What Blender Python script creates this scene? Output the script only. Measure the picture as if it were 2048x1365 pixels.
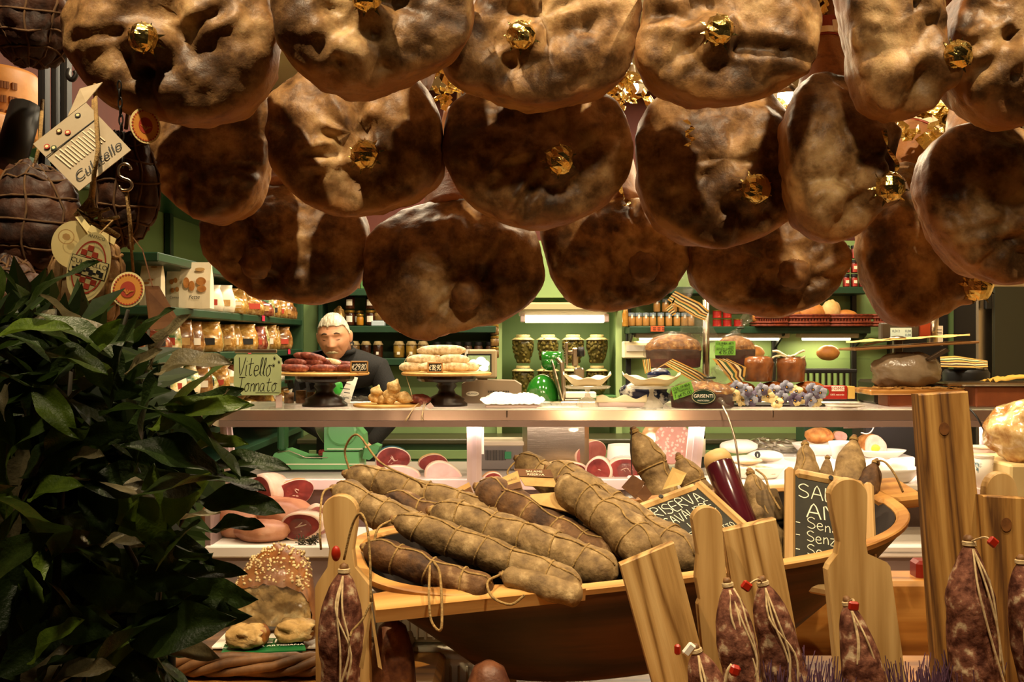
import bpy, math, random
from math import sin, cos, pi, sqrt, exp, atan2, radians as R_
from mathutils import Vector, Matrix, noise as mnoise
V = Vector
for o in list(bpy.data.objects): bpy.data.objects.remove(o)
SC = bpy.context.scene
COL = SC.collection
random.seed(7)

# ------------------------------------------------------------------ camera
F, CX, CY, CZ = 35/36*2048, 1024.0, 682.5, 1.5
cam_d = bpy.data.cameras.new('camera'); cam_d.lens = 35; cam_d.sensor_width = 36; cam_d.sensor_fit = 'HORIZONTAL'
cam_d.clip_start = .02
cam = bpy.data.objects.new('camera', cam_d); COL.objects.link(cam)
cam.location = (0, 0, CZ); cam.rotation_euler = (pi/2, 0, 0)
SC.camera = cam
SC.view_settings.view_transform = 'Standard'; SC.view_settings.look = 'None'
SC.view_settings.gamma = 1; SC.view_settings.use_curve_mapping = False
SC.view_settings.exposure = 0.0
# ------------------------------------------------------------------ world: dim evening street
W = bpy.data.worlds.new('world'); SC.world = W; W.use_nodes = True
W.node_tree.nodes['Background'].inputs[0].default_value = (.55, .36, .18, 1)
W.node_tree.nodes['Background'].inputs[1].default_value = .02
# ------------------------------------------------------------------ lamps of the shop
WARM = (1, .77, .47)
def light(name, kind, loc, energy, color=WARM, size=.1, target=None, angle=60, blend=.5, sizey=None):
    d = bpy.data.lights.new(name, kind); d.energy = energy; d.color = color
    if kind == 'AREA':
        d.size = size
        if sizey: d.shape = 'RECTANGLE'; d.size_y = sizey
    else: d.shadow_soft_size = size
    if kind == 'SPOT': d.spot_size = R_(angle); d.spot_blend = blend
    o = bpy.data.objects.new(name, d); COL.objects.link(o); o.location = loc
    if target is not None:
        o.rotation_euler = (V(target)-V(loc)).to_track_quat('-Z', 'Y').to_euler()
    return o
# window spotlights above and in front of the hams
light('window_spot', 'SPOT', (-.55, 1.02, 3.0), 270, WARM, .02, (-.45, 1.6, 1.9), 85, .6)
light('window_spot', 'SPOT', (.15, 1.0, 3.02), 270, WARM, .02, (.15, 1.6, 1.9), 85, .6)
light('window_spot', 'SPOT', (.85, 1.02, 3.0), 270, WARM, .02, (.75, 1.6, 1.9), 85, .6)
# window spot on the low display plus an added fill over the laurel, set beneath the hams' rail level towards the street
light('display_and_fill_spot', 'SPOT', (.25, .55, 2.55), 72, (1, .78, .48), .05, (.25, 1.5, 1.1), 70, .7)
light('display_and_fill_spot', 'SPOT', (-.75, .45, 2.7), 28, (1, .80, .50), .05, (-.42, 1.05, 1.2), 50, .7)  # fill light added only to brighten the laurel bush
# shop ceiling lamps
for x, y in ((-.7, 4.3), (.5, 4.3), (1.7, 4.3), (-.4, 5.15), (.9, 5.2)):
    light('ceiling_lamp_light', 'AREA', (x, y, 2.93), 30, (1, .84, .58), .25, (x, y, 0))
for x in (-.6, .45, 1.4):
    light('ceiling_lamp_light', 'AREA', (x, 3.0, 2.93), 20, (1, .80, .52), .25, (x, 3.0, 0))

# ------------------------------------------------------------------ helpers
def P(x, y, Y): return V(((x-CX)/F*Y, Y, CZ-(y-CY)/F*Y))
def S(px, Y): return px/F*Y
def ray_plane(x, y, p0, n):
    d = V(((x-CX)/F, 1, -(y-CY)/F)); c = V((0, 0, CZ))
    return c+d*((V(p0)-c).dot(n)/d.dot(n))
def tag(o, label=None, cat=None, group=None, kind=None):
    if label: o['label'] = label
    if cat: o['category'] = cat
    if group: o['group'] = group
    if kind: o['kind'] = kind
    return o
def thing(name, label, cat, loc=(0, 0, 0), rot=None, group=None):
    o = bpy.data.objects.new(name, None); COL.objects.link(o); o.location = V(loc); o.empty_display_size = .02
    if rot is not None: o.rotation_euler = rot.to_euler() if hasattr(rot, 'to_euler') else rot
    return tag(o, label, cat, group)
def wloc(o):
    v = V((0, 0, 0))
    while o is not None: v = v+o.location; o = o.parent
    return v
def frame(ex, ez):
    ex = V(ex).normalized(); ez = V(ez); ez = (ez-ex*ez.dot(ex)).normalized(); ey = ez.cross(ex)
    return Matrix((ex, ey, ez)).transposed()
def nz(p, s=1, o=0): return mnoise.noise(V((p[0]*s+o, p[1]*s+o*1.7, p[2]*s-o)))
class MB:
    def __init__(s): s.v = []; s.f = []; s.fm = []
    def add(s, vs, fs):
        b = len(s.v); s.v += [V(v) for v in vs]; s.f += [tuple(i+b for i in f) for f in fs]; return s
    def box(s, c, size, rot=None):
        c = V(c); hx, hy, hz = [q/2 for q in size]
        vs = [V((x*hx, y*hy, z*hz)) for x in (-1, 1) for y in (-1, 1) for z in (-1, 1)]
        if rot is not None: vs = [rot @ v for v in vs]
        return s.add([c+v for v in vs], [(0, 1, 3, 2), (4, 6, 7, 5), (0, 4, 5, 1), (2, 3, 7, 6), (0, 2, 6, 4), (1, 5, 7, 3)])
    def bbox(s, c, size, b=.004, rot=None):   # chamfered box
        c = V(c); hx, hy, hz = [q/2 for q in size]; b = min(b, hx*.9, hy*.9, hz*.9); vs = []; idx = {}
        for x in (-1, 1):
            for y in (-1, 1):
                for z in (-1, 1):
                    for k in range(3):
                        p = [x*(hx-b), y*(hy-b), z*(hz-b)]; p[k] = (x*hx, y*hy, z*hz)[k]
                        idx[(x, y, z, k)] = len(vs); vs.append(V(p))
        if rot is not None: vs = [rot @ v for v in vs]
        fs = []
        for k in range(3):
            a, d = [(1, 2), (2, 0), (0, 1)][k]
            for sg in (-1, 1):
                q = []
                for (i, j) in ((-1, -1), (1, -1), (1, 1), (-1, 1)):
                    co = [0, 0, 0]; co[k] = sg; co[a] = i; co[d] = j; q.append(idx[(*co, k)])
                fs.append(tuple(q if sg > 0 else q[::-1]))
            for i in (-1, 1):
                for j in (-1, 1):
                    c0 = [0, 0, 0]; c1 = [0, 0, 0]; c0[k] = -1; c1[k] = 1
                    for cc in (c0, c1): cc[a] = i; cc[d] = j
                    q = [idx[(*c0, a)], idx[(*c1, a)], idx[(*c1, d)], idx[(*c0, d)]]
                    fs.append(tuple(q if i*j > 0 else q[::-1]))
        for x in (-1, 1):
            for y in (-1, 1):
                for z in (-1, 1):
                    q = [idx[(x, y, z, k)] for k in range(3)]
                    fs.append(tuple(q if x*y*z > 0 else q[::-1]))
        return s.add([c+v for v in vs], fs)
    def tube(s, pts, r, seg=8, cap=True, closed=False):
        pts = [V(p) for p in pts]; n = len(pts)
        rs = r if isinstance(r, (list, tuple)) else [r]*n
        vs = []; up = None
        for i, p in enumerate(pts):
            if closed: t = pts[(i+1) % n]-pts[i-1]
            else: t = pts[min(i+1, n-1)]-pts[max(i-1, 0)]
            if t.length < 1e-9: t = V((0, 0, 1))
            t.normalize()
            if up is None: up = V((0, 0, 1)) if abs(t.z) < .9 else V((1, 0, 0))
            a = (up-t*up.dot(t))
            if a.length < 1e-6: a = t.orthogonal()
            a.normalize(); b = t.cross(a); up = a
            for k in range(seg):
                q = 2*pi*k/seg; vs.append(p+(a*cos(q)+b*sin(q))*rs[i])
        fs = []
        for i in range(n if closed else n-1):
            j = (i+1) % n
            for k in range(seg):
                l = (k+1) % seg; fs.append((i*seg+k, i*seg+l, j*seg+l, j*seg+k))
        if cap and not closed:
            fs.append(tuple(range(seg-1, -1, -1))); fs.append(tuple((n-1)*seg+k for k in range(seg)))
        return s.add(vs, fs)
    def lathe(s, prof, c=(0, 0, 0), seg=20, rot=None, wob=None):
        c = V(c); vs = []; n = len(prof)
        for (r, z) in prof:
            for k in range(seg):
                q = 2*pi*k/seg; rr = max(r, 1e-5)*(wob(q, z) if wob else 1); p = V((rr*cos(q), rr*sin(q), z))
                if rot is not None: p = rot @ p
                vs.append(c+p)
        fs = [(i*seg+k, i*seg+(k+1) % seg, (i+1)*seg+(k+1) % seg, (i+1)*seg+k) for i in range(n-1) for k in range(seg)]
        fs.append(tuple(range(seg-1, -1, -1))); fs.append(tuple((n-1)*seg+k for k in range(seg)))
        return s.add(vs, fs)
    def prism(s, poly, d0, d1, fr=None, o=(0, 0, 0)):   # poly in local x,z ; thickness along local y
        o = V(o); n = len(poly); fr = fr or Matrix.Identity(3)
        vs = [o+fr @ V((x, d0, z)) for x, z in poly]+[o+fr @ V((x, d1, z)) for x, z in poly]
        ar = sum(poly[i][0]*poly[(i+1) % n][1]-poly[(i+1) % n][0]*poly[i][1] for i in range(n))
        fs = [tuple(range(n)), tuple(range(2*n-1, n-1, -1))]+[(i, i+n, (i+1) % n+n, (i+1) % n) for i in range(n)]
        if (ar < 0) != (d1 < d0): fs = [f[::-1] for f in fs]
        return s.add(vs, fs)
    def ball(s, c, r, seg=12, rings=8, disp=None, rot=None):
        c = V(c); rx, ry, rz = r if isinstance(r, (tuple, list)) else (r, r, r)
        vs = []
        def pt(t, q):
            d = V((sin(t)*cos(q), sin(t)*sin(q), cos(t))); k = disp(d) if disp else 1
            p = V((d.x*rx*k, d.y*ry*k, d.z*rz*k)); return c+(rot @ p if rot is not None else p)
        vs.append(pt(0, 0))
        for i in range(1, rings):
            for k in range(seg): vs.append(pt(pi*i/rings, 2*pi*k/seg))
        vs.append(pt(pi, 0)); fs = []
        for k in range(seg): fs.append((0, 1+k, 1+(k+1) % seg))
        for i in range(rings-2):
            for k in range(seg):
                a = 1+i*seg; fs.append((a+k, a+seg+k, a+seg+(k+1) % seg, a+(k+1) % seg))
        b = 1+(rings-2)*seg; e = len(vs)-1
        for k in range(seg): fs.append((b+k, e, b+(k+1) % seg))
        return s.add(vs, fs)
    def grid(s, fn, nu, nv):
        vs = [fn(i/nu, j/nv) for j in range(nv+1) for i in range(nu+1)]
        return s.add(vs, [(j*(nu+1)+i, j*(nu+1)+i+1, (j+1)*(nu+1)+i+1, (j+1)*(nu+1)+i) for j in range(nv) for i in range(nu)])
    def build(s, name, m, parent=None, smooth=False, world=True, solid=0):
        me = bpy.data.meshes.new(name)
        off = wloc(parent) if (parent is not None and world) else V((0, 0, 0))
        me.from_pydata([v-off for v in s.v], [], s.f)
        if smooth: me.polygons.foreach_set('use_smooth', [True]*len(me.polygons))
        me.update()
        if m: me.materials.append(m)
        o = bpy.data.objects.new(name, me); COL.objects.link(o)
        if parent is not None: o.parent = parent
        if solid:
            md = o.modifiers.new('thickness', 'SOLIDIFY'); md.thickness = solid; md.offset = 0
        return o
def one(name, mb, m, label, cat, group=None, smooth=False, solid=0, loc=None):
    """a thing that is one mesh, origin at its lowest centre"""
    if loc is None:
        xs = [v.x for v in mb.v]; ys = [v.y for v in mb.v]; zs = [v.z for v in mb.v]
        loc = V(((min(xs)+max(xs))/2, (min(ys)+max(ys))/2, min(zs)))
    mb.v = [v-loc for v in mb.v]
    o = mb.build(name, m, None, smooth, True, solid); o.location = loc
    return tag(o, label, cat, group)
def struct(name, mb, m, smooth=False, parent=None):
    o = mb.build(name, m, parent, smooth)
    if parent is None: o['kind'] = 'structure'
    return o
def dup(o, loc, rotz=None, label=None, group=None):
    def cp(a, par):
        c = a.copy(); COL.objects.link(c); c.parent = par
        for ch in list(a.children): cp(ch, c)
        return c
    r = cp(o, None); r.location = V(loc)
    if rotz is not None: r.rotation_euler = (0, 0, rotz)
    return tag(r, label, None, group)
ORD = ['first', 'second', 'third', 'fourth', 'fifth', 'sixth', 'seventh', 'eighth', 'ninth', 'tenth', 'eleventh', 'twelfth', 'thirteenth', 'fourteenth']
def smooth_closed(pts, n):
    m = len(pts); out = []
    for i in range(n):
        t = i/n*m; k = int(t); f = t-k
        p0, p1, p2, p3 = [V(pts[(k+j) % m]) for j in (-1, 0, 1, 2)]
        out.append(.5*((2*p1)+(p2-p0)*f+(2*p0-5*p1+4*p2-p3)*f*f+(3*p1-p0-3*p2+p3)*f**3))
    return out
def smooth_open(pts, n):
    pts = [V(p) for p in pts]; m = len(pts)-1; out = []
    for i in range(n+1):
        t = min(i/n*m, m-1e-6); k = int(t); f = t-k
        p1, p2 = pts[k], pts[k+1]; p0 = pts[k-1] if k > 0 else p1*2-p2; p3 = pts[k+2] if k+2 <= m else p2*2-p1
        out.append(.5*((2*p1)+(p2-p0)*f+(2*p0-5*p1+4*p2-p3)*f*f+(3*p1-p0-3*p2+p3)*f**3))
    return out

# ------------------------------------------------------------------ materials
def L(h):   # sRGB hex -> linear
    h = h.lstrip('#'); c = [int(h[i:i+2], 16)/255 for i in (0, 2, 4)]
    return tuple(((q/12.92) if q <= .04045 else ((q+.055)/1.055)**2.4) for q in c)+(1,)
def mat(name, c1, c2=None, c3=None, scale=8, detail=5, lo=.35, hi=.65, rough=.5, metal=0, bump=0, bscale=40, bdetail=4,
        alpha=1, coat=0, trans=0, sss=0, emit=None, estr=0, stretch=(1, 1, 1), tex='noise', spec=.5, distort=0, ior=1.45, two=False):
    m = bpy.data.materials.new(name); m.use_nodes = True; nt = m.node_tree; N = nt.nodes; Lk = nt.links
    b = N['Principled BSDF']
    b.inputs['Roughness'].default_value = rough; b.inputs['Metallic'].default_value = metal
    b.inputs['Alpha'].default_value = alpha; b.inputs['IOR'].default_value = ior
    b.inputs['Specular IOR Level'].default_value = spec
    if coat: b.inputs['Coat Weight'].default_value = coat; b.inputs['Coat Roughness'].default_value = .12
    if trans: b.inputs['Transmission Weight'].default_value = trans
    if sss:
        b.inputs['Subsurface Weight'].default_value = sss; b.inputs['Subsurface Radius'].default_value = (.02, .008, .003)
        b.inputs['Subsurface Scale'].default_value = .5
    b.inputs['Base Color'].default_value = L(c1)
    if emit: b.inputs['Emission Color'].default_value = L(emit); b.inputs['Emission Strength'].default_value = estr
    if c2 or bump:
        tc = N.new('ShaderNodeTexCoord'); mp = N.new('ShaderNodeMapping'); mp.inputs['Scale'].default_value = stretch
        Lk.new(tc.outputs['Object'], mp.inputs[0])
    if c2:
        if tex == 'noise':
            t = N.new('ShaderNodeTexNoise'); t.inputs['Scale'].default_value = scale; t.inputs['Detail'].default_value = detail
            t.inputs['Roughness'].default_value = .6; t.inputs['Distortion'].default_value = distort; out = t.outputs[0]
        elif tex == 'voronoi':
            t = N.new('ShaderNodeTexVoronoi'); t.inputs['Scale'].default_value = scale; out = t.outputs['Distance']
        elif tex == 'cells':
            t = N.new('ShaderNodeTexVoronoi'); t.inputs['Scale'].default_value = scale
            sx = N.new('ShaderNodeSeparateColor'); Lk.new(t.outputs['Color'], sx.inputs[0]); out = sx.outputs[0]
        elif tex == 'wave':
            t = N.new('ShaderNodeTexWave'); t.inputs['Scale'].default_value = scale; t.inputs['Distortion'].default_value = distort
            t.inputs['Detail'].default_value = detail; t.bands_direction = 'X'; out = t.outputs[0]
        Lk.new(mp.outputs[0], t.inputs['Vector'])
        r = N.new('ShaderNodeValToRGB'); e = r.color_ramp.elements
        e[0].position = lo; e[0].color = L(c1); e[1].position = hi; e[1].color = L(c2)
        if c3: q = e.new(min(1, hi+(hi-lo)*.6)); q.color = L(c3)
        Lk.new(out, r.inputs[0]); Lk.new(r.outputs[0], b.inputs['Base Color'])
    if bump:
        t2 = N.new('ShaderNodeTexNoise'); t2.inputs['Scale'].default_value = bscale; t2.inputs['Detail'].default_value = bdetail
        bp = N.new('ShaderNodeBump'); bp.inputs['Strength'].default_value = min(1, bump); bp.inputs['Distance'].default_value = .004
        Lk.new(mp.outputs[0], t2.inputs['Vector']); Lk.new(t2.outputs[0], bp.inputs['Height']); Lk.new(bp.outputs[0], b.inputs['Normal'])
    return m
def wood(name, c1, c2, c3, scale=14, rough=.55, stretch=(1, 1, .06)):
    """grain along local z: stretched noise rings plus fine fibre"""
    m = bpy.data.materials.new(name); m.use_nodes = True; nt = m.node_tree; N = nt.nodes; Lk = nt.links; b = N['Principled BSDF']
    b.inputs['Roughness'].default_value = rough
    tc = N.new('ShaderNodeTexCoord'); mp = N.new('ShaderNodeMapping'); mp.inputs['Scale'].default_value = stretch
    Lk.new(tc.outputs['Object'], mp.inputs[0])
    a = N.new('ShaderNodeTexNoise'); a.inputs['Scale'].default_value = scale; a.inputs['Detail'].default_value = 2; a.inputs['Distortion'].default_value = .6
    Lk.new(mp.outputs[0], a.inputs['Vector'])
    mu = N.new('ShaderNodeMath'); mu.operation = 'MULTIPLY'; mu.inputs[1].default_value = 9; Lk.new(a.outputs[0], mu.inputs[0])
    pp = N.new('ShaderNodeMath'); pp.operation = 'PINGPONG'; pp.inputs[1].default_value = 1; Lk.new(mu.outputs[0], pp.inputs[0])
    f = N.new('ShaderNodeTexNoise'); f.inputs['Scale'].default_value = scale*14; f.inputs['Detail'].default_value = 3
    Lk.new(mp.outputs[0], f.inputs['Vector'])
    ad = N.new('ShaderNodeMath'); ad.operation = 'MULTIPLY_ADD'; ad.inputs[1].default_value = .45; Lk.new(f.outputs[0], ad.inputs[0]); 
    sc = N.new('ShaderNodeMath'); sc.operation = 'MULTIPLY'; sc.inputs[1].default_value = .6; Lk.new(pp.outputs[0], sc.inputs[0]); Lk.new(sc.outputs[0], ad.inputs[2])
    r = N.new('ShaderNodeValToRGB'); e = r.color_ramp.elements
    e[0].position = .22; e[0].color = L(c1); e[1].position = .5; e[1].color = L(c2); q = e.new(.8); q.color = L(c3)
    Lk.new(ad.outputs[0], r.inputs[0]); Lk.new(r.outputs[0], b.inputs['Base Color'])
    bp = N.new('ShaderNodeBump'); bp.inputs['Strength'].default_value = .25; bp.inputs['Distance'].default_value = .002
    Lk.new(f.outputs[0], bp.inputs['Height']); Lk.new(bp.outputs[0], b.inputs['Normal'])
    return m
def ham_material(name, shift):
    m = bpy.data.materials.new(name); m.use_nodes = True; nt = m.node_tree; N = nt.nodes; Lk = nt.links; b = N['Principled BSDF']
    tc = N.new('ShaderNodeTexCoord'); at = N.new('ShaderNodeAttribute'); at.attribute_name = 'skin'
    mp = N.new('ShaderNodeMapping'); mp.inputs['Location'].default_value = (shift, shift*.7, -shift); Lk.new(tc.outputs['Object'], mp.inputs[0])
    def nse(s, d):
        t = N.new('ShaderNodeTexNoise'); t.inputs['Scale'].default_value = s; t.inputs['Detail'].default_value = d
        t.inputs['Roughness'].default_value = .65; Lk.new(mp.outputs[0], t.inputs['Vector']); return t
    def ramp(src, els):
        r = N.new('ShaderNodeValToRGB'); e = r.color_ramp.elements
        e[0].position, e[0].color = els[0][0], L(els[0][1]); e[1].position, e[1].color = els[1][0], L(els[1][1])
        for p, c in els[2:]: q = e.new(p); q.color = L(c)
        Lk.new(src, r.inputs[0]); return r
    n1, n2, n3 = nse(9, 7), nse(38, 5), nse(4, 3)
    face = ramp(n1.outputs[0], [(.30, '#271809'), (.42, '#573b1f'), (.54, '#926f46'), (.70, '#c8a878')])
    skin = ramp(n3.outputs[0], [(.3, '#6b3f1e'), (.5, '#946236'), (.7, '#b2854e')])
    mx = N.new('ShaderNodeMix'); mx.data_type = 'RGBA'; Lk.new(at.outputs['Fac'], mx.inputs[0])
    Lk.new(face.outputs[0], mx.inputs[6]); Lk.new(skin.outputs[0], mx.inputs[7])
    sp = ramp(n2.outputs[0], [(.30, '#7c6a52'), (.5, '#ffffff')])
    mm = N.new('ShaderNodeMix'); mm.data_type = 'RGBA'; mm.blend_type = 'MULTIPLY'; mm.inputs[0].default_value = .6
    Lk.new(mx.outputs[2], mm.inputs[6]); Lk.new(sp.outputs[0], mm.inputs[7]); Lk.new(mm.outputs[2], b.inputs['Base Color'])
    ro = N.new('ShaderNodeMapRange'); ro.inputs[3].default_value = .5; ro.inputs[4].default_value = .55; b.inputs['Specular IOR Level'].default_value = .35; Lk.new(at.outputs['Fac'], ro.inputs[0])
    Lk.new(ro.outputs[0], b.inputs['Roughness'])
    bp = N.new('ShaderNodeBump'); bp.inputs['Strength'].default_value = .55; bp.inputs['Distance'].default_value = .004
    ad = N.new('ShaderNodeMath'); ad.operation = 'ADD'; Lk.new(n1.outputs[0], ad.inputs[0]); Lk.new(n2.outputs[0], ad.inputs[1])
    Lk.new(ad.outputs[0], bp.inputs['Height']); Lk.new(bp.outputs[0], b.inputs['Normal'])
    b.inputs['Subsurface Weight'].default_value = .12; b.inputs['Subsurface Radius'].default_value = (.03, .010, .003); b.inputs['Subsurface Scale'].default_value = .6
    return m
HAM = [ham_material('ham', 0.0), ham_material('ham', 3.3), ham_material('ham', 7.1)]
mGOLD = mat('gold_foil', '#e6cb7c', rough=.2, metal=1, bump=.5, bscale=120)
mBONE = mat('ham_bone', '#553619', '#8a6238', scale=40, rough=.6, bump=.5)
mROPE = mat('jute_twine', '#7d6238', '#a5854e', scale=160, rough=.85, bump=.6, bscale=300)
mCORD = mat('white_cotton_string', '#a58c64', '#c8b088', scale=150, rough=.85)
mTWINE = mat('dark_twine', '#6d4d26', '#937040', scale=120, rough=.9)
mSAL = [mat('salami_casing_pale', '#5a4428', '#8e734a', '#b89d70', scale=38, detail=9, lo=.33, hi=.56, rough=.75, bump=1, bscale=55, stretch=(1, 1, 1)),
        mat('salami_casing_dark', '#351f0e', '#694826', '#a5855a', scale=26, detail=8, lo=.38, hi=.58, rough=.75, bump=1, bscale=55)]
mSALF = mat('mould_bloomed_salami', '#3f1e14', '#784c3a', '#ae987a', scale=56, detail=7, lo=.38, hi=.56, rough=.8, bump=1, bscale=60, spec=.2)
mRED = mat('red_plastic_tag', '#9c220e', rough=.35)
mKRAFT = mat('kraft_card', '#a9824a', '#bd965a', scale=40, rough=.8)
mKRAFTD = mat('brown_card', '#553418', '#6b4522', scale=30, rough=.8)
mPINE = [wood('pine_board', '#76501f', '#b28a50', '#c9a46a', 16), wood('pine_board_pale', '#a27a42', '#c09a60', '#d0ad74', 9), wood('larch_board', '#553414', '#94682f', '#b58a4a', 20)]
mTROUGH = wood('dough_trough_wood', '#1f1006', '#3b210e', '#5c3616', 8, .6, (.05, 1, 1))
mRIM = wood('trough_rim_wood', '#94622a', '#b98643', '#cc9e5c', 8, .6, (.06, 1, 1))
mTABLE = wood('table_wood', '#7a4a1c', '#a86f2e', '#c08a44', 7, .4, (.06, 1, 1))
mSLATE = mat('chalkboard_slate', '#1c1a12', '#2f2c20', scale=14, rough=.75)
mCHALK = mat('chalk', '#e9e2cb', rough=.9)
mINK = mat('black_ink', '#16140f', rough=.6)
mGREEN = mat('green_painted_wall', '#7f9a5e', '#88a266', scale=3, rough=.55)
mGREEND = mat('dark_green_shelf', '#1a3520', '#20402a', scale=6, rough=.4)
mGREENM = mat('mid_green_paint', '#4d7a41', rough=.5)
mBEIGE = mat('beige_plaster', '#c9b084', '#d3bb90', scale=2, rough=.8)
mMAROON = mat('maroon_plaster', '#4a1f16', '#572619', scale=4, rough=.8)
mFLOOR = mat('floor_tile', '#8d7656', '#a08a68', scale=4, rough=.35)
mSTEEL = mat('brushed_steel', '#b9aa95', rough=.28, metal=1, bump=.1, bscale=200, stretch=(.05, 1, 1))
mDSTEEL = mat('dark_steel', '#4a4138', rough=.35, metal=1)
mBLACK = mat('black_metal', '#0e0b09', rough=.5)
mWHITE = mat('white_enamel', '#efe6da', rough=.25)
mPINKW = mat('pinkish_white_plastic', '#cbb2ac', rough=.4)
mFASC = mat('counter_fascia_metal', '#83695a', '#8d7364', scale=3, rough=.2, metal=.65)
mGLASS = mat('clear_glass', '#20261c', rough=.02, alpha=.08, spec=.8)
mJARG = mat('jar_glass', '#2a2c1c', rough=.05, alpha=.09, spec=.7)
mFILM = mat('cellophane', '#6e6658', rough=.10, alpha=.22, spec=1, bump=1, bscale=45)
mPAPER = mat('cream_paper', '#efe2c4', '#e4d5b2', scale=9, rough=.85)
mWPAPER = mat('white_paper', '#f4ecdd', rough=.85)
# ================================================================== THE SETTING
YB = 5.95
struct('floor', MB().box((.4, 2.8, -.05), (5.6, 7.0, .1)), mFLOOR)
struct('ceiling', MB().box((.4, 3.6, 3.05), (5.6, 5.4, .1)), mBEIGE)
# back wall: green up to the valance, maroon above, with the niche left open between x0 and x1
NX0, NX1 = (1003-CX)/F*YB, (1232-CX)/F*YB
struct('wall_back', MB().box(((-2.2+NX0)/2, YB+.1, 1.05), (NX0+2.2, .2, 2.1)).box(((NX1+3.2)/2, YB+.1, 1.05), (3.2-NX1, .2, 2.1))
       .box(((NX0+NX1)/2, YB+.1, 1.93), (NX1-NX0, .2, .34)).box(((NX0+NX1)/2, YB+.1, .45), (NX1-NX0, .2, .9)), mGREEN)
struct('wall_back_upper', MB().box((.5, YB+.1, 2.55), (5.4, .2, .9)), mMAROON)
struct('wall_niche', MB().box(((NX0+NX1)/2, YB+.42, 1.33), (NX1-NX0+.1, .04, .9)).box((NX0-.02, YB+.3, 1.33), (.04, .24, .9)).box((NX1+.02, YB+.3, 1.33), (.04, .24, .9))
       .box(((NX0+NX1)/2, YB+.3, 1.78), (NX1-NX0, .24, .04)).box(((NX0+NX1)/2, YB+.3, .88), (NX1-NX0, .24, .04)), mGREEN)
struct('trim_1', MB().box((NX0-.012, YB-.012, 1.33), (.03, .03, .96)).box((NX1+.015, YB-.012, 1.33), (.035, .03, .96)), mat('pale_green_trim', '#a9c07f', rough=.45))
struct('wall_left', MB().box((-1.62, 4.6, 1.05), (.1, 2.9, 2.1)), mGREEN)
struct('wall_left_upper', MB().box((-1.62, 3.6, 2.55), (.1, 5.0, .9)).box((-1.62, 2.1, 1.05), (.1, 2.1, 2.1)), mMAROON)
struct('wall_right', MB().box((3.1, 3.6, 1.5), (.1, 5.2, 3.0)), mBEIGE)
# green valance above the left shelves
v = MB().bbox((-1.36, 4.5, 2.10), (.42, 2.6, .05), .006).bbox((-1.16, 4.5, 2.06), (.03, 2.6, .12), .005)
struct('trim_2', v, mat('green_valance_paint', '#2a5432', rough=.3))
# ceiling lamps: round recessed fittings, at the light sources
mLAMP = mat('lamp_glow', '#ffffff', emit='#ffe9b8', estr=9)
for i, (x, y) in enumerate(((-.7, 4.3), (.5, 4.3), (1.7, 4.3), (-.4, 5.15), (.9, 5.2), (-.6, 3.0), (.45, 3.0), (1.4, 3.0))):
    t = thing('ceiling_downlight', 'round recessed ceiling downlight, '+['left above the counter', 'middle above the counter', 'right above the counter', 'left above the shopkeeper', 'right above the slatted rack', 'left above the customer aisle', 'middle above the customer aisle', 'right above the customer aisle'][i], 'lamp', (x, y, 3.0), group='downlights in the shop ceiling')
    MB().lathe([(.16, 0), (.17, -.012), (.155, -.02), (.15, -.012)], (x, y, 3.0), 24).build('rim', mWHITE, t, True)
    MB().lathe([(.148, -.004), (.02, -.006)], (x, y, 3.0), 24).build('diffuser', mLAMP, t)
# two small bare halogen lamps hanging beyond the hams
def halogen(px, py, Y, label):
    p = P(px, py, Y); t = thing('halogen_pendant', label, 'lamp', p)
    MB().ball(p, .022, 12, 8).build('bulb', mat('halogen_bulb', '#ffffff', emit='#fff0c4', estr=90), t, True)
    MB().lathe([(.012, .02), (.055, .0), (.06, -.004), (.014, .035), (.012, .06), (.004, .07)], p, 20).build('shade', mSTEEL, t, True)
    MB().tube([p+V((0, 0, .06)), V((p.x, p.y, 3.0))], .004).build('cord', mBLACK, t)
    light('halogen_light', 'POINT', p+V((0, -.05, -.04)), 10, (1, .75, .42), .03)
halogen(1571, 192, 2.75, 'glaring halogen pendant lamp shining between the hams on the right')
halogen(1262, 175, 2.8, 'halogen pendant lamp shining through the gold ribbons mid picture')

# ------------------------------------------------------------------ back counter base below the shelves
x0, x1 = -1.2, 2.6
t = thing('back_cabinet', 'long green base cabinet with panel doors behind the counter', 'cabinet', (.6, 5.7, 0))
MB().box((.45, 5.78, .46), (3.3, .3, .92)).build('body', mGREENM, t)
for k in range(6):
    c = -.90+k*.53
    d = MB().bbox((c, 5.62, .5), (.49, .02, .76), .005).build('door', mat('cabinet_door_green', '#43693a', rough=.5), t)
    MB().bbox((c, 5.607, .86), (.49, .012, .05), .003).bbox((c, 5.607, .15), (.49, .012, .05), .003).bbox((c-.22, 5.607, .5), (.05, .012, .66), .003).bbox((c+.22, 5.607, .5), (.05, .012, .66), .003).build('door_frame', mGREEN, d)
MB().bbox((.45, 5.76, .935), (3.32, .36, .03), .006).build('worktop', mat('dark_olive_worktop', '#3d3a22', rough=.4), t)

# ------------------------------------------------------------------ left wall shelving
LZ = [1.02, 1.16, 1.29, 1.455, 1.62, 1.80]
t = thing('wall_shelving', 'dark green wall shelving of the pasta and biscuits on the left', 'shelving', (-1.4, 4.5, 0))
for z in LZ:
    MB().bbox((-1.37, 4.5, z-.016), (.36, 2.3, .032), .004).build('shelf', mGREEND, t)
for y in (3.36, 4.5, 5.64):
    MB().bbox((-1.55, y, 1.1), (.03, .04, 2.0), .004).build('upright', mGREEND, t)
MB().bbox((-1.37, 5.67, 1.3), (.36, .03, 1.5), .004).build('end_panel', mat('shelving_end_green', '#2a4426', rough=.5), t)
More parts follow.
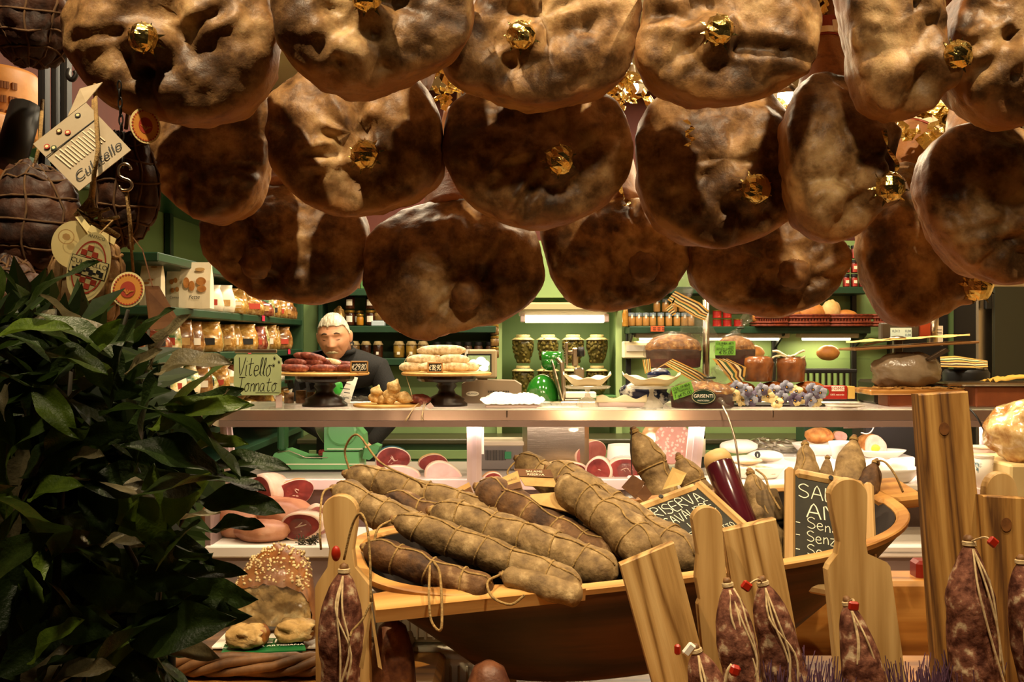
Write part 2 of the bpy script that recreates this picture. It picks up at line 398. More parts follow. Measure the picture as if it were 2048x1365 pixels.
# shelves on the back wall, left of the niche
t = thing('back_wall_shelving', 'dark green shelves of jars on the back wall left of the niche', 'shelving', (-.6, 5.8, 1.3))
BLX0, BLX1 = -1.12, NX0-.03
for z in (1.40, 1.587, 1.80):
    MB().bbox(((BLX0+BLX1)/2, 5.83, z-.02), (BLX1-BLX0, .24, .04), .004).build('shelf', mGREEND, t)
MB().bbox(((BLX0+BLX1)/2, 5.94, 1.6), (BLX1-BLX0, .012, .5), .002).build('back_panel', mat('deep_green_panel', '#33502c', rough=.6), t)  # back panel in one even, darker green than the wall
for x in (BLX0+.01, BLX1-.01):
    MB().bbox((x, 5.86, 1.6), (.025, .2, .52), .003).build('upright', mGREEND, t)
# shelves right of the niche
t = thing('right_wall_shelving', 'green shelves with strip lights right of the niche', 'shelving', (1.5, 5.8, 1.3))
RX0, RX1 = NX1+.05, 2.05
for z in (1.583, 1.81):
    MB().bbox(((RX0+RX1)/2, 5.82, z-.02), (RX1-RX0, .27, .04), .004).build('shelf', mGREEND, t)
MB().bbox(((RX0+RX1)/2, 5.82, 1.397), (RX1-RX0, .25, .008), .002).build('glass_shelf', mGLASS, t)
for x in (RX0+.02, 1.56, RX1-.02):
    MB().bbox((x, 5.92, 1.5), (.03, .03, .75), .003).build('upright', mBLACK, t)
    MB().prism([(-.0, -.02), (.22, -.02), (.22, -.03), (0, -.12)], -.006, .006, Matrix(((0, 1, 0), (-1, 0, 0), (0, 0, 1))), (x, 5.93, 1.565)).build('bracket', mBLACK, t)
mTUBE = mat('strip_light_glow', '#ffffff', emit='#fff2c0', estr=7)
for a, b in ((RX0+.04, 1.03), (1.10, 1.60), (1.66, 2.0)):
    c = (a+b)/2; f = MB().bbox((c, 5.78, 1.54), (b-a, .10, .045), .006).build('light_fitting', mat('strip_light_housing', '#b9ab8c', rough=.5), t)
    MB().tube([(a+.03, 5.80, 1.512), (b-.03, 5.80, 1.512)], .008).build('tube', mTUBE, f)
    light('strip_light', 'AREA', (c, 5.83, 1.503), 1.8, (1, .85, .5), b-a-.05, (c, 5.85, 0), sizey=.05)
# niche strip light
c = (NX0+NX1)/2+.02
t = thing('niche_strip_light', 'glowing strip light under the canopy above the olive jars', 'lamp', (c, 5.9, 1.6))
MB().bbox((c+.0, YB+.02, 1.70), (NX1-NX0-.02, .36, .05), .01).build('canopy', mat('canopy_cream', '#b8a77c', rough=.5), t)
MB().tube([(c-.22, 5.86, 1.63), (c+.24, 5.86, 1.63)], .022, 12).build('tube', mat('niche_tube_glow', '#ffffff', emit='#fff3c8', estr=14), t, True)
for sx in (-.235, .255): MB().bbox((c+sx, 5.86, 1.635), (.03, .05, .05), .005).build('end_cap', mPINKW, t)
MB().bbox((c, 5.89, 1.662), (.52, .09, .03), .005).build('fitting', mWHITE, t)
light('niche_light', 'AREA', (c, 5.87, 1.6), 2.6, (1, .88, .62), .45, (c, 5.98, 0), sizey=.06)

# ------------------------------------------------------------------ deli counter
CL, CR = (440-CX)/F*3.9, 2.75
TZ = 1.232
t = thing('deli_counter', 'long glass fronted deli counter running across the shop', 'counter', ((CL+CR)/2, 4.2, 0))
MB().bbox(((CL+CR)/2, 4.14, TZ-.006), (CR-CL, .46, .012), .003).build('glass_top', mat('counter_glass_top', '#cfd6c0', rough=.04, alpha=.35, spec=.8), t)
# front fascia: two metal bands with a chamfer, slightly leaning
for k, (zz0, zz1, yy0, yy1, m) in enumerate(((TZ-.004, TZ-.042, 3.90, 3.885, mFASC), (TZ-.043, TZ-.068, 3.884, 3.89, mat('fascia_lower_band', '#97807a', rough=.3, metal=.3)))):
    MB().prism([(yy0, zz0), (yy1, zz1), (yy1+.03, zz1), (yy0+.03, zz0)], CL, CR, Matrix(((0, 1, 0), (1, 0, 0), (0, 0, 1)))).build('fascia_band', m, t)
MB().bbox(((CL+CR)/2, 4.37, TZ-.02), (CR-CL, .03, .045), .004).build('rear_rail', mSTEEL, t)
for x in (-.02, 1.02, 1.62):
    MB().box((x, 3.8925, TZ-.035), (.004, .006, .062)).build('joint_strip', mDSTEEL, t)
# curved end cap at the left
prof = smooth_open([(0, TZ-.07, 0), (-.03, TZ-.06, 0), (-.055, TZ-.03, 0), (-.04, TZ+.0, 0), (0, TZ+.006, 0)], 10)
MB().prism([(p.x+CL, p.y) for p in prof], 3.9, 4.37).build('end_cap', mat('end_cap_cream', '#cdbda6', rough=.35), t, False)
# front glass, posts
MB().add([(CL, 3.90, TZ-.07), (CR, 3.90, TZ-.07), (CR, 3.72, .74), (CL, 3.72, .74)], [(0, 1, 2, 3)]).build('front_glass', mGLASS, t, solid=.006)
for x, w, dx in (((455-CX)/F*4, .045, .03), ((949-CX)/F*4, .058, 0), ((1392-CX)/F*4, .062, -.03), (1.9, .06, 0)):
    MB().prism([(x-w/2, TZ-.06), (x+w/2, TZ-.06), (x+w/2+dx, .88), (x-w/2+dx, .88)], 3.965, 3.985).build('post', mPINKW, t)
    MB().prism([(x-w*.15, TZ-.06), (x+w*.15, TZ-.06), (x+w*.15+dx, .88), (x-w*.15+dx, .88)], 3.958, 3.966).build('post_rib', mat('post_rib_mauve', '#cdb4b4', rough=.4), t)
# decks
DZ, UZ = .735, .93
MB().bbox(((CL+CR)/2, 3.90, DZ-.015), (CR-CL, .40, .03), .004).build('lower_deck', mWHITE, t)
MB().bbox(((CL+CR)/2, 3.715, DZ-.02), (CR-CL, .03, .045), .006).build('front_ledge', mat('ledge_white', '#e8ddd6', rough=.3), t)
MB().box(((CL+CR)/2, 4.11, .83), (CR-CL, .02, .2)).build('riser_panel', mat('mauve_steel', '#6d5650', rough=.35, metal=.5), t)
MB().bbox(((CL+CR)/2, 4.40, UZ-.015), (CR-CL, .62, .03), .004).build('upper_deck', mat('upper_deck_enamel', '#a89a8e', rough=.3), t)
MB().bbox(((CL+CR)/2, 4.095, UZ-.02), (CR-CL, .02, .045), .004).build('deck_trim', mPINKW, t)
MB().box(((CL+CR)/2, 3.74, .36), (CR-CL, .03, .68)).build('front_panel', mat('mauve_front_panel', '#8f7a78', rough=.5), t)
MB().box(((CL+CR)/2, 4.72, .46), (CR-CL, .02, .9)).build('rear_panel', mDSTEEL, t)
for x in (CL+.01, CR-.01): MB().box((x, 4.2, .45), (.02, .98, .88)).build('side_panel', mat('side_panel_mauve', '#7a6460', rough=.5), t)
# strip light of the case under the top's front edge
mCASE = mat('case_light_glow', '#ffffff', emit='#ffe6d0', estr=3)
for a, b in ((CL+.1, -.1), (.0, .95), (1.05, 2.0)):
    MB().tube([(a, 3.945, TZ-.055), (b, 3.945, TZ-.055)], .009, 8).build('light_tube', mCASE, t)
    light('case_light', 'AREA', ((a+b)/2, 3.955, TZ-.075), 4.0, (1, .82, .70), b-a, ((a+b)/2, 4.15, .7), sizey=.03)
# window display table and risers
one('display_table', MB().bbox((.1, 1.45, .87), (2.6, 1.0, .06), .01).box((-1.1, 1.45, .42), (.08, .9, .84)).box((1.3, 1.45, .42), (.08, .9, .84)), mTABLE,
    'wooden table that carries the window display of cured meats', 'table')
one('riser_block', MB().bbox((.42, 1.60, .93), (.85, .24, .06), .012), mTABLE, 'wooden riser block under the long dough trough', 'wood block')
one('rear_riser', MB().bbox((.78, 1.89, .977), (.80, .10, .154), .008), mTABLE, 'wooden step block at the back right of the display table', 'wood block')
one('red_packet', MB().bbox(P(1852, 1143, 1.89), (.05, .04, .045), .006), mat('red_packet_film', '#7a1c12', rough=.3), 'small red packet on the wooden step block', 'packet')
t = thing('fridge', 'tall steel fridge with dark door and vertical handle at far right', 'fridge', (2.8, 5.55, 0))
fx0, fx1 = (1962-CX)/F*5.5, 3.04
MB().bbox(((fx0+fx1)/2, 5.7, 1.0), (fx1-fx0, .3, 2.0), .01).build('body', mSTEEL, t)
MB().bbox(((fx0+.05+fx1)/2, 5.49, .95), (fx1-fx0-.07, .03, 1.7), .006).build('door', mat('smoked_door', '#2b2a1c', rough=.3), t)
MB().tube([(fx0+.0, 5.45, 1.36), (fx0-.01, 5.42, 1.34), (fx0-.01, 5.42, 1.16), (fx0, 5.45, 1.14)], .012).build('handle', mSTEEL, t, True)
MB().bbox((fx0+.03, 5.485, 1.72), (.035, .03, .09), .004).build('controller', mBLACK, t)
MB().box((fx0-.19, 5.90, 1.3), (.34, .05, 1.3)).build('dark_opening_slab', mBLACK, t)  # black slab, the opening's darkness is put into its colour
# ================================================================== HAMS
def interp_closed(pts, c, n):
    a = sorted([(atan2(-(y-c[1]), x-c[0]) % (2*pi), sqrt((x-c[0])**2+(y-c[1])**2)) for x, y in pts])
    m = len(a); out = []
    for i in range(n):
        u = 2*pi*i/n
        k = 0
        while k < m and a[k][0] <= u: k += 1
        i1 = (k-1) % m; i2 = k % m
        a1 = a[i1][0]-(2*pi if k == 0 else 0); a2 = a[i2][0]+(2*pi if k == m else 0)
        f = (u-a1)/max(a2-a1, 1e-6)
        r0, r1, r2, r3 = a[(i1-1) % m][1], a[i1][1], a[i2][1], a[(i2+1) % m][1]
        out.append(.5*((2*r1)+(r2-r0)*f+(2*r0-5*r1+4*r2-r3)*f*f+(3*r1-r0-3*r2+r3)*f**3))
    for _ in range(3): out = [(out[i-1]+2*out[i]+out[(i+1) % n])/4 for i in range(n)]
    return out
def gold_ball(p, r, name, parent, seed):
    mb = MB(); mb.ball(p, r, 14, 10, lambda d: 1+.16*nz(d, 3.2, seed)+.10*nz(d, 7, seed))
    rr = random.Random(seed)
    for k in range(9):   # torn foil frill round the base
        q = 2*pi*k/9+rr.random()*.4; a = V((cos(q), .35, sin(q)))*r
        b = V((cos(q+.35), .3, sin(q+.35)))*r
        tip = (a+b)*.5*(1.2+.35*rr.random())+V((0, -.1*r, 0))
        mb.add([p+a*.85, p+b*.85, p+tip], [(0, 1, 2)])
    return mb.build(name, mGOLD, parent, False)
def ham(pts, Y, knob, kp, seed, label, D=(.075, .12), lean=.30, shank=True, kr=27, band=False):
    xs = [p[0] for p in pts]; ys = [p[1] for p in pts]
    c = ((min(xs)+max(xs))/2, (min(ys)+max(ys))/2+8)
    NU, NV = 120, 60; PW = .60
    Rr = [S(r, Y) for r in interp_closed(pts, c, NU)]
    C = P(c[0], c[1], Y)
    root = thing('cured_ham', label, 'ham', C, group='whole cured hams hanging in the window')
    rnd = random.Random(seed); so = seed*3.17
    # creases on the cut face, from near the bone outwards
    k2 = (S(kp[0]-c[0], Y), -S(kp[1]-c[1], Y)) if kp else (rnd.uniform(-.03, .03), rnd.uniform(-.04, 0))
    cre = []
    for _ in range(5):
        q = rnd.uniform(0, 2*pi); l = rnd.uniform(.05, .11); st = rnd.uniform(.02, .05)
        a = (k2[0]+cos(q)*st, k2[1]+sin(q)*st); b = (a[0]+cos(q+.4)*l, a[1]+sin(q+.4)*l); cre.append((a, b, rnd.uniform(.004, .011), rnd.uniform(.008, .016)))
    pits = [(rnd.uniform(-.09, .09), rnd.uniform(-.09, .07), rnd.uniform(.006, .014)) for _ in range(4)]
    hol = [(rnd.uniform(-.08, .08), rnd.uniform(-.07, .08), rnd.uniform(.04, .07), rnd.uniform(.005, .014)) for _ in range(3)]
    vs = []; sk = []
    def surf(u, t):
        i = u/(2*pi)*NU; k = int(i) % NU; f = i-int(i); R = Rr[k]*(1-f)+Rr[(k+1) % NU]*f
        s = max(sin(t), 0)**PW; yy = -cos(t)
        x = s*R*cos(u); z = s*R*sin(u)
        y = yy*(D[0] if yy < 0 else D[1])
        face = max(0, min(1, (1.45-t)/.5)); edge = max(0, min(1, abs(t-pi/2)/.35))
        p = V((x, y, z)); h = 0
        h += (.011*nz(p, 11, so)+.007*nz(p, 24, so+5)+.0040*nz(p, 55, so+9))*(.15+.85*edge)
        h += .010*exp(-((t-1.12)/.22)**2)*(1 if t < 1.6 else 0)*(.6+.8*nz(p, 8, so+2))
        h += .006*nz((nz(p, 6, so)*1.5+x*10, z*22, 0), 1, so+7)*face     # stringy muscle folds
        if face > 0:
            for (a, b, dep, w) in cre:
                ab = (b[0]-a[0], b[1]-a[1]); tt = ((x-a[0])*ab[0]+(z-a[1])*ab[1])/(ab[0]**2+ab[1]**2); tt = max(0, min(1, tt))
                d2 = (x-a[0]-ab[0]*tt)**2+(z-a[1]-ab[1]*tt)**2
                h -= dep*exp(-d2/w**2)*face
                h += dep*.5*exp(-(sqrt(d2)-w*2)**2/w**2)*face
            for a, b, w in pits: h -= .012*exp(-((x-a)**2+(z-b)**2)/w**2)*face
            for a, b, w, dep in hol: h -= dep*exp(-((x-a)**2+(z-b)**2)/w**2)*face
            if kp:
                d = sqrt((x-k2[0])**2+(z-k2[1])**2); h += (.012*exp(-(d/.03)**2)-.013*exp(-((d-.05)/.018)**2))*face
        n = V((sin(t)*cos(u), -cos(t)*1.3, sin(t)*sin(u))).normalized()
        p = p+n*h
        if z > 0: p.y += lean*z*z/.2
        skin = max(0, min(1, (t-1.28+.42*max(0, -sin(u))+.15*max(0, -cos(u))+.25*nz((cos(u)*3, sin(u)*3, t*2), 1, so))/.28))  # skin mask, widened along the lower rim to paint in light from below
        return p, skin
    top, s0 = surf(0, 1e-3); vs.append(top); sk.append(s0)
    for j in range(1, NV):
        t = pi*j/NV
        for i in range(NU):
            p, s1 = surf(2*pi*i/NU, t); vs.append(p); sk.append(s1)
    b, s1 = surf(0, pi-1e-3); vs.append(b); sk.append(1)
    fs = [(0, 1+(i+1) % NU, 1+i) for i in range(NU)]
    for j in range(NV-2):
        a = 1+j*NU; fs += [(a+i, a+(i+1) % NU, a+NU+(i+1) % NU, a+NU+i) for i in range(NU)]
    a = 1+(NV-2)*NU; e = len(vs)-1; fs += [(a+i, a+(i+1) % NU, e) for i in range(NU)]
    mb = MB(); mb.v = vs; mb.f = fs
    o = mb.build('body', HAM[seed % 3], root, True, False)
    at = o.data.attributes.new('skin', 'FLOAT', 'POINT'); at.data.foreach_set('value', sk)
    if kp:
        u = atan2(k2[1], k2[0]) % (2*pi); i = int(u/(2*pi)*NU) % NU; rr = min(.98, sqrt(k2[0]**2+k2[1]**2)/Rr[i])
        p, _ = surf(u, math.asin(rr**(1/PW)))
        if knob == 'foil': gold_ball(C+p+V((0, -.006, 0)), S(kr, Y)*1.02, 'gold_foil_cap', root, seed)
        else: MB().ball(C+p+V((0, .006, -.002)), S(kr, Y), 20, 14, lambda d: 1+.22*nz(d, 2.2, seed)+.08*nz(d, 6, seed)).build('hip_bone', mBONE, root, True)
    if shank:
        zt = Rr[NU//4]*.70
        a = V((0, .055, zt)); q = [a, a+V((0, .06, .10)), a+V((0, .085, .20)), a+V((0, .09, .27))] if shank is True else [P(x, y, yy)-C for x, y, yy in shank]
        path = smooth_open(q, 14)
        rad = [S(78, Y)*(1-.62*(k/14)**.8)*(1+.04*nz((k, seed, 0), .7)) for k in range(15)]
        mb = MB().tube([C+p for p in path], rad, 20); so_ = mb.build('shank', HAM[(seed+1) % 3], root, True)
        at = so_.data.attributes.new('skin', 'FLOAT', 'POINT'); at.data.foreach_set('value', [1.0]*len(mb.v))
        tip = C+path[-1]
        MB().tube([tip+V((0, 0, -.03)), tip+V((.004, .01, .08)), V((tip.x, tip.y+.01, 2.62))], .005).build('rope', mROPE, root, True)
        if band:
            f = .62; k = 9; p = C+path[k]; tdir = (path[k+1]-path[k-1]).normalized()
            rot = V((0, 0, 1)).rotation_difference(tdir).to_matrix()
            b_ = MB().lathe([(rad[k]*1.12, -.022), (rad[k]*1.10, -.02), (rad[k]*1.07, .02), (rad[k]*1.05, .022)], p, 24, rot).build('label_band', mat('red_brown_band', '#7c2a18', '#96402a', scale=30, rough=.4), root)
            MB().lathe([(rad[k]*1.125, -.017), (rad[k]*1.115, -.004), (rad[k]*1.0, -.0)], p, 24, rot).build('cream_stripe', mPAPER, b_)
            fr = frame(V((1, 0, 0)), tdir)
            MB().bbox(p+fr @ V((.012, -rad[k]*1.13, -.004)), (.03, .003, .026), .001, fr).build('printed_seal', mPAPER, b_)
    return root
hams = [
 ([(560,100),(545,165),(480,230),(400,245),(300,238),(215,210),(160,150),(127,80),(135,20),(180,-50),(260,-110),(360,-130),(460,-100),(530,-30),(556,40)],1.60,'foil',(326,108),1,'large pale cured ham with gold knob beside the hanging tags, top left'),
 ([(950,20),(935,75),(880,135),(800,170),(705,186),(620,165),(570,110),(552,50),(560,-20),(600,-90),(700,-140),(820,-130),(910,-60)],1.54,'foil',(748,30),2,'cured ham of the front top row, second from the left'),
 ([(1278,60),(1265,120),(1220,180),(1150,205),(1060,210),(970,198),(900,165),(882,120),(905,75),(940,30),(960,-40),(1040,-110),(1150,-120),(1240,-60),(1272,0)],1.65,'foil',(1040,100),3,'broad cured ham of the front top row, third from the left'),
 ([(1632,30),(1625,90),(1600,150),(1540,190),(1450,207),(1350,195),(1290,150),(1272,105),(1285,40),(1300,-40),(1380,-120),(1500,-130),(1590,-70)],1.58,'foil',(1415,95),4,'cured ham of the front top row, fourth from the left'),
 ([(1890,60),(1893,120),(1880,190),(1840,230),(1790,244),(1740,225),(1712,170),(1700,110),(1688,40),(1690,-50),(1730,-130),(1800,-150),(1860,-100),(1882,-20)],1.58,'foil',(1866,130),5,'narrow cured ham turned sideways, gold knob on its right edge'),
 ([(2110,120),(2100,200),(2040,255),(1960,240),(1920,205),(1897,150),(1895,95),(1910,30),(1940,-30),(1990,-90),(2060,-110),(2110,-40)],1.60,None,None,6,'cured ham cut by the top right corner of the picture'),
 ([(545,260),(530,350),(500,420),(455,445),(400,438),(345,405),(313,370),(310,300),(325,230),(380,170),(450,150),(520,180)],1.93,None,None,7,'shadowed cured ham with reddish rim beside the netted culatello'),
 ([(888,290),(885,345),(840,395),(770,425),(700,435),(630,418),(575,375),(545,320),(536,250),(550,190),(600,140),(680,110),(780,120),(850,170),(880,230)],1.85,'foil',(742,325),8,'cured ham of the middle row with gold knob, above the shopkeeper'),
 ([(1262,290),(1255,345),(1215,405),(1150,440),(1075,457),(1000,445),(935,405),(900,350),(888,285),(895,230),(930,180),(1010,150),(1120,150),(1210,185),(1252,235)],1.86,'foil',(1112,338),9,'dark cured ham with gold knob in the middle of the picture'),
 ([(1600,330),(1590,400),(1550,460),(1480,490),(1400,492),(1330,465),(1290,410),(1273,340),(1272,270),(1295,215),(1350,170),(1440,150),(1530,170),(1585,250)],1.89,'foil',(1483,390),10,'cured ham of the middle row with a small gold curl on its face'),
 ([(1785,290),(1780,350),(1760,420),(1720,465),(1655,487),(1605,465),(1580,400),(1568,320),(1570,250),(1590,190),(1625,150),(1680,140),(1740,170),(1775,230)],1.74,'foil',(1735,383),11,'long cured ham with label band on its visible shank'),
 ([(2110,420),(2100,500),(2048,565),(1960,560),(1895,505),(1855,440),(1843,370),(1855,310),(1890,270),(1950,250),(2030,260),(2100,330)],1.78,'foil',(2030,463),12,'cured ham at the right edge with gold knob, below the corner ham'),
 ([(738,450),(735,520),(715,575),(660,605),(570,600),(490,580),(440,545),(410,500),(402,460),(415,420),(480,390),(570,370),(660,380),(715,410)],2.15,'bone',(530,530),13,'low rear cured ham with bare bone knob, leftmost of the lowest row'),
 ([(1085,520),(1080,580),(1030,630),(930,655),(850,672),(800,668),(755,620),(735,560),(732,500),(750,455),(800,420),(900,400),(1000,410),(1065,455)],2.10,'bone',(938,590),14,'lowest hanging cured ham, right beside the shopkeeper’s head'),
 ([(1378,500),(1370,545),(1330,590),(1270,615),(1200,622),(1140,605),(1105,560),(1090,510),(1080,460),(1100,420),(1180,400),(1290,400),(1360,440)],2.17,'bone',(1278,538),15,'rear cured ham above the niche with the olive jars'),
 ([(1692,500),(1685,560),(1650,600),(1590,625),(1500,628),(1430,610),(1385,570),(1376,525),(1385,480),(1440,450),(1540,430),(1640,440)],2.15,'bone',(1568,550),16,'rear cured ham in front of the red tins and bread baskets'),
 ([(1985,545),(1960,580),(1900,620),(1830,650),(1790,652),(1750,600),(1728,540),(1720,480),(1725,410),(1750,350),(1800,320),(1880,340),(1940,400),(1975,470)],2.10,'foil',(1912,570),17,'rear cured ham above the scale display on the right'),
]
for i, (pts, Y, kn, kp, sd, lb) in enumerate(hams):
    sh = True; band = False
    if sd == 11: sh = [(1668,240,1.80),(1655,150,1.84),(1655,70,1.87),(1668,-20,1.90)]; band = True
    if sd == 12: sh = [(1985,330,1.86),(1950,240,1.92),(1975,170,1.96),(2000,80,1.98)]
    if sd == 8: sh = [(760,220,1.92),(820,130,1.97),(850,60,2.0),(860,0,2.02)]
    if sd == 17: sh = [(1830,400,2.17),(1815,310,2.2),(1850,250,2.22),(1880,170,2.24)]; band = True
    ham(pts, Y, kn, kp, sd, lb.replace('’', "'"), shank=sh, band=band, kr=30 if kn == 'bone' else 27, D=(.07, .10) if sd == 5 else (.075, .12))
for k, (y, lb) in enumerate(((1.69, 'front'), (1.95, 'middle'), (2.26, 'rear'))):
    one('hanging_rail', MB().tube([(-1.5, y, 2.62), (1.9, y, 2.62)], .014, 10), mBLACK, lb+' black steel rail from which the hams hang', 'rail', smooth=True)
# ------------------------------------------------------------------ gold curling ribbons
def curl(mb, p, d, L_, w, r, turns, rnd):
    d = V(d).normalized(); a = d.orthogonal().normalized(); b = d.cross(a); n = int(10*turns)+4; ph = rnd.random()*6
    vs = []
    for i in range(n+1):
        f = i/n; q = ph+2*pi*turns*f; rr = r*(.5+.5*f); c = V(p)+d*(L_*f)+(a*cos(q)+b*sin(q))*rr
        vs += [c-d*w/2, c+d*w/2]
    mb.add(vs, [(2*i, 2*i+1, 2*i+3, 2*i+2) for i in range(n)])
def ribbons(px, py, Y, rpx, n, seed, label):
    p = P(px, py, Y); r = S(rpx, Y); t = thing('gold_ribbon_cluster', label, 'ribbon', p); rnd = random.Random(seed)
    for k in range(n):
        mb = MB(); d = V((rnd.uniform(-1, 1), rnd.uniform(-.6, .3), rnd.uniform(-1, .6))); s = p+V((rnd.uniform(-1, 1), rnd.uniform(-.4, .4), rnd.uniform(-.7, 1)))*r*.7
        if k % 3 == 0: curl(mb, s, d, r*rnd.uniform(.5, 1.0), .011, r*rnd.uniform(.12, .22), rnd.uniform(1, 2.5), rnd)
        else:   # creased loop of foil
            a = d.normalized(); b = a.orthogonal().normalized(); l = r*rnd.uniform(.4, .9); w = r*rnd.uniform(.10, .22); c_ = a.cross(b)
            q = [s, s+a*l*.5+c_*l*.22, s+a*l, s+a*l*.55-c_*l*.2, s+c_*.01]
            vs = []
            for z in q: vs += [z-b*w, z+b*w]
            mb.add(vs, [(2*i, 2*i+1, 2*i+3, 2*i+2) for i in range(4)])
        mb.build('ribbon_loop', mGOLD, t)
    return t
ribbons(1250, 185, 2.0, 55, 22, 1, 'crumpled gold ribbon between the third and fourth top hams')
ribbons(1560, 225, 2.0, 40, 9, 2, 'gold ribbon glittering beside the glaring lamp')
ribbons(885, 170, 2.0, 45, 14, 3, 'reddish gold ribbon tied between the second and third top hams')
ribbons(1655, 20, 1.86, 42, 16, 4, 'gold ribbon bow around the shank at the top right')
ribbons(1860, 240, 2.03, 85, 26, 5, 'wide gold and copper ribbon cluster in the gap on the right')
ribbons(540, 40, 1.78, 26, 10, 6, 'pale gold curl hanging at the right side of the first ham')
def dangling(pts, Y, label, w=.009):
    q = smooth_open([P(x, y, Y+dy) for x, y, dy in pts], 26); vs = []
    for i, p in enumerate(q):
        a = V((cos(i*.35), .5*sin(i*.35), .25)).normalized()*w*.5; vs += [p-a, p+a]
    mb = MB().add(vs, [(2*i, 2*i+1, 2*i+3, 2*i+2) for i in range(len(q)-1)])
    one('dangling_ribbon', mb, mGOLD, label, 'ribbon', loc=q[0])
dangling([(1768,260,0),(1778,300,0),(1795,330,-.02),(1782,360,0),(1790,385,0),(1805,400,0)], 1.66, 'thin gold ribbon dangling right of the long ham with the band')
dangling([(1250,345,0),(1240,370,0),(1247,395,.02),(1258,408,0),(1245,412,0)], 1.84, 'short gold ribbon end below the middle ham')
dangling([(1370,240,0),(1385,255,-.01),(1372,268,.0),(1386,280,-.01),(1372,292,0)], 1.795, 'tiny gold curl lying on the face of a middle ham')
# ================================================================== LETTERING
GL = {'A': [[(0,0),(.35,1),(.7,0)],[(.13,.38),(.58,.38)]], 'C': [[(.7,.85),(.4,1),(.1,.8),(0,.5),(.1,.15),(.4,0),(.7,.15)]],
 'D': [[(0,0),(0,1),(.4,.95),(.65,.6),(.6,.25),(.35,0),(0,0)]], 'E': [[(.6,1),(0,1),(0,0),(.6,0)],[(0,.52),(.5,.52)]], 'F': [[(.6,1),(0,1),(0,0)],[(0,.52),(.5,.52)]],
 'G': [[(.7,.85),(.4,1),(.1,.8),(0,.5),(.1,.15),(.4,0),(.7,.15),(.7,.45),(.45,.45)]], 'I': [[(.1,0),(.1,1)]], 'L': [[(0,1),(0,0),(.55,0)]],
 'M': [[(0,0),(.05,1),(.4,.3),(.75,1),(.8,0)]], 'N': [[(0,0),(0,1),(.6,0),(.6,1)]], 'O': [[(.35,1),(.05,.75),(0,.4),(.3,0),(.65,.3),(.65,.7),(.35,1)]],
 'B': [[(0,0),(0,1),(.45,.9),(.45,.6),(0,.52),(.55,.4),(.5,.05),(0,0)]], 'K': [[(0,0),(0,1)],[(.6,1),(0,.45),(.6,0)]], 'P': [[(0,0),(0,1),(.5,.95),(.5,.55),(0,.5)]],
 'R': [[(0,0),(0,1),(.5,.95),(.55,.65),(0,.5),(.6,0)]], 'S': [[(.6,.88),(.3,1),(.02,.8),(.1,.58),(.5,.42),(.6,.2),(.35,0),(0,.1)]], 'T': [[(0,1),(.7,1)],[(.35,1),(.35,0)]],
 'V': [[(0,1),(.35,0),(.7,1)]], 'Z': [[(0,1),(.6,1),(0,0),(.6,0)]], 'a': [[(.45,.5),(.2,.6),(0,.35),(.1,.02),(.35,.1),(.45,.5),(.45,.1),(.6,0)]],
 'c': [[(.45,.5),(.2,.6),(0,.3),(.15,0),(.48,.1)]], 'e': [[(0,.3),(.42,.35),(.35,.58),(.1,.55),(0,.25),(.2,0),(.5,.1)]], 'f': [[(.5,.9),(.3,1),(.2,.8),(.2,-.1)],[(0,.5),(.42,.5)]],
 'g': [[(.45,.5),(.15,.6),(0,.3),(.2,.05),(.45,.3),(.45,-.3),(.1,-.35)]], 'i': [[(.08,.58),(.1,.05),(.22,0)],[(.08,.76),(.1,.8)]], 'l': [[(0,.1),(.2,.8),(.15,1),(.05,.8),(.08,.1),(.25,0)]],
 'm': [[(0,0),(.02,.58)],[(.02,.4),(.2,.6),(.28,0)],[(.28,.4),(.46,.6),(.55,0)]], 'n': [[(0,0),(.02,.58)],[(.02,.4),(.25,.6),(.38,.4),(.4,0)]],
 'o': [[(.22,.6),(0,.35),(.1,0),(.35,.05),(.45,.35),(.22,.6),(.55,.55)]], 'r': [[(0,0),(.02,.58)],[(.02,.38),(.18,.6),(.35,.52)]], 's': [[(.4,.52),(.15,.6),(.05,.4),(.38,.2),(.25,0),(0,.06)]],
 't': [[(.2,.95),(.15,.15),(.3,0),(.42,.08)],[(-.05,.62),(.5,.68)]], 'z': [[(0,.58),(.4,.58),(0,0),(.42,0)]], '-': [[(0,.35),(.35,.35)]], '0': [[(.25,1),(.03,.7),(.05,.25),(.25,0),(.48,.3),(.45,.75),(.25,1)]],
 '1': [[(0,.75),(.25,1),(.22,0)]], '5': [[(.5,1),(.1,1),(.05,.58),(.4,.55),(.45,.2),(.2,0),(0,.1)]], '2': [[(0,.8),(.25,1),(.45,.75),(0,0),(.5,0)]], '8': [[(.25,.53),(.03,.78),(.25,1),(.45,.78),(.25,.53),(0,.25),(.25,0),(.5,.25),(.25,.53)]],
 '9': [[(.42,.6),(.1,.5),(.05,.85),(.35,1),(.45,.6),(.2,0)]], 'E_': [], ',': [[(.1,.1),(.02,-.15)]], '%': [[(.5,1),(0,0)]], 'q': [[(.5,.75),(.25,.9),(.08,.5),(.25,.08),(.52,.2)],[(-.1,.58),(.35,.58)],[(-.1,.4),(.32,.4)]],
 '*': [[(0,.2),(.5,.8)],[(0,.8),(.5,.2)],[(.25,0),(.25,1)],[(-.05,.5),(.55,.5)]]}
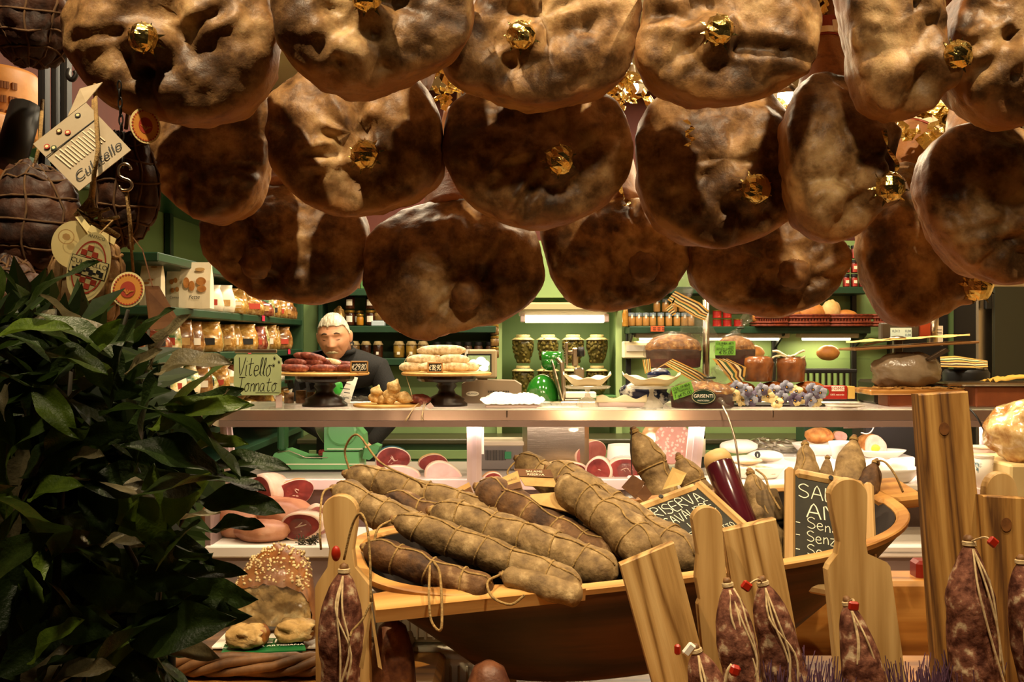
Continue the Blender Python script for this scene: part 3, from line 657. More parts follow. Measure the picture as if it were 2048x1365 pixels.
def strokes(mb, text, o, ex, ey, size, w, thick=.0006, slant=0, jit=0, seed=1, gap=.22, fit=None):
    """single-stroke handwriting laid as thin raised strokes on the plane o, ex, ey"""
    o = V(o); ex = V(ex).normalized(); ey = V(ey).normalized(); n = ex.cross(ey); x = 0; rnd = random.Random(seed)
    if fit:
        tot = sum(.45 if c == ' ' else max([q[0] for s_ in GL.get(c, []) for q in s_] or [.3])+gap for c in text)-gap+abs(slant)*.5; ex = ex*(fit/(tot*size))
    for ch in text:
        if ch == ' ': x += .45; continue
        st = GL.get(ch, []); mxw = max([q[0] for s_ in st for q in s_] or [.3])
        dy = rnd.uniform(-jit, jit); sc = 1+rnd.uniform(-jit, jit)
        for s_ in st:
            q = [(x+a*sc+b*slant, b*sc+dy) for a, b in s_]
            if len(q) > 2:
                q = [(p.x, p.y) for p in smooth_open([(a, b, 0) for a, b in q], 2*len(q))]
            vs = []
            for i, (a, b) in enumerate(q):
                a0, b0 = q[max(i-1, 0)]; a1, b1 = q[min(i+1, len(q)-1)]; l = sqrt((a1-a0)**2+(b1-b0)**2) or 1
                nx, ny = -(b1-b0)/l, (a1-a0)/l; c = o+ex*a*size+ey*b*size; d = (ex.normalized()*nx+ey*ny)*w/2
                vs += [c-d+n*thick*.2, c-d+n*thick, c+d+n*thick, c+d+n*thick*.2]
            m = len(q)
            fs = [(4*i+k, 4*i+k+1, 4*i+k+5, 4*i+k+4) for i in range(m-1) for k in range(3)]
            mb.add(vs, fs)
        x += mxw*sc+gap
    return x*size
def printed(text, o, ex, ey, size, m, parent, name='lettering', shear=0, align='CENTER', lift=.0006):
    """flat printed lettering"""
    cu = bpy.data.curves.new(name, 'FONT'); cu.body = text; cu.size = size; cu.align_x = align; cu.align_y = 'CENTER'; cu.shear = shear
    tmp = bpy.data.objects.new(name, cu); me = bpy.data.meshes.new_from_object(tmp); bpy.data.objects.remove(tmp); me.name = name; me.materials.clear(); me.materials.append(m); ob = bpy.data.objects.new(name, me); COL.objects.link(ob)
    ex = V(ex).normalized(); ey = V(ey).normalized(); ez = ex.cross(ey).normalized(); ey = ez.cross(ex)
    M3 = Matrix((ex, ey, ez)).transposed(); M4 = M3.to_4x4(); M4.translation = V(o)+ez*lift
    ob.parent = parent
    pm = Matrix.Translation(parent.location) @ parent.rotation_euler.to_matrix().to_4x4()
    q = parent.parent
    while q is not None: pm = Matrix.Translation(q.location) @ q.rotation_euler.to_matrix().to_4x4() @ pm; q = q.parent
    ob.matrix_local = pm.inverted() @ M4
    return ob
def quadcard(name, tl, tr, br, bl, m, parent=None, th=.0012):
    a, b, c, d = [V(q) for q in (tl, tr, br, bl)]; n = (b-a).cross(d-a).normalized()*th
    return MB().add([a, b, c, d, a+n, b+n, c+n, d+n], [(3, 2, 1, 0), (4, 5, 6, 7), (0, 1, 5, 4), (1, 2, 6, 5), (2, 3, 7, 6), (3, 0, 4, 7)])
def disc(mb, c, ex, ey, rx, ry, th, n=28, inner=0):
    c = V(c); ex = V(ex).normalized(); ey = V(ey).normalized(); nn = ex.cross(ey)
    o = [c+ex*rx*cos(2*pi*k/n)+ey*ry*sin(2*pi*k/n) for k in range(n)]
    if inner:
        i_ = [c+(p-c)*inner for p in o]; vs = [p+nn*th for p in o]+[p+nn*th for p in i_]
        return mb.add(vs, [(k, (k+1) % n, n+(k+1) % n, n+k) for k in range(n)])
    vs = o+[p+nn*th for p in o]
    return mb.add(vs, [tuple(range(n-1, -1, -1)), tuple(range(n, 2*n))]+[(k, (k+1) % n, n+(k+1) % n, n+k) for k in range(n)])

# ================================================================== NETTED CULATELLI, TAGS, WHEELS (left)
mCUL = mat('dark_netted_casing', '#20100a', '#4d2c18', '#7d5836', scale=16, lo=.35, hi=.6, rough=.6, bump=1, bscale=40)
mCULP = mat('pale_netted_casing', '#6a4c2a', '#a5835a', '#c7a97e', scale=14, lo=.33, hi=.55, rough=.6, bump=.6, bscale=60)
def netted(px, py, rx, ry, Y, nr, nm, seed, label, m, string, top=None, sr=.0022, rope=True):
    C = P(px, py, Y); a, c = S(rx, Y), S(ry, Y); b = a*.85
    t = thing('netted_culatello', label, 'cured meat', C)
    def disp(d):
        q = math.atan2(d.y, d.x); th = math.acos(max(-1, min(1, d.z)))
        bul = abs(sin(q*nm/2))*abs(sin(th*nr/1.0*1.0))
        return .92+.075*sqrt(bul)+.13*nz(d, 1.6, seed)+.06*nz(d, 5, seed)+.035*nz(d, 13, seed)-.10*d.z*(d.z > 0)
    MB().ball(C, (a, b, c), 64, 40, disp).build('body', m, t, True)
    mb = MB()
    def pt(th, q):
        d = V((sin(th)*cos(q), sin(th)*sin(q), cos(th))); k = disp(d)*1.012; return C+V((d.x*a*k, d.y*b*k, d.z*c*k))
    for i in range(1, nr):
        th = pi*i/nr; mb.tube([pt(th+.03*sin(3*q_+i), q_) for q_ in [2*pi*k/26 for k in range(26)]], sr, 5, closed=True)
    for j in range(nm):
        q_ = 2*pi*j/nm; mb.tube([pt(pi*k/18+1e-3, q_+.05*sin(k)) for k in range(19)], sr, 5)
    mb.build('netting', string, t, True)
    if rope:
        tp = C+V((0, 0, c*.9)); e = P(*top) if top else tp+V((0, .03, .35))
        MB().tube([tp, tp.lerp(e, .3)+V((.004, 0, 0)), e], .0035, 6).build('rope', mROPE, t, True)
    return t, C
mDT = mat('netting_string_dark', '#4a3420', '#6b4e30', scale=50, rough=.9)
netted(60, 20, 95, 115, 1.72, 9, 10, 3, 'dark netted culatello in the top left corner', mCUL, mDT, rope=False)
netted(70, 450, 105, 135, 1.70, 8, 9, 5, 'large dark netted culatello at the left edge', mCUL, mDT, (85, 200, 1.75))
netted(252, 370, 66, 125, 1.66, 8, 8, 8, 'brown netted culatello hanging beside the S hook', mCUL, mDT, (248, 160, 1.7))
netted(20, 620, 80, 120, 1.55, 8, 9, 11, 'low netted culatello behind the laurel at the left edge', mCUL, mDT, rope=False)
ft, FC = netted(175, 560, 72, 128, 1.38, 8, 9, 14, 'pale netted culatello carrying the oval check label', mCULP, mTWINE, (188, 200, 1.42), .0026)
mb = MB()
for dx in (-20, -8, 6, 20):
    mb.tube([P(170+dx, 432, 1.33), P(180+dx*.3, 405, 1.34), P(186, 390, 1.36)], .0028, 6)
mb.build('tie_strings', mROPE, ft, True)
mb = MB()
for k in range(7): mb.tube([P(165+k*8+random.uniform(-8, 8), 445+random.uniform(-8, 8), 1.315)+V((random.uniform(-.02, .02), 0, random.uniform(-.02, .02))) for _ in range(4)], .0026, 6)
mb.build('knot', mROPE, ft, True)
# oval label with red and cream check
mCREAM = mat('cream_label', '#e9d79a', '#dcc888', scale=12, rough=.7)
mLRED = mat('label_red', '#a8371f', rough=.7); mLOCH = mat('label_ochre', '#cf8a35', rough=.7)
def oval_label():
    c = P(178, 535, 1.25); ex = V((.95, .12, -.28)).normalized(); ey = V((-.28, -.1, .95)); ey = (ey-ex*ey.dot(ex)).normalized()
    if ex.cross(ey).y > 0: pass
    rx, ry = S(40, 1.25), S(72, 1.25)
    t = thing('oval_label', 'cream oval label with red check lettered CULATELLO', 'label', c-ey*ry)
    n = ex.cross(ey)
    disc(MB(), c, ex, ey, rx, ry, .0015, 40).build('card', mCREAM, t)
    disc(MB(), c+n*.0018, ex, ey, rx*.80, ry*.76, .0003, 40, .93).build('red_ring', mLRED, t)
    mb = MB(); w = rx*.27
    for i in range(-3, 3):
        for j in range(-5, 5):
            x, y = (i+.5)*w, (j+.5)*w
            if (i+j) % 2 == 0 and (x/(rx*.66))**2+(y/(ry*.66))**2 < 1 and abs(y) > ry*.2:
                mb.box(c+n*.0019+ex*x+ey*y, (w, w, .0005), Matrix((ex, ey, n)).transposed())
    mb.build('check_pattern', mLRED, t)
    b = MB().box(c+n*.0022, (rx*1.75, ry*.46, .0008), Matrix((ex, ey, n)).transposed()).build('name_panel', mCREAM, t)
    MB().box(c+n*.0019, (rx*1.82, ry*.5, .0006), Matrix((ex, ey, n)).transposed()).build('panel_border', mINK, t)
    printed('CULATELLO', c+n*.0027+ey*ry*.1, ex, ey, rx*.33, mINK, t)
    mb = MB()
    for k in range(9): mb.box(c+n*.003+ex*((k-4)*rx*.17)+ey*(-ry*.10+.002*sin(k*2)), (rx*.17, ry*(.05+.05*(k % 3)), .0005), Matrix((ex, ey, n)).transposed())
    mb.build('farm_drawing', mINK, t)
    printed('ANTICO', c+n*.0017+ey*ry*.86, ex, ey, rx*.22, mINK, t)
    printed('1967', c+n*.0017-ey*ry*.87, ex, ey, rx*.2, mINK, t)
    MB().tube([c+ey*ry*.93, c+ey*ry*1.2+V((.003, .03, .01)), P(185, 440, 1.33)], .0012, 5).build('string', mROPE, t)
    return t
oval_label()
def round_seal(px, py, Y, r, label, tilt=.2, name='round_label'):
    c = P(px, py, Y); ex = V((1, tilt, -.15)).normalized(); ey = V((0, .1, 1)); ey = (ey-ex*ey.dot(ex)).normalized(); n = ex.cross(ey); r = S(r, Y)
    t = thing(name, label, 'label', c-ey*r)
    disc(MB(), c, ex, ey, r*.88, r, .0015, 40).build('card', mCREAM, t)
    disc(MB(), c+n*.0017, ex, ey, r*.76, r*.87, .0003, 40).build('ochre_disc', mLOCH, t)
    mb = MB()
    for k in range(30):
        q = 2*pi*k/30; p = c+n*.002+ex*cos(q)*r*.74+ey*sin(q)*r*.84
        mb.box(p, (r*.09, r*.09, .0006), Matrix((ex, ey, n)).transposed() @ Matrix.Rotation(q+.78, 3, 'Z'))
    mb.build('tooth_border', mLRED, t)
    disc(MB(), c+n*.0021, ex, ey, r*.40, r*.46, .0004, 30).build('red_centre', mLRED, t)
    mb = MB()
    for k in range(9): q = pi*(k/8)*.8+.3; mb.box(c+n*.0027+ex*cos(q)*r*.2-ey*(sin(q)*r*.1+r*.05), (r*.03, r*.28, .0004), Matrix((ex, ey, n)).transposed() @ Matrix.Rotation(q-pi/2, 3, 'Z'))
    mb.build('ray_emblem', mLOCH, t)
round_seal(256, 580, 1.24, 36, 'round red and ochre seal of origin beside the oval label')
round_seal(290, 252, 1.56, 36, 'round brown seal tag under the first ham', 1.0)
# pale scroll-shaped tag and small paper slips above the oval label
t = thing('round_crest_tag', 'round cream tag with a crest partly behind the oval label', 'label', P(150, 480, 1.29))
disc(MB(), P(150, 490, 1.285), (1, .1, -.2), (.2, 0, 1), S(45, 1.285), S(48, 1.285), .0015, 36).build('card', mCREAM, t)
disc(MB(), P(133, 474, 1.275), (1, .1, -.2), (.2, 0, 1), S(16, 1.28), S(15, 1.28), .001, 24, .88).build('crest_ring', mKRAFT, t)
disc(MB(), P(133, 474, 1.275), (1, .1, -.2), (.2, 0, 1), S(8, 1.28), S(7, 1.28), .001, 7).build('crest', mKRAFT, t)
one('paper_slip', quadcard('s', P(175, 462, 1.275), P(182, 450, 1.275), P(232, 478, 1.27), P(228, 490, 1.27), mCREAM), mCREAM, 'narrow cream paper slip tied across the knot of the pale culatello', 'paper slip')
one('paper_slip', quadcard('s', P(150, 434, 1.28), P(163, 432, 1.28), P(188, 462, 1.275), P(176, 468, 1.275), mCREAM), mCREAM, 'short cream paper slip standing up at the knot', 'paper slip')
# grey culatello tag, hanging diagonal
def culatello_tag():
    a, b, c, d = P(66, 288, 1.30), P(172, 205, 1.33), P(262, 300, 1.30), P(158, 382, 1.27)
    t = thing('grey_product_tag', 'grey card tag lettered Culatello hanging diagonally on twine', 'tag', d)
    mT = mat('grey_card', '#a49274', '#b0a084', scale=18, rough=.6)
    quadcard('c', a, b, c, d, mT, t).build('card', mT, t)
    ex = (c-d).normalized(); ey = (a-d); ey = (ey-ex*ey.dot(ex)).normalized(); n = ex.cross(ey); w = (c-d).length; h = (a-d).length
    if n.y > 0: n = -n
    def at(u, v): return d+(c-d)*u+(a-d)*v+n*.0016
    printed('Culatello', at(.5, .16), ex, ey, w*.24, mINK, t, shear=.4)
    mb = MB()
    for i in range(13):
        l = [.30, .26, .33, .28][i % 4]; mb.box(at(.14+i*.055, .36+l*.5*.9), (w*.018, h*l, .0004), Matrix((ex, ey, n)).transposed())
    mb.build('printed_lines', mPAPER, t)
    MB().box(at(.5, .70), (w, .0012, .0006), Matrix((ex, ey, n)).transposed()).build('fold_line', mINK, t)
    for k, (u, v, m) in enumerate(((.12, .82, mLRED), (.18, .74, mGREEND), (.42, .90, mKRAFTD), (.50, .80, mLRED), (.80, .92, mINK))):
        disc(MB(), at(u, v), ex, ey, w*.045, w*.045, .0007, 18).build('printed_emblem', m, t)
        disc(MB(), at(u, v)+n*.0006, ex, ey, w*.025, w*.025, .0004, 14).build('emblem_core', mCREAM, t)
    u1, u2 = P(205, 178, 1.38), P(150, 225, 1.34)
    MB().add([b, b.lerp(a, .35), P(160, 178, 1.37), P(205, 165, 1.38)], [(0, 1, 2, 3)]).build('upper_leaf', mT, t, solid=.001)
    MB().tube([P(190, 170, 1.4), P(192, 230, 1.31), P(196, 300, 1.27), P(188, 350, 1.26), P(186, 395, 1.31)], .003, 6).build('twine', mROPE, t, True)
culatello_tag()
# S hook with string and chain
t = thing('s_hook', 'steel S hook holding a string beside the grey tag', 'hook', P(250, 380, 1.45))
q = [(262,340),(258,331),(248,328),(238,335),(238,350),(248,357),(260,362),(264,373),(256,381),(243,380),(238,372)]
MB().tube(smooth_open([P(x, y, 1.45) for x, y in q], 40), S(3.2, 1.45), 8).build('hook', mSTEEL, t, True)
MB().tube([P(252, 378, 1.45), P(258, 440, 1.46), P(262, 490, 1.47), P(268, 560, 1.48)], .0022, 6).build('string', mROPE, t, True)
MB().tube([P(255, 380, 1.452), P(262, 450, 1.462), P(266, 500, 1.472)], .0018, 6).build('string_end', mROPE, t, True)
t = thing('hanging_chain', 'dark chain from which the S hook hangs', 'chain', P(246, 330, 1.45))
for k in range(10):
    y = 325-k*17; c = P(246-k*.8, y, 1.452); ax = (V((1, 0, 0)) if k % 2 else V((0, 1, 0)))
    MB().tube([c+ax*S(4, 1.45)*cos(a)+V((0, 0, 1))*S(11, 1.45)*sin(a) for a in [2*pi*j/12 for j in range(12)]], S(1.6, 1.45), 5, closed=True).build('link', mBLACK, t, True)
# dark post with small hook
t = thing('window_post', 'black slotted metal post behind the tags at upper left', 'post', P(110, 300, 2.0))
for dx, w in ((-18, 14), (6, 10), (26, 14)):
    MB().bbox(P(106+dx, 150, 2.0)+V((0, 0, -.55)), (S(w, 2), .03, 2.1), .004).build('upright', mBLACK, t)
MB().tube(smooth_open([P(138, 140, 1.98), P(136, 152, 1.96), P(144, 160, 1.95), P(152, 150, 1.95), P(150, 142, 1.95)], 16), .005, 6).build('peg_hook', mBLACK, t, True)
# brown card standing behind the laurel
one('brown_folder_card', quadcard('c', P(290, 572, 1.45), P(318, 572, 1.47), P(365, 655, 1.47), P(300, 660, 1.44), mKRAFTD).tube([P(305, 573, 1.46), P(285, 500, 1.55), P(262, 470, 1.62)], .001, 4), mKRAFTD, 'dark brown card hanging below the round seal', 'card')
# wheels of hard cheese on a green shelf
mPARM = mat('hard_cheese_rind', '#a8682a', '#c88a42', scale=9, rough=.5, bump=.2)
def wheel(px, py, Y, r, h, label, seed, ry=0):
    c = P(px, py, Y); t = thing('hard_cheese', label, 'cheese', c); rot = Matrix.Rotation(ry, 3, 'Y')
    MB().lathe([(0, -h/2), (r*.92, -h/2), (r*.985, -h*.44), (r*1.0, -h*.2), (r*1.01, 0), (r*1.0, h*.2), (r*.985, h*.44), (r*.92, h/2), (0, h/2)], c, 48, rot).build('rind', mPARM, t, True)
    mb = MB()
    for k in range(40):
        q = -2.6+k*.052
        for j in range(3):
            if (k*7+j*3) % 5 == 0: continue
            d = rot @ V((cos(q)*r*1.008, sin(q)*r*1.008, (j-1)*h*.2)); mb.box(c+d, (.006, .006, h*.10), rot @ Matrix.Rotation(q, 3, 'Z'))
    mb.build('pin_dot_marks', mat('rind_marks', '#7d4a1c', rough=.7), t)
wheel(-25, 215, 2.75, .135, .19, 'wheel of hard cheese with pin-dot marks at the left edge', 1)
wheel(-60, 300, 2.55, .13, .17, 'front cheese wheel cut by the left picture edge', 2)
one('cheese_shelf', MB().bbox((-1.40, 2.65, P(0, 335, 2.6).z), (.36, .5, .03), .004), mGREEND, 'green shelf bracketed under the cheese wheels', 'shelf')
one('netting_roll', MB().tube([P(18, 330, 1.9), P(52, 215, 1.95)], .03, 14), mBLACK, 'black stick-like bar leaning before the cheese wheels', 'bar', smooth=True)
# ================================================================== LAUREL BUSH (lower left, near the window)
def leaf_mesh(kind):
    rnd = random.Random(kind); bend = rnd.uniform(.10, .35); wav = rnd.uniform(.02, .05); fold = rnd.uniform(.15, .5); n, m = 12, 6
    w0 = rnd.uniform(.16, .23); tw = rnd.uniform(-.5, .5)
    vs = []
    for i in range(n+1):
        f = i/n; w = w0*(sin(pi*min(1, f**.85)))**.8 if 0 < f < 1 else .004
        for j in range(-m//2, m//2+1):
            g = j/(m/2); x = w*g; y = f; z = bend*(-(f-.1)**2)*1.2+abs(g)*w*fold+wav*sin(f*11+g*2)*abs(g)
            a = tw*f; vs.append((x*cos(a)-z*sin(a)*.3, y, z*cos(a)+x*sin(a)))
    k = m+1
    fs = [(i*k+j, i*k+j+1, (i+1)*k+j+1, (i+1)*k+j) for i in range(n) for j in range(m)]
    me = bpy.data.meshes.new('leaf'); me.from_pydata(vs, [], fs); me.polygons.foreach_set('use_smooth', [True]*len(fs)); me.update()
    return me
def leaf_material(name, c1, c2, c3):
    m = mat(name, c1, c2, c3, scale=3, rough=.42, bump=.25, bscale=30, spec=.45)
    nt = m.node_tree; b = nt.nodes['Principled BSDF']; out = nt.nodes['Material Output']; tr = nt.nodes.new('ShaderNodeBsdfTranslucent'); mx = nt.nodes.new('ShaderNodeMixShader')
    nt.links.new(b.inputs['Base Color'].links[0].from_socket, tr.inputs[0]); mx.inputs[0].default_value = .28   # thin leaves let some light through
    nt.links.new(b.outputs[0], mx.inputs[1]); nt.links.new(tr.outputs[0], mx.inputs[2]); nt.links.new(mx.outputs[0], out.inputs[0])
    return m
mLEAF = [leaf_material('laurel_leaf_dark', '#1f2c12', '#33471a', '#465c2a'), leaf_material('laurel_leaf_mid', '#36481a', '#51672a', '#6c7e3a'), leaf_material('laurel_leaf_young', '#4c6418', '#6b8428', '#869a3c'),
         leaf_material('laurel_leaf_dry', '#5b543c', '#857a58', '#a59a76')]
LEAVES = [leaf_mesh(k) for k in range(8)]
for k, me in enumerate(LEAVES): me.materials.append(mLEAF[0])
LV = {}
def leaf_me(k, c):
    if (k, c) not in LV:
        me = LEAVES[k].copy(); me.name = 'leaf'; me.materials.clear(); me.materials.append(mLEAF[c]); LV[(k, c)] = me
    return LV[(k, c)]
base = V((-.42, 1.02, .90))
bush = thing('laurel_bush', 'dense dark laurel bush filling the lower left corner', 'plant', base)
rnd = random.Random(5)
MB().lathe([(.13, 0), (.15, .02), (.18, .16), (.19, .18), (.175, .18), (.0, .17)], base, 28).build('pot', mat('terracotta_pot', '#5d2f18', rough=.7), bush, True)
def place_leaf(p, d, size, c, k, roll):
    d = V(d).normalized(); up = V((0, -.4, 1)); x = d.cross(up)
    if x.length < .05: x = V((1, 0, 0))
    x.normalize(); z = x.cross(d); M3 = Matrix((x, d, z)).transposed() @ Matrix.Rotation(roll, 3, 'Y')
    o = bpy.data.objects.new('leaf', leaf_me(k, c)); COL.objects.link(o); o.parent = bush
    M4 = M3.to_4x4() @ Matrix.Diagonal((size, size, size, 1)); M4.translation = V(p)-base; o.matrix_local = M4
# branches
tips = []
for k in range(34):
    px, py = rnd.uniform(-20, 430), rnd.uniform(620, 1330); Y = rnd.uniform(.92, 1.16)
    if px > 300 and py < 760: px -= 130
    e = P(px, py, Y); b0 = base+V((rnd.uniform(-.05, .05), rnd.uniform(-.05, .05), .15)); mid = b0.lerp(e, .5)+V((rnd.uniform(-.05, .05), rnd.uniform(-.03, .05), .03))
    MB().tube(smooth_open([b0, mid, e], 8), [.006-.0005*i for i in range(9)], 6).build('branch', mat('laurel_bark', '#2a2413', rough=.8) if k == 0 else bpy.data.materials['laurel_bark'], bush, True)
# outline of the bush in the picture: leaves fill it
def inside(x, y):
    lim = [(480, 20), (560, 70), (620, 130), (680, 240), (740, 300), (830, 350), (900, 390), (960, 400), (1040, 380), (1120, 340), (1200, 330), (1300, 330), (1365, 320)]
    for (y0, x0), (y1, x1) in zip(lim, lim[1:]):
        if y0 <= y <= y1: return x < x0+(x1-x0)*(y-y0)/(y1-y0)
    return False
n = 0
while n < 170:
    x, y = rnd.uniform(-40, 480), rnd.uniform(600, 1365)
    if not inside(x, y): continue
    Y = rnd.uniform(.88, 1.12); q = rnd.uniform(-.5, 2.4); d = V((cos(q), rnd.uniform(-.7, .5), sin(q)*.8))
    place_leaf(P(x, y, Y)-d*.03, d, rnd.uniform(.06, .115), rnd.choices((0, 1, 2, 3), (.50, .27, .11, .12))[0], rnd.randrange(8), rnd.uniform(-1.2, 1.2)); n += 1
# the prominent leaves one can tell apart: (base px, tip px, Y, colour, roll)
for (x0, y0, x1, y1, Y, c, roll) in [(40,640,138,485,.92,0,.2),(-20,680,128,628,.90,2,.1),(0,600,-10,520,.95,1,0),(150,760,205,640,.95,2,.9),(230,760,250,630,.98,0,.8),(300,740,345,620,.98,3,.6),
        (250,750,310,690,.96,3,.3),(310,750,440,695,.92,3,.25),(270,700,320,600,.97,0,.3),(300,860,455,770,.92,2,.4),(390,870,500,790,.93,1,-.6),(340,860,450,760,.95,0,.4),(420,930,570,915,.93,0,.2),
        (400,1000,560,1005,.93,0,.3),(400,960,530,960,.95,0,-.4),(420,1060,520,1040,.95,0,.2),(60,1330,145,1230,.88,2,.3),(100,1365,215,1320,.88,3,.2),(70,770,150,870,.9,2,.5),(330,1290,420,1300,.92,3,.3),
        (140,920,200,900,.9,3,.2),(60,1000,140,950,.9,2,.4),(200,1090,260,1060,.9,3,.3),(100,860,140,770,.95,3,.4),(20,760,-10,830,.9,3,.4),(380,900,470,860,.94,2,.3),(350,1150,480,1130,.95,0,.3),(300,1090,420,1100,.95,0,.1),
        (440,830,440,770,.94,3,.8),(400,1040,300,1130,.9,1,.3),(410,820,330,800,.93,2,.2),(330,1180,500,1200,.98,0,1.0),(320,1220,490,1235,.98,0,1.0)]:
    a, b = P(x0, y0, Y), P(x1, y1, Y-.03); place_leaf(a, b-a, (b-a).length, c, rnd.randrange(8), roll)
# inner mass of small leaves behind, too many to count
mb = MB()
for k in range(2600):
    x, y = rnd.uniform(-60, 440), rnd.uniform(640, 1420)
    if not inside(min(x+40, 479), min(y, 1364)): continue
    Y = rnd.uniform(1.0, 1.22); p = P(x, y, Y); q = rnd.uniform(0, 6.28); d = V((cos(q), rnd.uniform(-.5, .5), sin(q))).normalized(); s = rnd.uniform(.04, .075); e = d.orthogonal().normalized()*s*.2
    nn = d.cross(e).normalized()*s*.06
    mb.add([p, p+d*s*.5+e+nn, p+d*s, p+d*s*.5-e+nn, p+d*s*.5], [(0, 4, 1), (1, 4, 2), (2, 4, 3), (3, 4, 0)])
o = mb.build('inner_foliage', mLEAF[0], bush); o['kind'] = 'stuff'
# ================================================================== DOUGH TROUGH, SALAMI, BOARDS
FL, FR = P(860, 1222, 1.30), P(1800, 1104, 1.50)
ta = (FR-FL).normalized(); tb = V((-ta.y, ta.x, 0)).normalized()*cos(R_(15))+V((0, 0, 1))*sin(R_(15)); tb = (tb-ta*tb.dot(ta)).normalized(); tn = ta.cross(tb)
TW, TL = .135, (FR-FL).length/2+.085
TC = (FL+FR)/2+tb*TW
troot = thing('dough_trough', 'long carved wooden dough trough holding the salami', 'trough', TC-tn*.19, Matrix((ta, tb, tn)).transposed())
def tro(u, e, l, w): # superellipse
    c, s = cos(u), sin(u); return (l*(abs(c)**(2/e))*(1 if c >= 0 else -1), w*(abs(s)**(2/e))*(1 if s >= 0 else -1))
TD = .19
def ring(l, w, z, e=3.0, n=72): return [V((*tro(2*pi*k/n, e, l, w), z)) for k in range(n)]
def stack(mb, rings):
    n = len(rings[0]); b = len(mb.v)
    for r in rings: mb.v += r
    for i in range(len(rings)-1):
        for k in range(n): mb.f.append((b+i*n+k, b+i*n+(k+1) % n, b+(i+1)*n+(k+1) % n, b+(i+1)*n+k))
    return mb
def lip(l, w, z): return [V((p.x, p.y, p.z+.018*(p.x/TL)**4)) for p in ring(l, w, z)]
mb = stack(MB(), [ring(TL*.52, TW*.55, .0, 2.3), ring(TL*.60, TW*.72, .018, 2.4), ring(TL*.72, TW*.87, .07, 2.5), ring(TL*.88, TW*.96, .135, 2.8), lip(TL, TW, TD-.004)])
mb.f.append(tuple(range(71, -1, -1))); mb.build('hull', mTROUGH, troot, True, False)
mb = stack(MB(), [lip(TL-.02, TW-.018, TD-.002), ring(TL*.84, TW*.82, .145, 2.8), ring(TL*.66, TW*.7, .09, 2.4), ring(TL*.5, TW*.5, .045, 2.3), ring(.02, .02, .04, 2)])
mb.build('bowl_inside', mat('trough_inside_dark', '#140b05', '#211208', scale=10, rough=.7), troot, True, False)
stack(MB(), [lip(TL+.0005, TW+.001, TD-.007), lip(TL+.001, TW+.0015, TD+.001), lip(TL-.001, TW-.001, TD+.003), lip(TL-.015, TW-.013, TD+.003), lip(TL-.019, TW-.0165, TD-.001), lip(TL-.019, TW-.0165, TD-.01)]).build('rim', mRIM, troot, False, False)
MB().prism([(-TL+.015, -.128), (-TL+.30, -TW-.004), (-TL+.28, -TW+.02), (-TL+.06, -.08), (-TL+.018, -.085)], TD-.012, TD+.006, Matrix(((1, 0, 0), (0, 0, 1), (0, 1, 0)))).build('lug', mRIM, troot, False, False)
MB().bbox((TL+.02, .04, TD+.008), (.09, .085, .022), .005).build('lug', mRIM, troot, False, False)

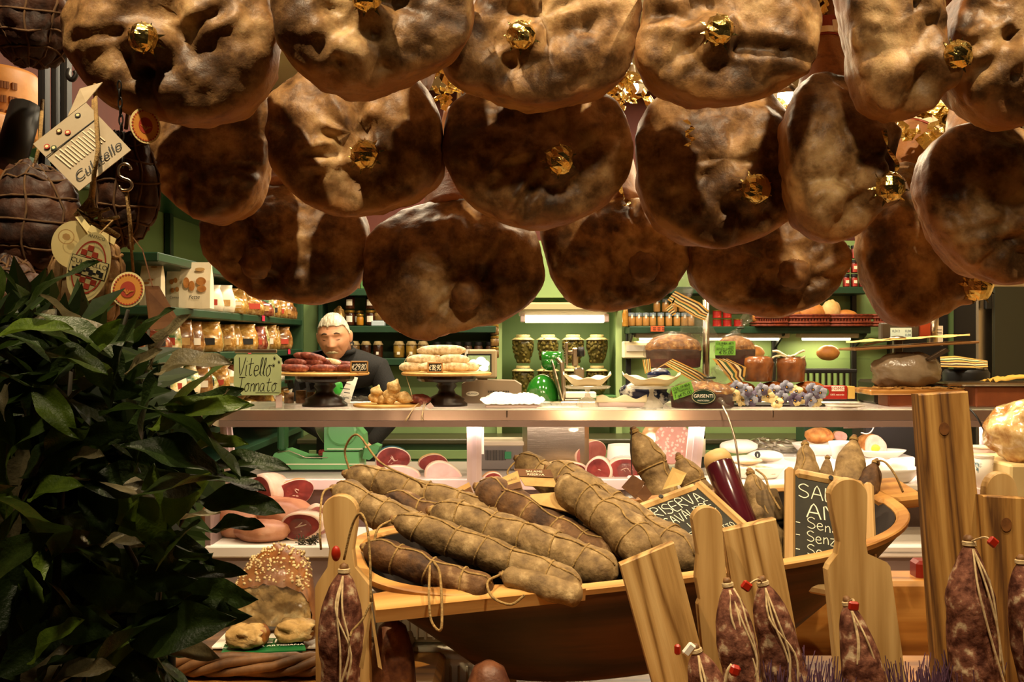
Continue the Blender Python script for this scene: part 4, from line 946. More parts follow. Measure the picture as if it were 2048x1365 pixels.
def salami(p0, p1, r, label, m, seed, group, sag=0, rings=6, string=mROPE, taper=(.55, .6), knot=True, loop=None, name='salami', lw=.0017, tl=.16):
    """a tied dry sausage from p0 (tied end) to p1"""
    p0, p1 = V(p0), V(p1); d = p1-p0; Ln = d.length; ax = d.normalized()
    t = thing(name, label, 'salami', p0.lerp(p1, .5)-V((0, 0, r)), group=group)
    side = ax.cross(V((0, 0, 1)));
    if side.length < .1: side = V((1, 0, 0))
    side.normalize(); upv = side.cross(ax).normalized(); rnd = random.Random(seed)
    bend = rnd.uniform(-.012, .012)
    def axis(f): return p0+d*f+upv*(-sag*4*f*(1-f))+side*bend*sin(pi*f)
    def rad(f):
        e0 = taper[0]; a = min(1, f/tl); b = min(1, (1-f)/.10)
        k = (1-(1-a)**2)**e0 if a < 1 else 1; g = (1-(1-b)**2)**taper[1] if b < 1 else 1
        return r*k*g*(1+.06*sin(f*9+seed)+.04*sin(f*23+seed*2))
    NU, NV = 30, 56; vs = []
    rings = max(1, int(rings*.72+.5)); fr = [(i+rnd.uniform(-.2, .2))/rings for i in range(1, rings)]
    def sp(f, q, k=1.0):
        c = axis(f); rr = rad(f); o = side*cos(q)+upv*sin(q); pinch = 1
        for g in fr: pinch -= .07*exp(-((f-g)*Ln/.006)**2)
        pr = c+o*rr
        h = .10*nz(pr, 20, seed)+.05*nz(pr, 45, seed+5)+.045*nz(pr, 90, seed+3)
        groove = -.10*exp(-((((q-1.9-.3*sin(f*5)+pi) % (2*pi))-pi)/.16)**2)*(f < .75)
        return c+o*rr*(pinch+h+groove)*k
    for j in range(NV+1):
        f = .001+.998*j/NV
        for i in range(NU): vs.append(sp(f, 2*pi*i/NU))
    fs = [(j*NU+i, j*NU+(i+1) % NU, (j+1)*NU+(i+1) % NU, (j+1)*NU+i) for j in range(NV) for i in range(NU)]
    fs += [tuple(range(NU-1, -1, -1)), tuple(NV*NU+i for i in range(NU))]
    MB().add(vs, fs).build('casing', m, t, True)
    mb = MB()
    for g in fr:
        sl = rnd.uniform(-.02, .02); mb.tube([sp(g+sl*sin(q), q, 1.015) for q in [2*pi*i/22 for i in range(22)]], lw, 5, closed=True)
    for q in (1.2,): mb.tube([sp(.02+.96*i/24, q+.12*sin(i*.9+seed), 1.02) for i in range(25)], lw, 5)
    if rings > 1: mb.build('twine_binding', string, t, True)
    if knot:
        kb = MB(); kb.ball(p0-ax*r*.1, r*.22, 10, 6, lambda v: 1+.3*nz(v, 3, seed)); kb.build('tied_end', mBONE, t, True)
        kb = MB()
        for k in range(3): kb.tube([p0+ax*r*.06*k+(side*cos(q)+upv*sin(q))*r*.25 for q in [2*pi*i/10 for i in range(10)]], lw, 5, closed=True)
        kb.build('knot_wrap', string, t, True)
    if loop: MB().tube(smooth_open(loop, 30), lw*1.1, 6).build('hanging_loop', string, t, True)
    return t
G1 = 'long tied salami lying in the dough trough'
sal = [ # x0,y0,Y0, x1,y1,Y1, r, mat, label
 (692,948,1.70,1040,1050,1.60,32,0,'rear long salami on the left of the pile, under a looping twine',8,[(700,945,1.69),(690,900,1.69),(715,870,1.66),(760,925,1.6),(830,960,1.55),(845,975,1.56)]),
 (668,978,1.60,900,1085,1.53,33,0,'salami at the far left of the pile behind the paddle board handle',6,[(665,975,1.6),(645,990,1.56),(640,1060,1.5),(642,1100,1.5)]),
 (862,1022,1.55,1236,1152,1.43,41,0,'thickest pale salami in the middle of the trough',9,None),
 (788,1040,1.47,1165,1180,1.37,33,0,'pale salami lying nearest the front rim',8,[(785,1040,1.47),(755,1060,1.44),(748,1110,1.43),(755,1180,1.42)]),
 (728,1095,1.41,985,1186,1.345,31,1,'brown salami at the front left, hanging loop over the rim',5,[(860,1130,1.36),(858,1190,1.30),(862,1240,1.285),(878,1262,1.28),(884,1240,1.285),(880,1150,1.33),(868,1125,1.36)]),
 (955,975,1.66,1245,1135,1.5,40,1,'dark brown salami tied thickly near its upper end',7,None),
 (1098,940,1.72,1395,1135,1.49,42,0,'long salami sloping against the riserva chalkboard',9,None),
 (1122,962,1.60,1310,1120,1.45,42,0,'fat pale salami with knotted tip beside the kraft tags',6,None),
 (1004,1150,1.365,1165,1196,1.335,25,0,'short thin salami end at the front rim',2,[(1000,1150,1.36),(975,1165,1.33),(985,1195,1.30),(1020,1210,1.29),(1045,1195,1.29),(1048,1190,1.29)]),
 (1035,918,1.78,1180,1010,1.7,30,0,'rear salami tip carrying the kraft tags',4,[(1038,920,1.78),(1025,930,1.76),(1015,945,1.75),(1020,955,1.74)]),
 (1120,1010,1.70,1300,1150,1.55,36,1,'shadowed salami between the dark and the fat pale ones',6,None),
 (760,1000,1.64,1090,1110,1.54,32,1,'half hidden salami beneath the thickest one',5,None)]
for k, (x0, y0, Y0, x1, y1, Y1, r, mi, lb, rg, lp) in enumerate(sal):
    salami(P(x0, y0, Y0), P(x1, y1, Y1), S(r, (Y0+Y1)/2), lb, mSAL[mi], k+1, G1, rings=rg, loop=[P(*q) for q in lp] if lp else None)
G2 = 'salami standing upright in the dough trough'
ups = [(1268,862,1.80,1345,1040,1.76,33,0,'tall upright salami with a dark tag hanging from its tip'),(1358,915,1.82,1412,1040,1.78,30,0,'short upright salami behind the riserva chalkboard'),
 (1500,945,1.66,1560,1130,1.60,30,0,'upright salami wrapped with a brown paper label'),(1610,888,1.75,1622,1040,1.68,26,0,'upright salami behind the top left of the antico chalkboard'),
 (1655,915,1.73,1650,1040,1.68,15,0,'slim upright salami tip above the antico chalkboard'),(1708,878,1.74,1672,1060,1.66,29,0,'upright wrinkled salami in the middle above the antico chalkboard'),
 (1752,925,1.70,1705,1080,1.64,27,1,'upright salami with curling wire string above the trough end')]
for k, (x0, y0, Y0, x1, y1, Y1, r, mi, lb) in enumerate(ups):
    lp = None
    if k == 6: lp = [P(1752, 922, 1.70), P(1770, 925, 1.66), P(1790, 950, 1.64), P(1806, 985, 1.64)]
    if k == 2: lp = [P(1512, 940, 1.66), P(1530, 955, 1.62), P(1540, 985, 1.60), P(1560, 1020, 1.58)]
    salami(P(x0, y0, Y0), P(x1, y1, Y1), S(r, Y0), lb, mSAL[mi], k+31, G2, rings=3 if k < 4 else 1, taper=(.72, .5), loop=lp, tl=.42)
# brown paper band on the third upright one
d = (P(1560, 1130, 1.60)-P(1500, 945, 1.66)); rot = V((0, 0, 1)).rotation_difference(-d).to_matrix()
t = thing('paper_label_sleeve', 'brown striped paper sleeve round an upright salami', 'label', P(1532, 1040, 1.63))
MB().lathe([(S(31, 1.64), -.022), (S(31.5, 1.64), -.02), (S(31, 1.64), .028), (S(30, 1.64), .03)], P(1535, 1022, 1.633), 28, rot).build('sleeve', mat('sleeve_paper', '#4c3a20', '#6a5330', scale=30, rough=.7, stretch=(1, 1, 4)), t, True)
MB().lathe([(S(32, 1.64), -.012), (S(32, 1.64), .0)], P(1540, 1048, 1.63), 28, rot).build('dark_stripe', mBLACK, t, True)
# purple wrapped sausage with beige end
p0, p1 = P(1432, 912, 1.68), P(1495, 1075, 1.60); r = S(29, 1.66); rot = V((0, 0, 1)).rotation_difference(p0-p1).to_matrix(); Ln = (p0-p1).length
t = thing('wrapped_sausage', 'glossy purple film wrapped sausage with beige end', 'sausage', p1)
MB().lathe([(r*.7, 0), (r, .012), (r, Ln-.02), (r*.98, Ln-.018)], p1, 28, rot).build('film', mat('purple_film', '#3d0f18', '#4f1620', scale=12, rough=.18, coat=.6), t, True)
MB().lathe([(r*.985, Ln-.022), (r*.97, Ln-.006), (r*.8, Ln+.004), (0, Ln+.006)], p1, 28, rot).build('cut_end', mat('beige_fat_end', '#c9a56c', rough=.5), t, True)
# kraft tags
def card_tag(q, label, m1=mKRAFT, dark=None, text=None, string=None, Y=None):
    pts = [P(*a) for a in q]; t = thing('kraft_tag', label, 'tag', pts[3]); quadcard('c', *pts, m1).build('card', m1, t)
    a, b, c, d = pts; ex = (b-a).normalized(); ey = (a-d); ey = (ey-ex*ey.dot(ex)).normalized(); n = ex.cross(ey); sg = 1 if n.y < 0 else -1
    if dark: # dark printed band at fractions v0..v1 of the height
        v0, v1 = dark; q4 = [d.lerp(a, v1), c.lerp(b, v1), c.lerp(b, v0), d.lerp(a, v0)]; off = n*sg*.0019
        quadcard('b', *[z+off for z in q4], mKRAFTD, None, .0004).build('printed_band', mKRAFTD, t)
    if text:
        for k, tx in enumerate(text):
            printed(tx, d.lerp(c, .5).lerp(a.lerp(b, .5), text[tx])+n*sg*.0022, ex*sg, ey, (b-a).length*.13, mPAPER if dark and dark[0] <= text[tx] <= dark[1] else mINK, t)
    if string: MB().tube(smooth_open([P(*s_) for s_ in string], 12), .0009, 5).build('string', mBLACK, t)
    return t
card_tag([(1028,938,1.68),(1100,940,1.68),(1115,975,1.64),(1050,972,1.64)], 'kraft tag with brown band lying upside down atop the salami pile', dark=(.5, .95), text={'SALAME': .78, 'RISERVA': .6})
card_tag([(983,965,1.64),(1035,942,1.64),(1045,978,1.60),(1005,985,1.60)], 'kraft tag with rounded brown label leaning on the dark salami', dark=(.0, .35), text={'AL TAVERNE': .55})
card_tag([(898,985,1.66),(938,965,1.66),(948,990,1.64),(925,1005,1.64)], 'small kraft tag with a dark corner at the back of the pile', dark=(.0, .6))
card_tag([(1055,990,1.60),(1110,985,1.60),(1145,1026,1.56),(1080,1010,1.56)], 'folded plain kraft tag under the fat pale salami')
card_tag([(1265,950,1.66),(1290,965,1.66),(1272,998,1.65),(1243,975,1.65)], 'dark brown square tag hung on black thread from the tall salami', mKRAFTD, string=[(1263,860,1.70),(1262,900,1.68),(1264,950,1.66)])
card_tag([(1290,970,1.64),(1305,990,1.64),(1290,1005,1.63),(1272,990,1.63)], 'smaller brown tag beside the dark square one', mKRAFTD)
card_tag([(1345,935,1.66),(1373,947,1.66),(1362,970,1.65),(1325,980,1.65)], 'pale kraft tag with handwriting behind the riserva chalkboard', mat('pale_kraft', '#c9a868', rough=.8))

# chalkboards
def chalkboard(o, ex, ey, w, h, label, lines, fw=.022, corner='r'):
    ex = V(ex).normalized(); ey = V(ey); ey = (ey-ex*ey.dot(ex)).normalized(); n = ex.cross(ey)
    fr = Matrix((ex, -n, ey)).transposed()   # local x right, y away, z up
    t = thing('chalkboard', label, 'chalkboard', o, fr)
    MB().box((w/2, .006, h/2), (w-fw, .006, h-fw)).build('slate', mSLATE, t, False, False)
    for (c, s_) in (((w/2, .005, fw/2), (w-2*fw*.98, .016, fw)), ((w/2, .005, h-fw/2), (w-2*fw*.98, .016, fw)), ((fw/2, .005, h/2), (fw, .016, h)), ((w-fw/2, .005, h/2), (fw, .016, h))):
        MB().bbox(c, s_, .005).build('frame_bar', mPINE[1], t, False, False)
    MB().lathe([(.0, 0), (.004, 0), (.004, .001)], (w/2, -.0035, h-fw/2), 12, Matrix.Rotation(pi/2, 3, 'X')).build('hanging_hole', mBLACK, t, False, False)
    mb = MB()
    for k, (tx, x, y, s_, wd, ft) in enumerate(lines): strokes(mb, tx, V((x*w, .0028, y*h)), (1, 0, 0), (0, 0, 1), s_, wd*.72, .0006, 0, .06, k+3, .18, ft*w)
    mb.build('chalk_lettering', mCHALK, t, False, False)
    return t
TRp = P(1402, 960, 1.66); TLp = P(1235, 1022, 1.60); BRp = P(1535, 1055, 1.55)
exv = (TRp-TLp).normalized(); eyv = TRp-BRp; eyv = (eyv-exv*eyv.dot(exv)).normalized(); hh = (TRp-BRp).length*.98; ww = .17
chalkboard(TRp-exv*ww-eyv*hh, exv, eyv, ww, hh, 'tilted chalkboard lettered RISERVA CAVALIERE among the salami', [('A RISERVA', .18, .70, .024, .0020, .68), ('CAVALIERE', .34, .52, .021, .0018, .54), ('TAGLIO', .14, .34, .018, .0014, .45), ('CO', .35, .2, .016, .0014, .12), ('A', .72, .30, .014, .0010, .06), ('ETTO', .72, .18, .012, .0010, .16)], .016)
TL2, TR2, BL2 = P(1572, 932, 1.60), P(1748, 966, 1.60), P(1585, 1150, 1.50)
w2 = (TR2-TL2).length; h2 = (TL2-BL2).length+.02; ex2 = (TR2-TL2).normalized(); ey2 = TL2-BL2; ey2 = (ey2-ex2*ey2.dot(ex2)).normalized()
chalkboard(TL2-ey2*h2, ex2, ey2, w2, h2, 'upright chalkboard lettered SALAM and Senza in front of the trough end', [('SALAM', .15, .76, .024, .0022, .74), ('ANTI', .24, .60, .026, .0028, .62), ('- Senza la', .12, .505, .018, .0016, .76), ('- Senza fa', .12, .40, .018, .0016, .76),
  ('- Senza', .12, .29, .018, .0016, .55), ('cons', .5, .225, .014, .0012, .3), ('INGREDI', .14, .155, .015, .0014, .66), ('carne', .15, .10, .013, .0012, .42), ('mina', .18, .06, .011, .0012, .36)], .016)

# wooden serving boards standing in front
def board(poly, Y, th, label, m, lean=.10, tilt=0, hole=None, knots=(), cat='cutting board', name='serving_board'):
    n = V((0, -cos(lean), sin(lean))).normalized()   # faces the street, leaning back
    xs = [p[0] for p in poly]; ys = [p[1] for p in poly]; o = P((min(xs)+max(xs))/2, max(ys), Y)
    ez = V((0, sin(lean), cos(lean))); ex = V((1, 0, 0)); R2 = Matrix.Rotation(tilt, 3, 'Y'); fr = frame(ex, ez) @ R2
    inv = fr.inverted(); loc = [inv @ (ray_plane(x, y, o, n)-o) for x, y in poly]
    pl = [(p.x, p.z) for p in loc]
    t = thing(name, label, cat, o, fr)
    c = (sum(p[0] for p in pl)/len(pl), sum(p[1] for p in pl)/len(pl))
    # extruded outline with a chamfered front edge
    def off(k): return [(x+(c[0]-x)*k/max(abs(c[0]-x)+abs(c[1]-z), .02), z+(c[1]-z)*k/max(abs(c[0]-x)+abs(c[1]-z), .02)) for x, z in pl]
    i_ = off(.002); nn = len(pl); mb = MB()
    vs = [V((x, 0, z)) for x, z in i_]+[V((x, .002, z)) for x, z in pl]+[V((x, th, z)) for x, z in pl]
    area = sum(pl[i][0]*pl[(i+1) % nn][1]-pl[(i+1) % nn][0]*pl[i][1] for i in range(nn))
    fs = [tuple(range(nn)), tuple(range(3*nn-1, 2*nn-1, -1))]+[(a*nn+i, (a+1)*nn+i, (a+1)*nn+(i+1) % nn, a*nn+(i+1) % nn) for a in range(2) for i in range(nn)]
    if area < 0: fs = [f[::-1] for f in fs]
    mb.add(vs, fs); mb.build('plank', m, t, False, False)
    for (x, y, r_) in knots:
        q = inv @ (ray_plane(x, y, o, n)-o); disc(MB(), V((q.x, -.0006, q.z)), (1, 0, 0), (0, 0, 1), S(r_, Y)*.8, S(r_, Y), .0006, 18).build('knot', mKNOT, t, False, False)
    return t
mKNOT = mat('wood_knot', '#5a3414', '#7a4c20', scale=60, rough=.6)
def rnd_poly(pts, n=60): return [(p.x, p.y) for p in smooth_closed([(x, y, 0) for x, y in pts], n)]
def arc(cx, cy, rx, ry, a0, a1, n=10): return [(cx+rx*cos(R_(a0+(a1-a0)*k/n)), cy-ry*sin(R_(a0+(a1-a0)*k/n))) for k in range(n+1)]
BB = 1640
def paddle(cx, top, hw, neckw, necky, shy, x0, x1, b0, b1, bx0, bx1, dx=0):
    """paddle-handled board: round head, waist, shoulders, body"""
    return arc(cx, top+hw, hw, hw, 170, 10, 12)+[(cx+hw*.92+dx*.3, top+hw*1.7), (cx+neckw+dx, necky), (cx+neckw+4+dx, necky+(shy-necky)*.5), (x1-6, shy-8), (x1, shy), (bx1, BB), (bx0, BB), (x0, shy+6), (x0+4, shy-4), (cx-neckw-4+dx, necky+(shy-necky)*.5), (cx-neckw+dx, necky), (cx-hw*.92+dx*.3, top+hw*1.7)]
board(paddle(679, 990, 36, 24, 1100, 1172, 629, 738, 0, 0, 634, 742, 3), 1.30, .020, 'paddle handled pine board at the left end of the trough', mPINE[1], .06)
board([(1240,1130),(1348,1085),(1490,BB),(1380,BB)], 1.235, .022, 'plain plank board tilted left in front of the trough', mPINE[0], .08, -.25)
board(paddle(1415, 1013, 31, 27, 1110, 1205, 1396, 1476, 0, 0, 1440, 1530, 8), 1.27, .020, 'slim paddle board between the two tilted planks', mPINE[1], .08)
board([(1446,1062),(1552,1038),(1660,BB),(1540,BB)], 1.31, .022, 'striped grain plank board behind the two small salami', mPINE[0], .06, -.18)
board(paddle(1698, 957, 38, 27, 1085, 1135, 1655, 1782, 0, 0, 1705, 1850, 8), 1.28, .020, 'large paddle board in front of the antico chalkboard', mPINE[1], .06)
board([(1837,789),(1936,783),(2015,BB),(1895,BB)], 1.38, .026, 'tall rough larch plank rising on the right', mPINE[2], .02, -.08, knots=((1888, 858, 13),))
board([(1966,992),(2110,1000),(2110,BB),(1985,BB)], 1.345, .022, 'knotty board at the lower right edge', mPINE[2], .05, knots=((2012, 1050, 14),))
board(arc(2004, 985, 32, 40, 180, 0, 12)+[(2042,1150),(2050,BB),(1985,BB),(1970,1150)], 1.40, .018, 'round headed board handle behind the knotty board', mPINE[1], .04)
# small hanging salami in front of the boards
G3 = 'small bloomed salami propped on the front boards'
TB = .905
front = [(688,1140,1.235,690,42,'bloomed salami with two hanging paper strips on the left paddle board',1),(1455,1168,1.21,1500,38,'small salami with criss-cross string on the slim paddle board',2),(1525,1165,1.26,1590,42,'small salami with red square tag on the striped plank',3),
 (1695,1205,1.225,1745,38,'small salami with red seal on the large paddle board',4),(1938,1085,1.25,1975,46,'bloomed salami with string net in front of the tall plank',5),(2042,1122,1.27,2065,40,'small salami at the lower right picture edge',6),(1392,1300,1.16,1420,40,'salami tip with white and red clip at the bottom edge',7)]
for k, (x0, y0, Y, x1, r, lb, sd) in enumerate(front):
    p0 = P(x0, y0, Y); yb = CY+(CZ-TB-.005)/(Y-.02)*F; p1 = P(x1+(x1-x0)*(yb-1365)/(1365-y0)*.6, yb, Y-.02)
    t = salami(p0, p1, S(r, Y), lb, mSALF, 50+sd, G3, rings=3 if k in (0, 4, 1) else 2, string=mCORD, taper=(.68, .5), lw=.0016, tl=.26)
    # slack strings over the front
    fz = -S(r, Y)*1.1; mb = MB(); L0 = (p1-p0); rr = random.Random(sd)
    for j in range(3):
        q = [p0+L0*(.02)+V((0, fz*.3, 0)), p0+L0*(.14)+V((rr.uniform(-.3, .3)*S(r, Y), fz*.95, 0)), p0+L0*.3+V((rr.uniform(-.7, .7)*S(r, Y), fz*1.02, 0)), p0+L0*(.42+.05*j)+V((rr.uniform(-.5, .5)*S(r, Y), fz*1.02, 0))]
        mb.tube(smooth_open(q, 16), .0014, 5)
    mb.build('slack_string', mCORD, t, True)
    if k in (2, 3, 4):
        dx = {2: -32, 3: 12, 4: 48}[k]; dy = {2: 8, 3: 8, 4: 0}[k]; c = P(x0+dx, y0+dy, Y-.035)
        MB().bbox(c, (S(20, Y), .006, S(18, Y)), .002, Matrix.Rotation({2: .6, 3: .1, 4: .7}[k], 3, 'Y')).build('red_seal', mRED, t)
        MB().tube(smooth_open([p0, (p0+c)/2+V((0, -.01, .008)), c], 8), .0013, 5).build('seal_string', mCORD, t)
    if k == 6:
        MB().bbox(P(1378, 1300, 1.12), (.016, .005, .010), .002, Matrix.Rotation(-.9, 3, 'Y')).build('white_clip', mWHITE, t)
        MB().bbox(P(1355, 1300, 1.125), (.007, .006, .012), .002).build('red_seal', mRED, t)
    if k == 0:
        MB().ball(P(672, 1108, 1.25), (.006, .005, .010), 10, 8).build('red_seal', mRED, t, True)
        MB().tube(smooth_open([P(688, 1120, 1.25), P(705, 1050, 1.24), P(722, 1028, 1.23), P(735, 1060, 1.22), P(740, 1120, 1.21), P(742, 1205, 1.2)], 30), .0016, 6).build('hanging_loop', mROPE, t, True)
        MB().tube(smooth_open([P(742, 1205, 1.2), P(725, 1240, 1.195), P(705, 1262, 1.19), P(700, 1275, 1.185)], 16), .0016, 6).build('loop_end', mROPE, t, True)
        for (xa, xb) in ((722, 742), (760, 742)):
            quadcard('s', P(740, 1222, 1.2), P(744, 1222, 1.2), P(xa+4, 1340, 1.195), P(xa-4, 1335, 1.195), mKRAFT).build('paper_strip', mKRAFT, t)
t = thing('red_seal_string', 'red and clear seal on string at the bottom edge of the slim board', 'seal', P(1470, 1350, 1.14))
MB().bbox(P(1470, 1342, 1.145), (.012, .008, .013), .003, Matrix.Rotation(.3, 3, 'Y')).build('red_seal', mRED, t)
MB().bbox(P(1483, 1338, 1.15), (.008, .005, .012), .002).build('clear_clip', mGLASS, t)
MB().tube(smooth_open([P(1464, 1330, 1.15), P(1455, 1345, 1.15), P(1448, 1380, 1.15)], 10), .0022, 6).build('string', mCORD, t, True)
# two rounded cured pieces low in front
mROUND = mat('smoked_rind', '#3a180e', '#6f4226', '#9c7048', scale=26, lo=.36, hi=.58, rough=.5, bump=.8)
for (x, yt, r, Y, lb) in ((785, 1238, 47, 1.36, 'round smoked cured piece beside the left paddle board'), (978, 1322, 52, 1.30, 'rounded cured piece peeking up under the trough')):
    c0 = P(x, yt, Y); h = c0.z-TB; rr = S(r, Y)
    one('cured_piece', MB().lathe([(rr*.6, 0), (rr*.95, .03), (rr*1.02, h*.5), (rr*.93, h*.78), (rr*.6, h*.95), (rr*.2, h*.995), (0, h)], (c0.x, c0.y, TB), 32, None, lambda q, z: 1+.05*sin(2*q+z*20)), mROUND, lb, 'cured meat', smooth=True)
# translucent plastic boxes behind
mPLB = mat('frosted_plastic', '#cfc3a6', rough=.35, alpha=.85)
for k, (zz, lb) in enumerate(((.902, 'lower frosted plastic box stacked behind the trough'), (.995, 'upper frosted plastic box stacked behind the trough'))):
    c = P(880, 1300, 1.70); w = .24; t = thing('plastic_box', lb, 'box', (c.x, 1.75, zz))
    MB().bbox((c.x, 1.75, zz+.042), (w, .2, .08), .012).build('body', mPLB, t)
    MB().bbox((c.x, 1.75, zz+.085), (w+.012, .212, .012), .005).build('lid', mPLB, t)
    for j in range(16): MB().bbox((c.x-w/2+.016+j*.0139, 1.6485, zz+.035), (.004, .004, .05), .001).build('rib', mPLB, t)
# lavender and hay tufts at the bottom
mLAV = mat('lavender', '#4a2f45', '#6d4a63', scale=60, rough=.8)
for (x, y, Y, lb) in ((1590, 1350, 1.23, 'tuft of dried lavender at the foot of the striped plank'), (1895, 1355, 1.25, 'tuft of dried lavender at the foot of the tall plank')):
    mb = MB(); c = V((P(x, y, Y).x, Y, TB)); rr = random.Random(x)
    for k in range(240):
        b0 = c+V((rr.uniform(-.05, .05), rr.uniform(-.02, .03), 0)); e = b0+V((rr.uniform(-.045, .045), rr.uniform(-.04, .03), rr.uniform(.17, .26))); e.z = min(e.z, P(x, 1315, Y).z+rr.uniform(-.03, .0))
        mb.tube([b0, b0.lerp(e, .55)+V((rr.uniform(-.01, .01), 0, 0)), e], [.0012, .0012, .0006], 4, False)
    o = one('lavender_tuft', mb, mLAV, lb, 'dried flowers'); o['kind'] = 'stuff'
# ================================================================== ON THE COUNTER TOP
def ordn(k, n, a='left'): return ('leftmost', 'rightmost')[0] if k == 0 else (('rightmost' if k == n-1 else ORD[k]+' from the '+a))
mDWOOD = mat('dark_turned_wood', '#1c0f09', '#2c190f', scale=20, rough=.35)
mBOARD = mat('round_board_wood', '#b98740', '#d0a05a', scale=12, rough=.45)
mSAUS = mat('red_cured_sausage', '#55221a', '#8a4434', '#b98672', scale=40, lo=.35, hi=.58, rough=.5, bump=.6, bscale=90)
mSAUSP = mat('white_bloomed_sausage', '#a07a52', '#d9c49a', '#efe2c4', scale=50, lo=.3, hi=.52, rough=.7, bump=.7, bscale=90)
def pedestal(px, topy, r_, Y, label, foot):
    c = P(px, 815, Y); c.z = TZ; H = P(px, topy, Y).z-TZ
    t = thing('cake_stand', label, 'cake stand', c)
    MB().lathe([(0, 0), (foot, 0), (foot, .01), (foot*.85, .02), (foot*.9, .03), (foot*.45, .05), (foot*.36, H*.5), (foot*.5, H*.62), (foot*.42, H*.7), (foot*.7, H-.03), (0, H-.03)], c, 24).build('stem', mDWOOD, t, True)
    MB().lathe([(0, H-.03), (r_*.62, H-.03), (r_*.66, H-.02), (r_*.66, H-.005), (0, H-.005)], c, 32).build('plate', mDWOOD, t)
    MB().lathe([(0, H-.005), (r_-.004, H-.005), (r_, H-.001), (r_, H+.004), (r_-.004, H+.007), (0, H+.007)], c, 48).build('round_board', mBOARD, t)
    return c+V((0, 0, H+.007)), t
def sausage(p0, p1, r, m, label, seed, group, cat='sausage', name='small_sausage', string=False):
    p0, p1 = V(p0), V(p1); d = p1-p0; n = 9; pts = [p0+d*(i/n)+V((0, 0, .15*r*sin(pi*i/n))) for i in range(n+1)]
    rad = [r*(.35, .78, .95, 1, 1.02, 1, .98, .95, .8, .4)[i]*(1+.05*nz((i, seed, 0), .9)) for i in range(10)]
    o = one(name, MB().tube(pts, rad, 12), m, label, cat, group, True)
    return o
def price_tag(px, py, w, h, Y, text, label, lean=.15, bottom=None):
    c = P(px, py+h/2, Y); 
    if bottom is not None: c.z = bottom
    W_, H_ = S(w, Y), S(h, Y); fr = frame((1, 0, 0), (0, lean, 1)); t = thing('price_tag', label, 'price tag', c, fr)
    MB().box((0, .003, H_/2), (W_, .004, H_)).build('slate', mSLATE, t, False, False)
    for a in (((0, .002, .003), (W_, .008, .006)), ((0, .002, H_-.003), (W_, .008, .006)), ((-W_/2+.003, .002, H_/2), (.006, .008, H_)), ((W_/2-.003, .002, H_/2), (.006, .008, H_))):
        MB().bbox(*a, .0015).build('frame_bar', mat('tag_frame_wood', '#a8793c', rough=.5) if 'tag_frame_wood' not in bpy.data.materials else bpy.data.materials['tag_frame_wood'], t, False, False)
    mb = MB(); strokes(mb, text, V((-W_*.40, .0005, H_*.26)), (1, 0, 0), (0, 0, 1), H_*.48, H_*.06, .0006, .15, .03, 3, .1, W_*.8); mb.build('chalk_price', mCHALK, t, False, False)
top, t = pedestal(650, 748, S(88, 4.1), 4.10, 'dark turned cake stand with round board of red sausages', S(45, 4.1))
rnd = random.Random(3); r = .0155; k = 0
spots = [(-.15, -.03, 0, .09), (-.105, -.06, 0, .10), (-.05, -.03, 0, .09), (.0, -.05, 0, .1), (.05, -.03, 0, .1), (.10, -.05, 0, .09), (.07, .03, 0, .1), (-.1, .03, 0, .1), (-.12, -.01, 1, .11), (-.05, -.02, 1, .11), (.02, -.02, 1, .11), (.08, -.02, 1, .10), (-.08, 0, 2, .10), (-.045, -.02, 2, .12)]
for i, (x, y, l, ln) in enumerate(spots):
    a = rnd.uniform(-.35, .35)-(.3 if l else .0); d = V((cos(a), sin(a)*.9, 0 if l < 2 else -.2))*ln/2; c = top+V((x, y, r+(l*.55 if l == 1 and x > .05 else l)*r*1.45))
    same = sorted(q[0]+q[1]*.01 for q in spots if q[2] == l)
    sausage(c-d, c+d, r, mSAUS, 'small red cured sausage on the left cake stand, '+('bottom', 'middle', 'top')[l]+' layer, '+ORD[same.index(x+y*.01)]+' from the left', i, 'red sausages on the left cake stand')
sausage(top+V((-.02, -.01, .047)), top+V((.07, -.03, .036)), .0135, mSAUSP, 'white bloomed sausage on top of the red sausage heap', 20, None)
price_tag(718, 736, 36, 24, 4.0, 'q29,80', 'small framed slate price tag on the red sausage board', bottom=top.z)
top2, t = pedestal(893, 748, S(90, 4.12), 4.12, 'dark turned cake stand with round board of pale salami', S(42, 4.1))
sp2 = [(-.12, -.05, 0, .10), (-.03, -.06, 0, .12), (.06, -.05, 0, .11), (.11, -.02, 0, .09), (-.07, -.04, 1, .14), (.05, -.04, 1, .13)]
for i, (x, y, l, ln) in enumerate(sp2):
    d = V((1, .15*sin(i*2), 0))*ln/2; c = top2+V((x-.02, y, .02+l*.031))
    sausage(c-d, c+d, .02, mSAUSP, 'pale bloomed salami on the right cake stand, '+['bottom layer leftmost', 'bottom layer second from the left', 'bottom layer third from the left', 'bottom layer rightmost', 'second layer left', 'second layer right'][i], i+30, 'pale salami on the right cake stand', 'salami', 'pale_salami')
sausage(top2+V((-.12, -.02, .087)), top2+V((.08, -.02, .09)), .021, mSAUSP, 'longest pale salami lying on top of the right cake stand heap', 44, None, 'salami', 'pale_salami')
price_tag(870, 738, 31, 22, 4.0, 'q18,90', 'small framed slate price tag among the pale salami', bottom=top2.z)
one('hanging_string', MB().tube(smooth_open([top2+V((-.145, -.03, .08)), top2+V((-.17, -.05, .04)), top2+V((-.165, -.06, .0)), top2+V((-.13, -.15, -.08)), top2+V((-.13, -.13, -.11))], 20), .0012, 5), mCORD, 'thin string hanging off the right cake stand', 'string')
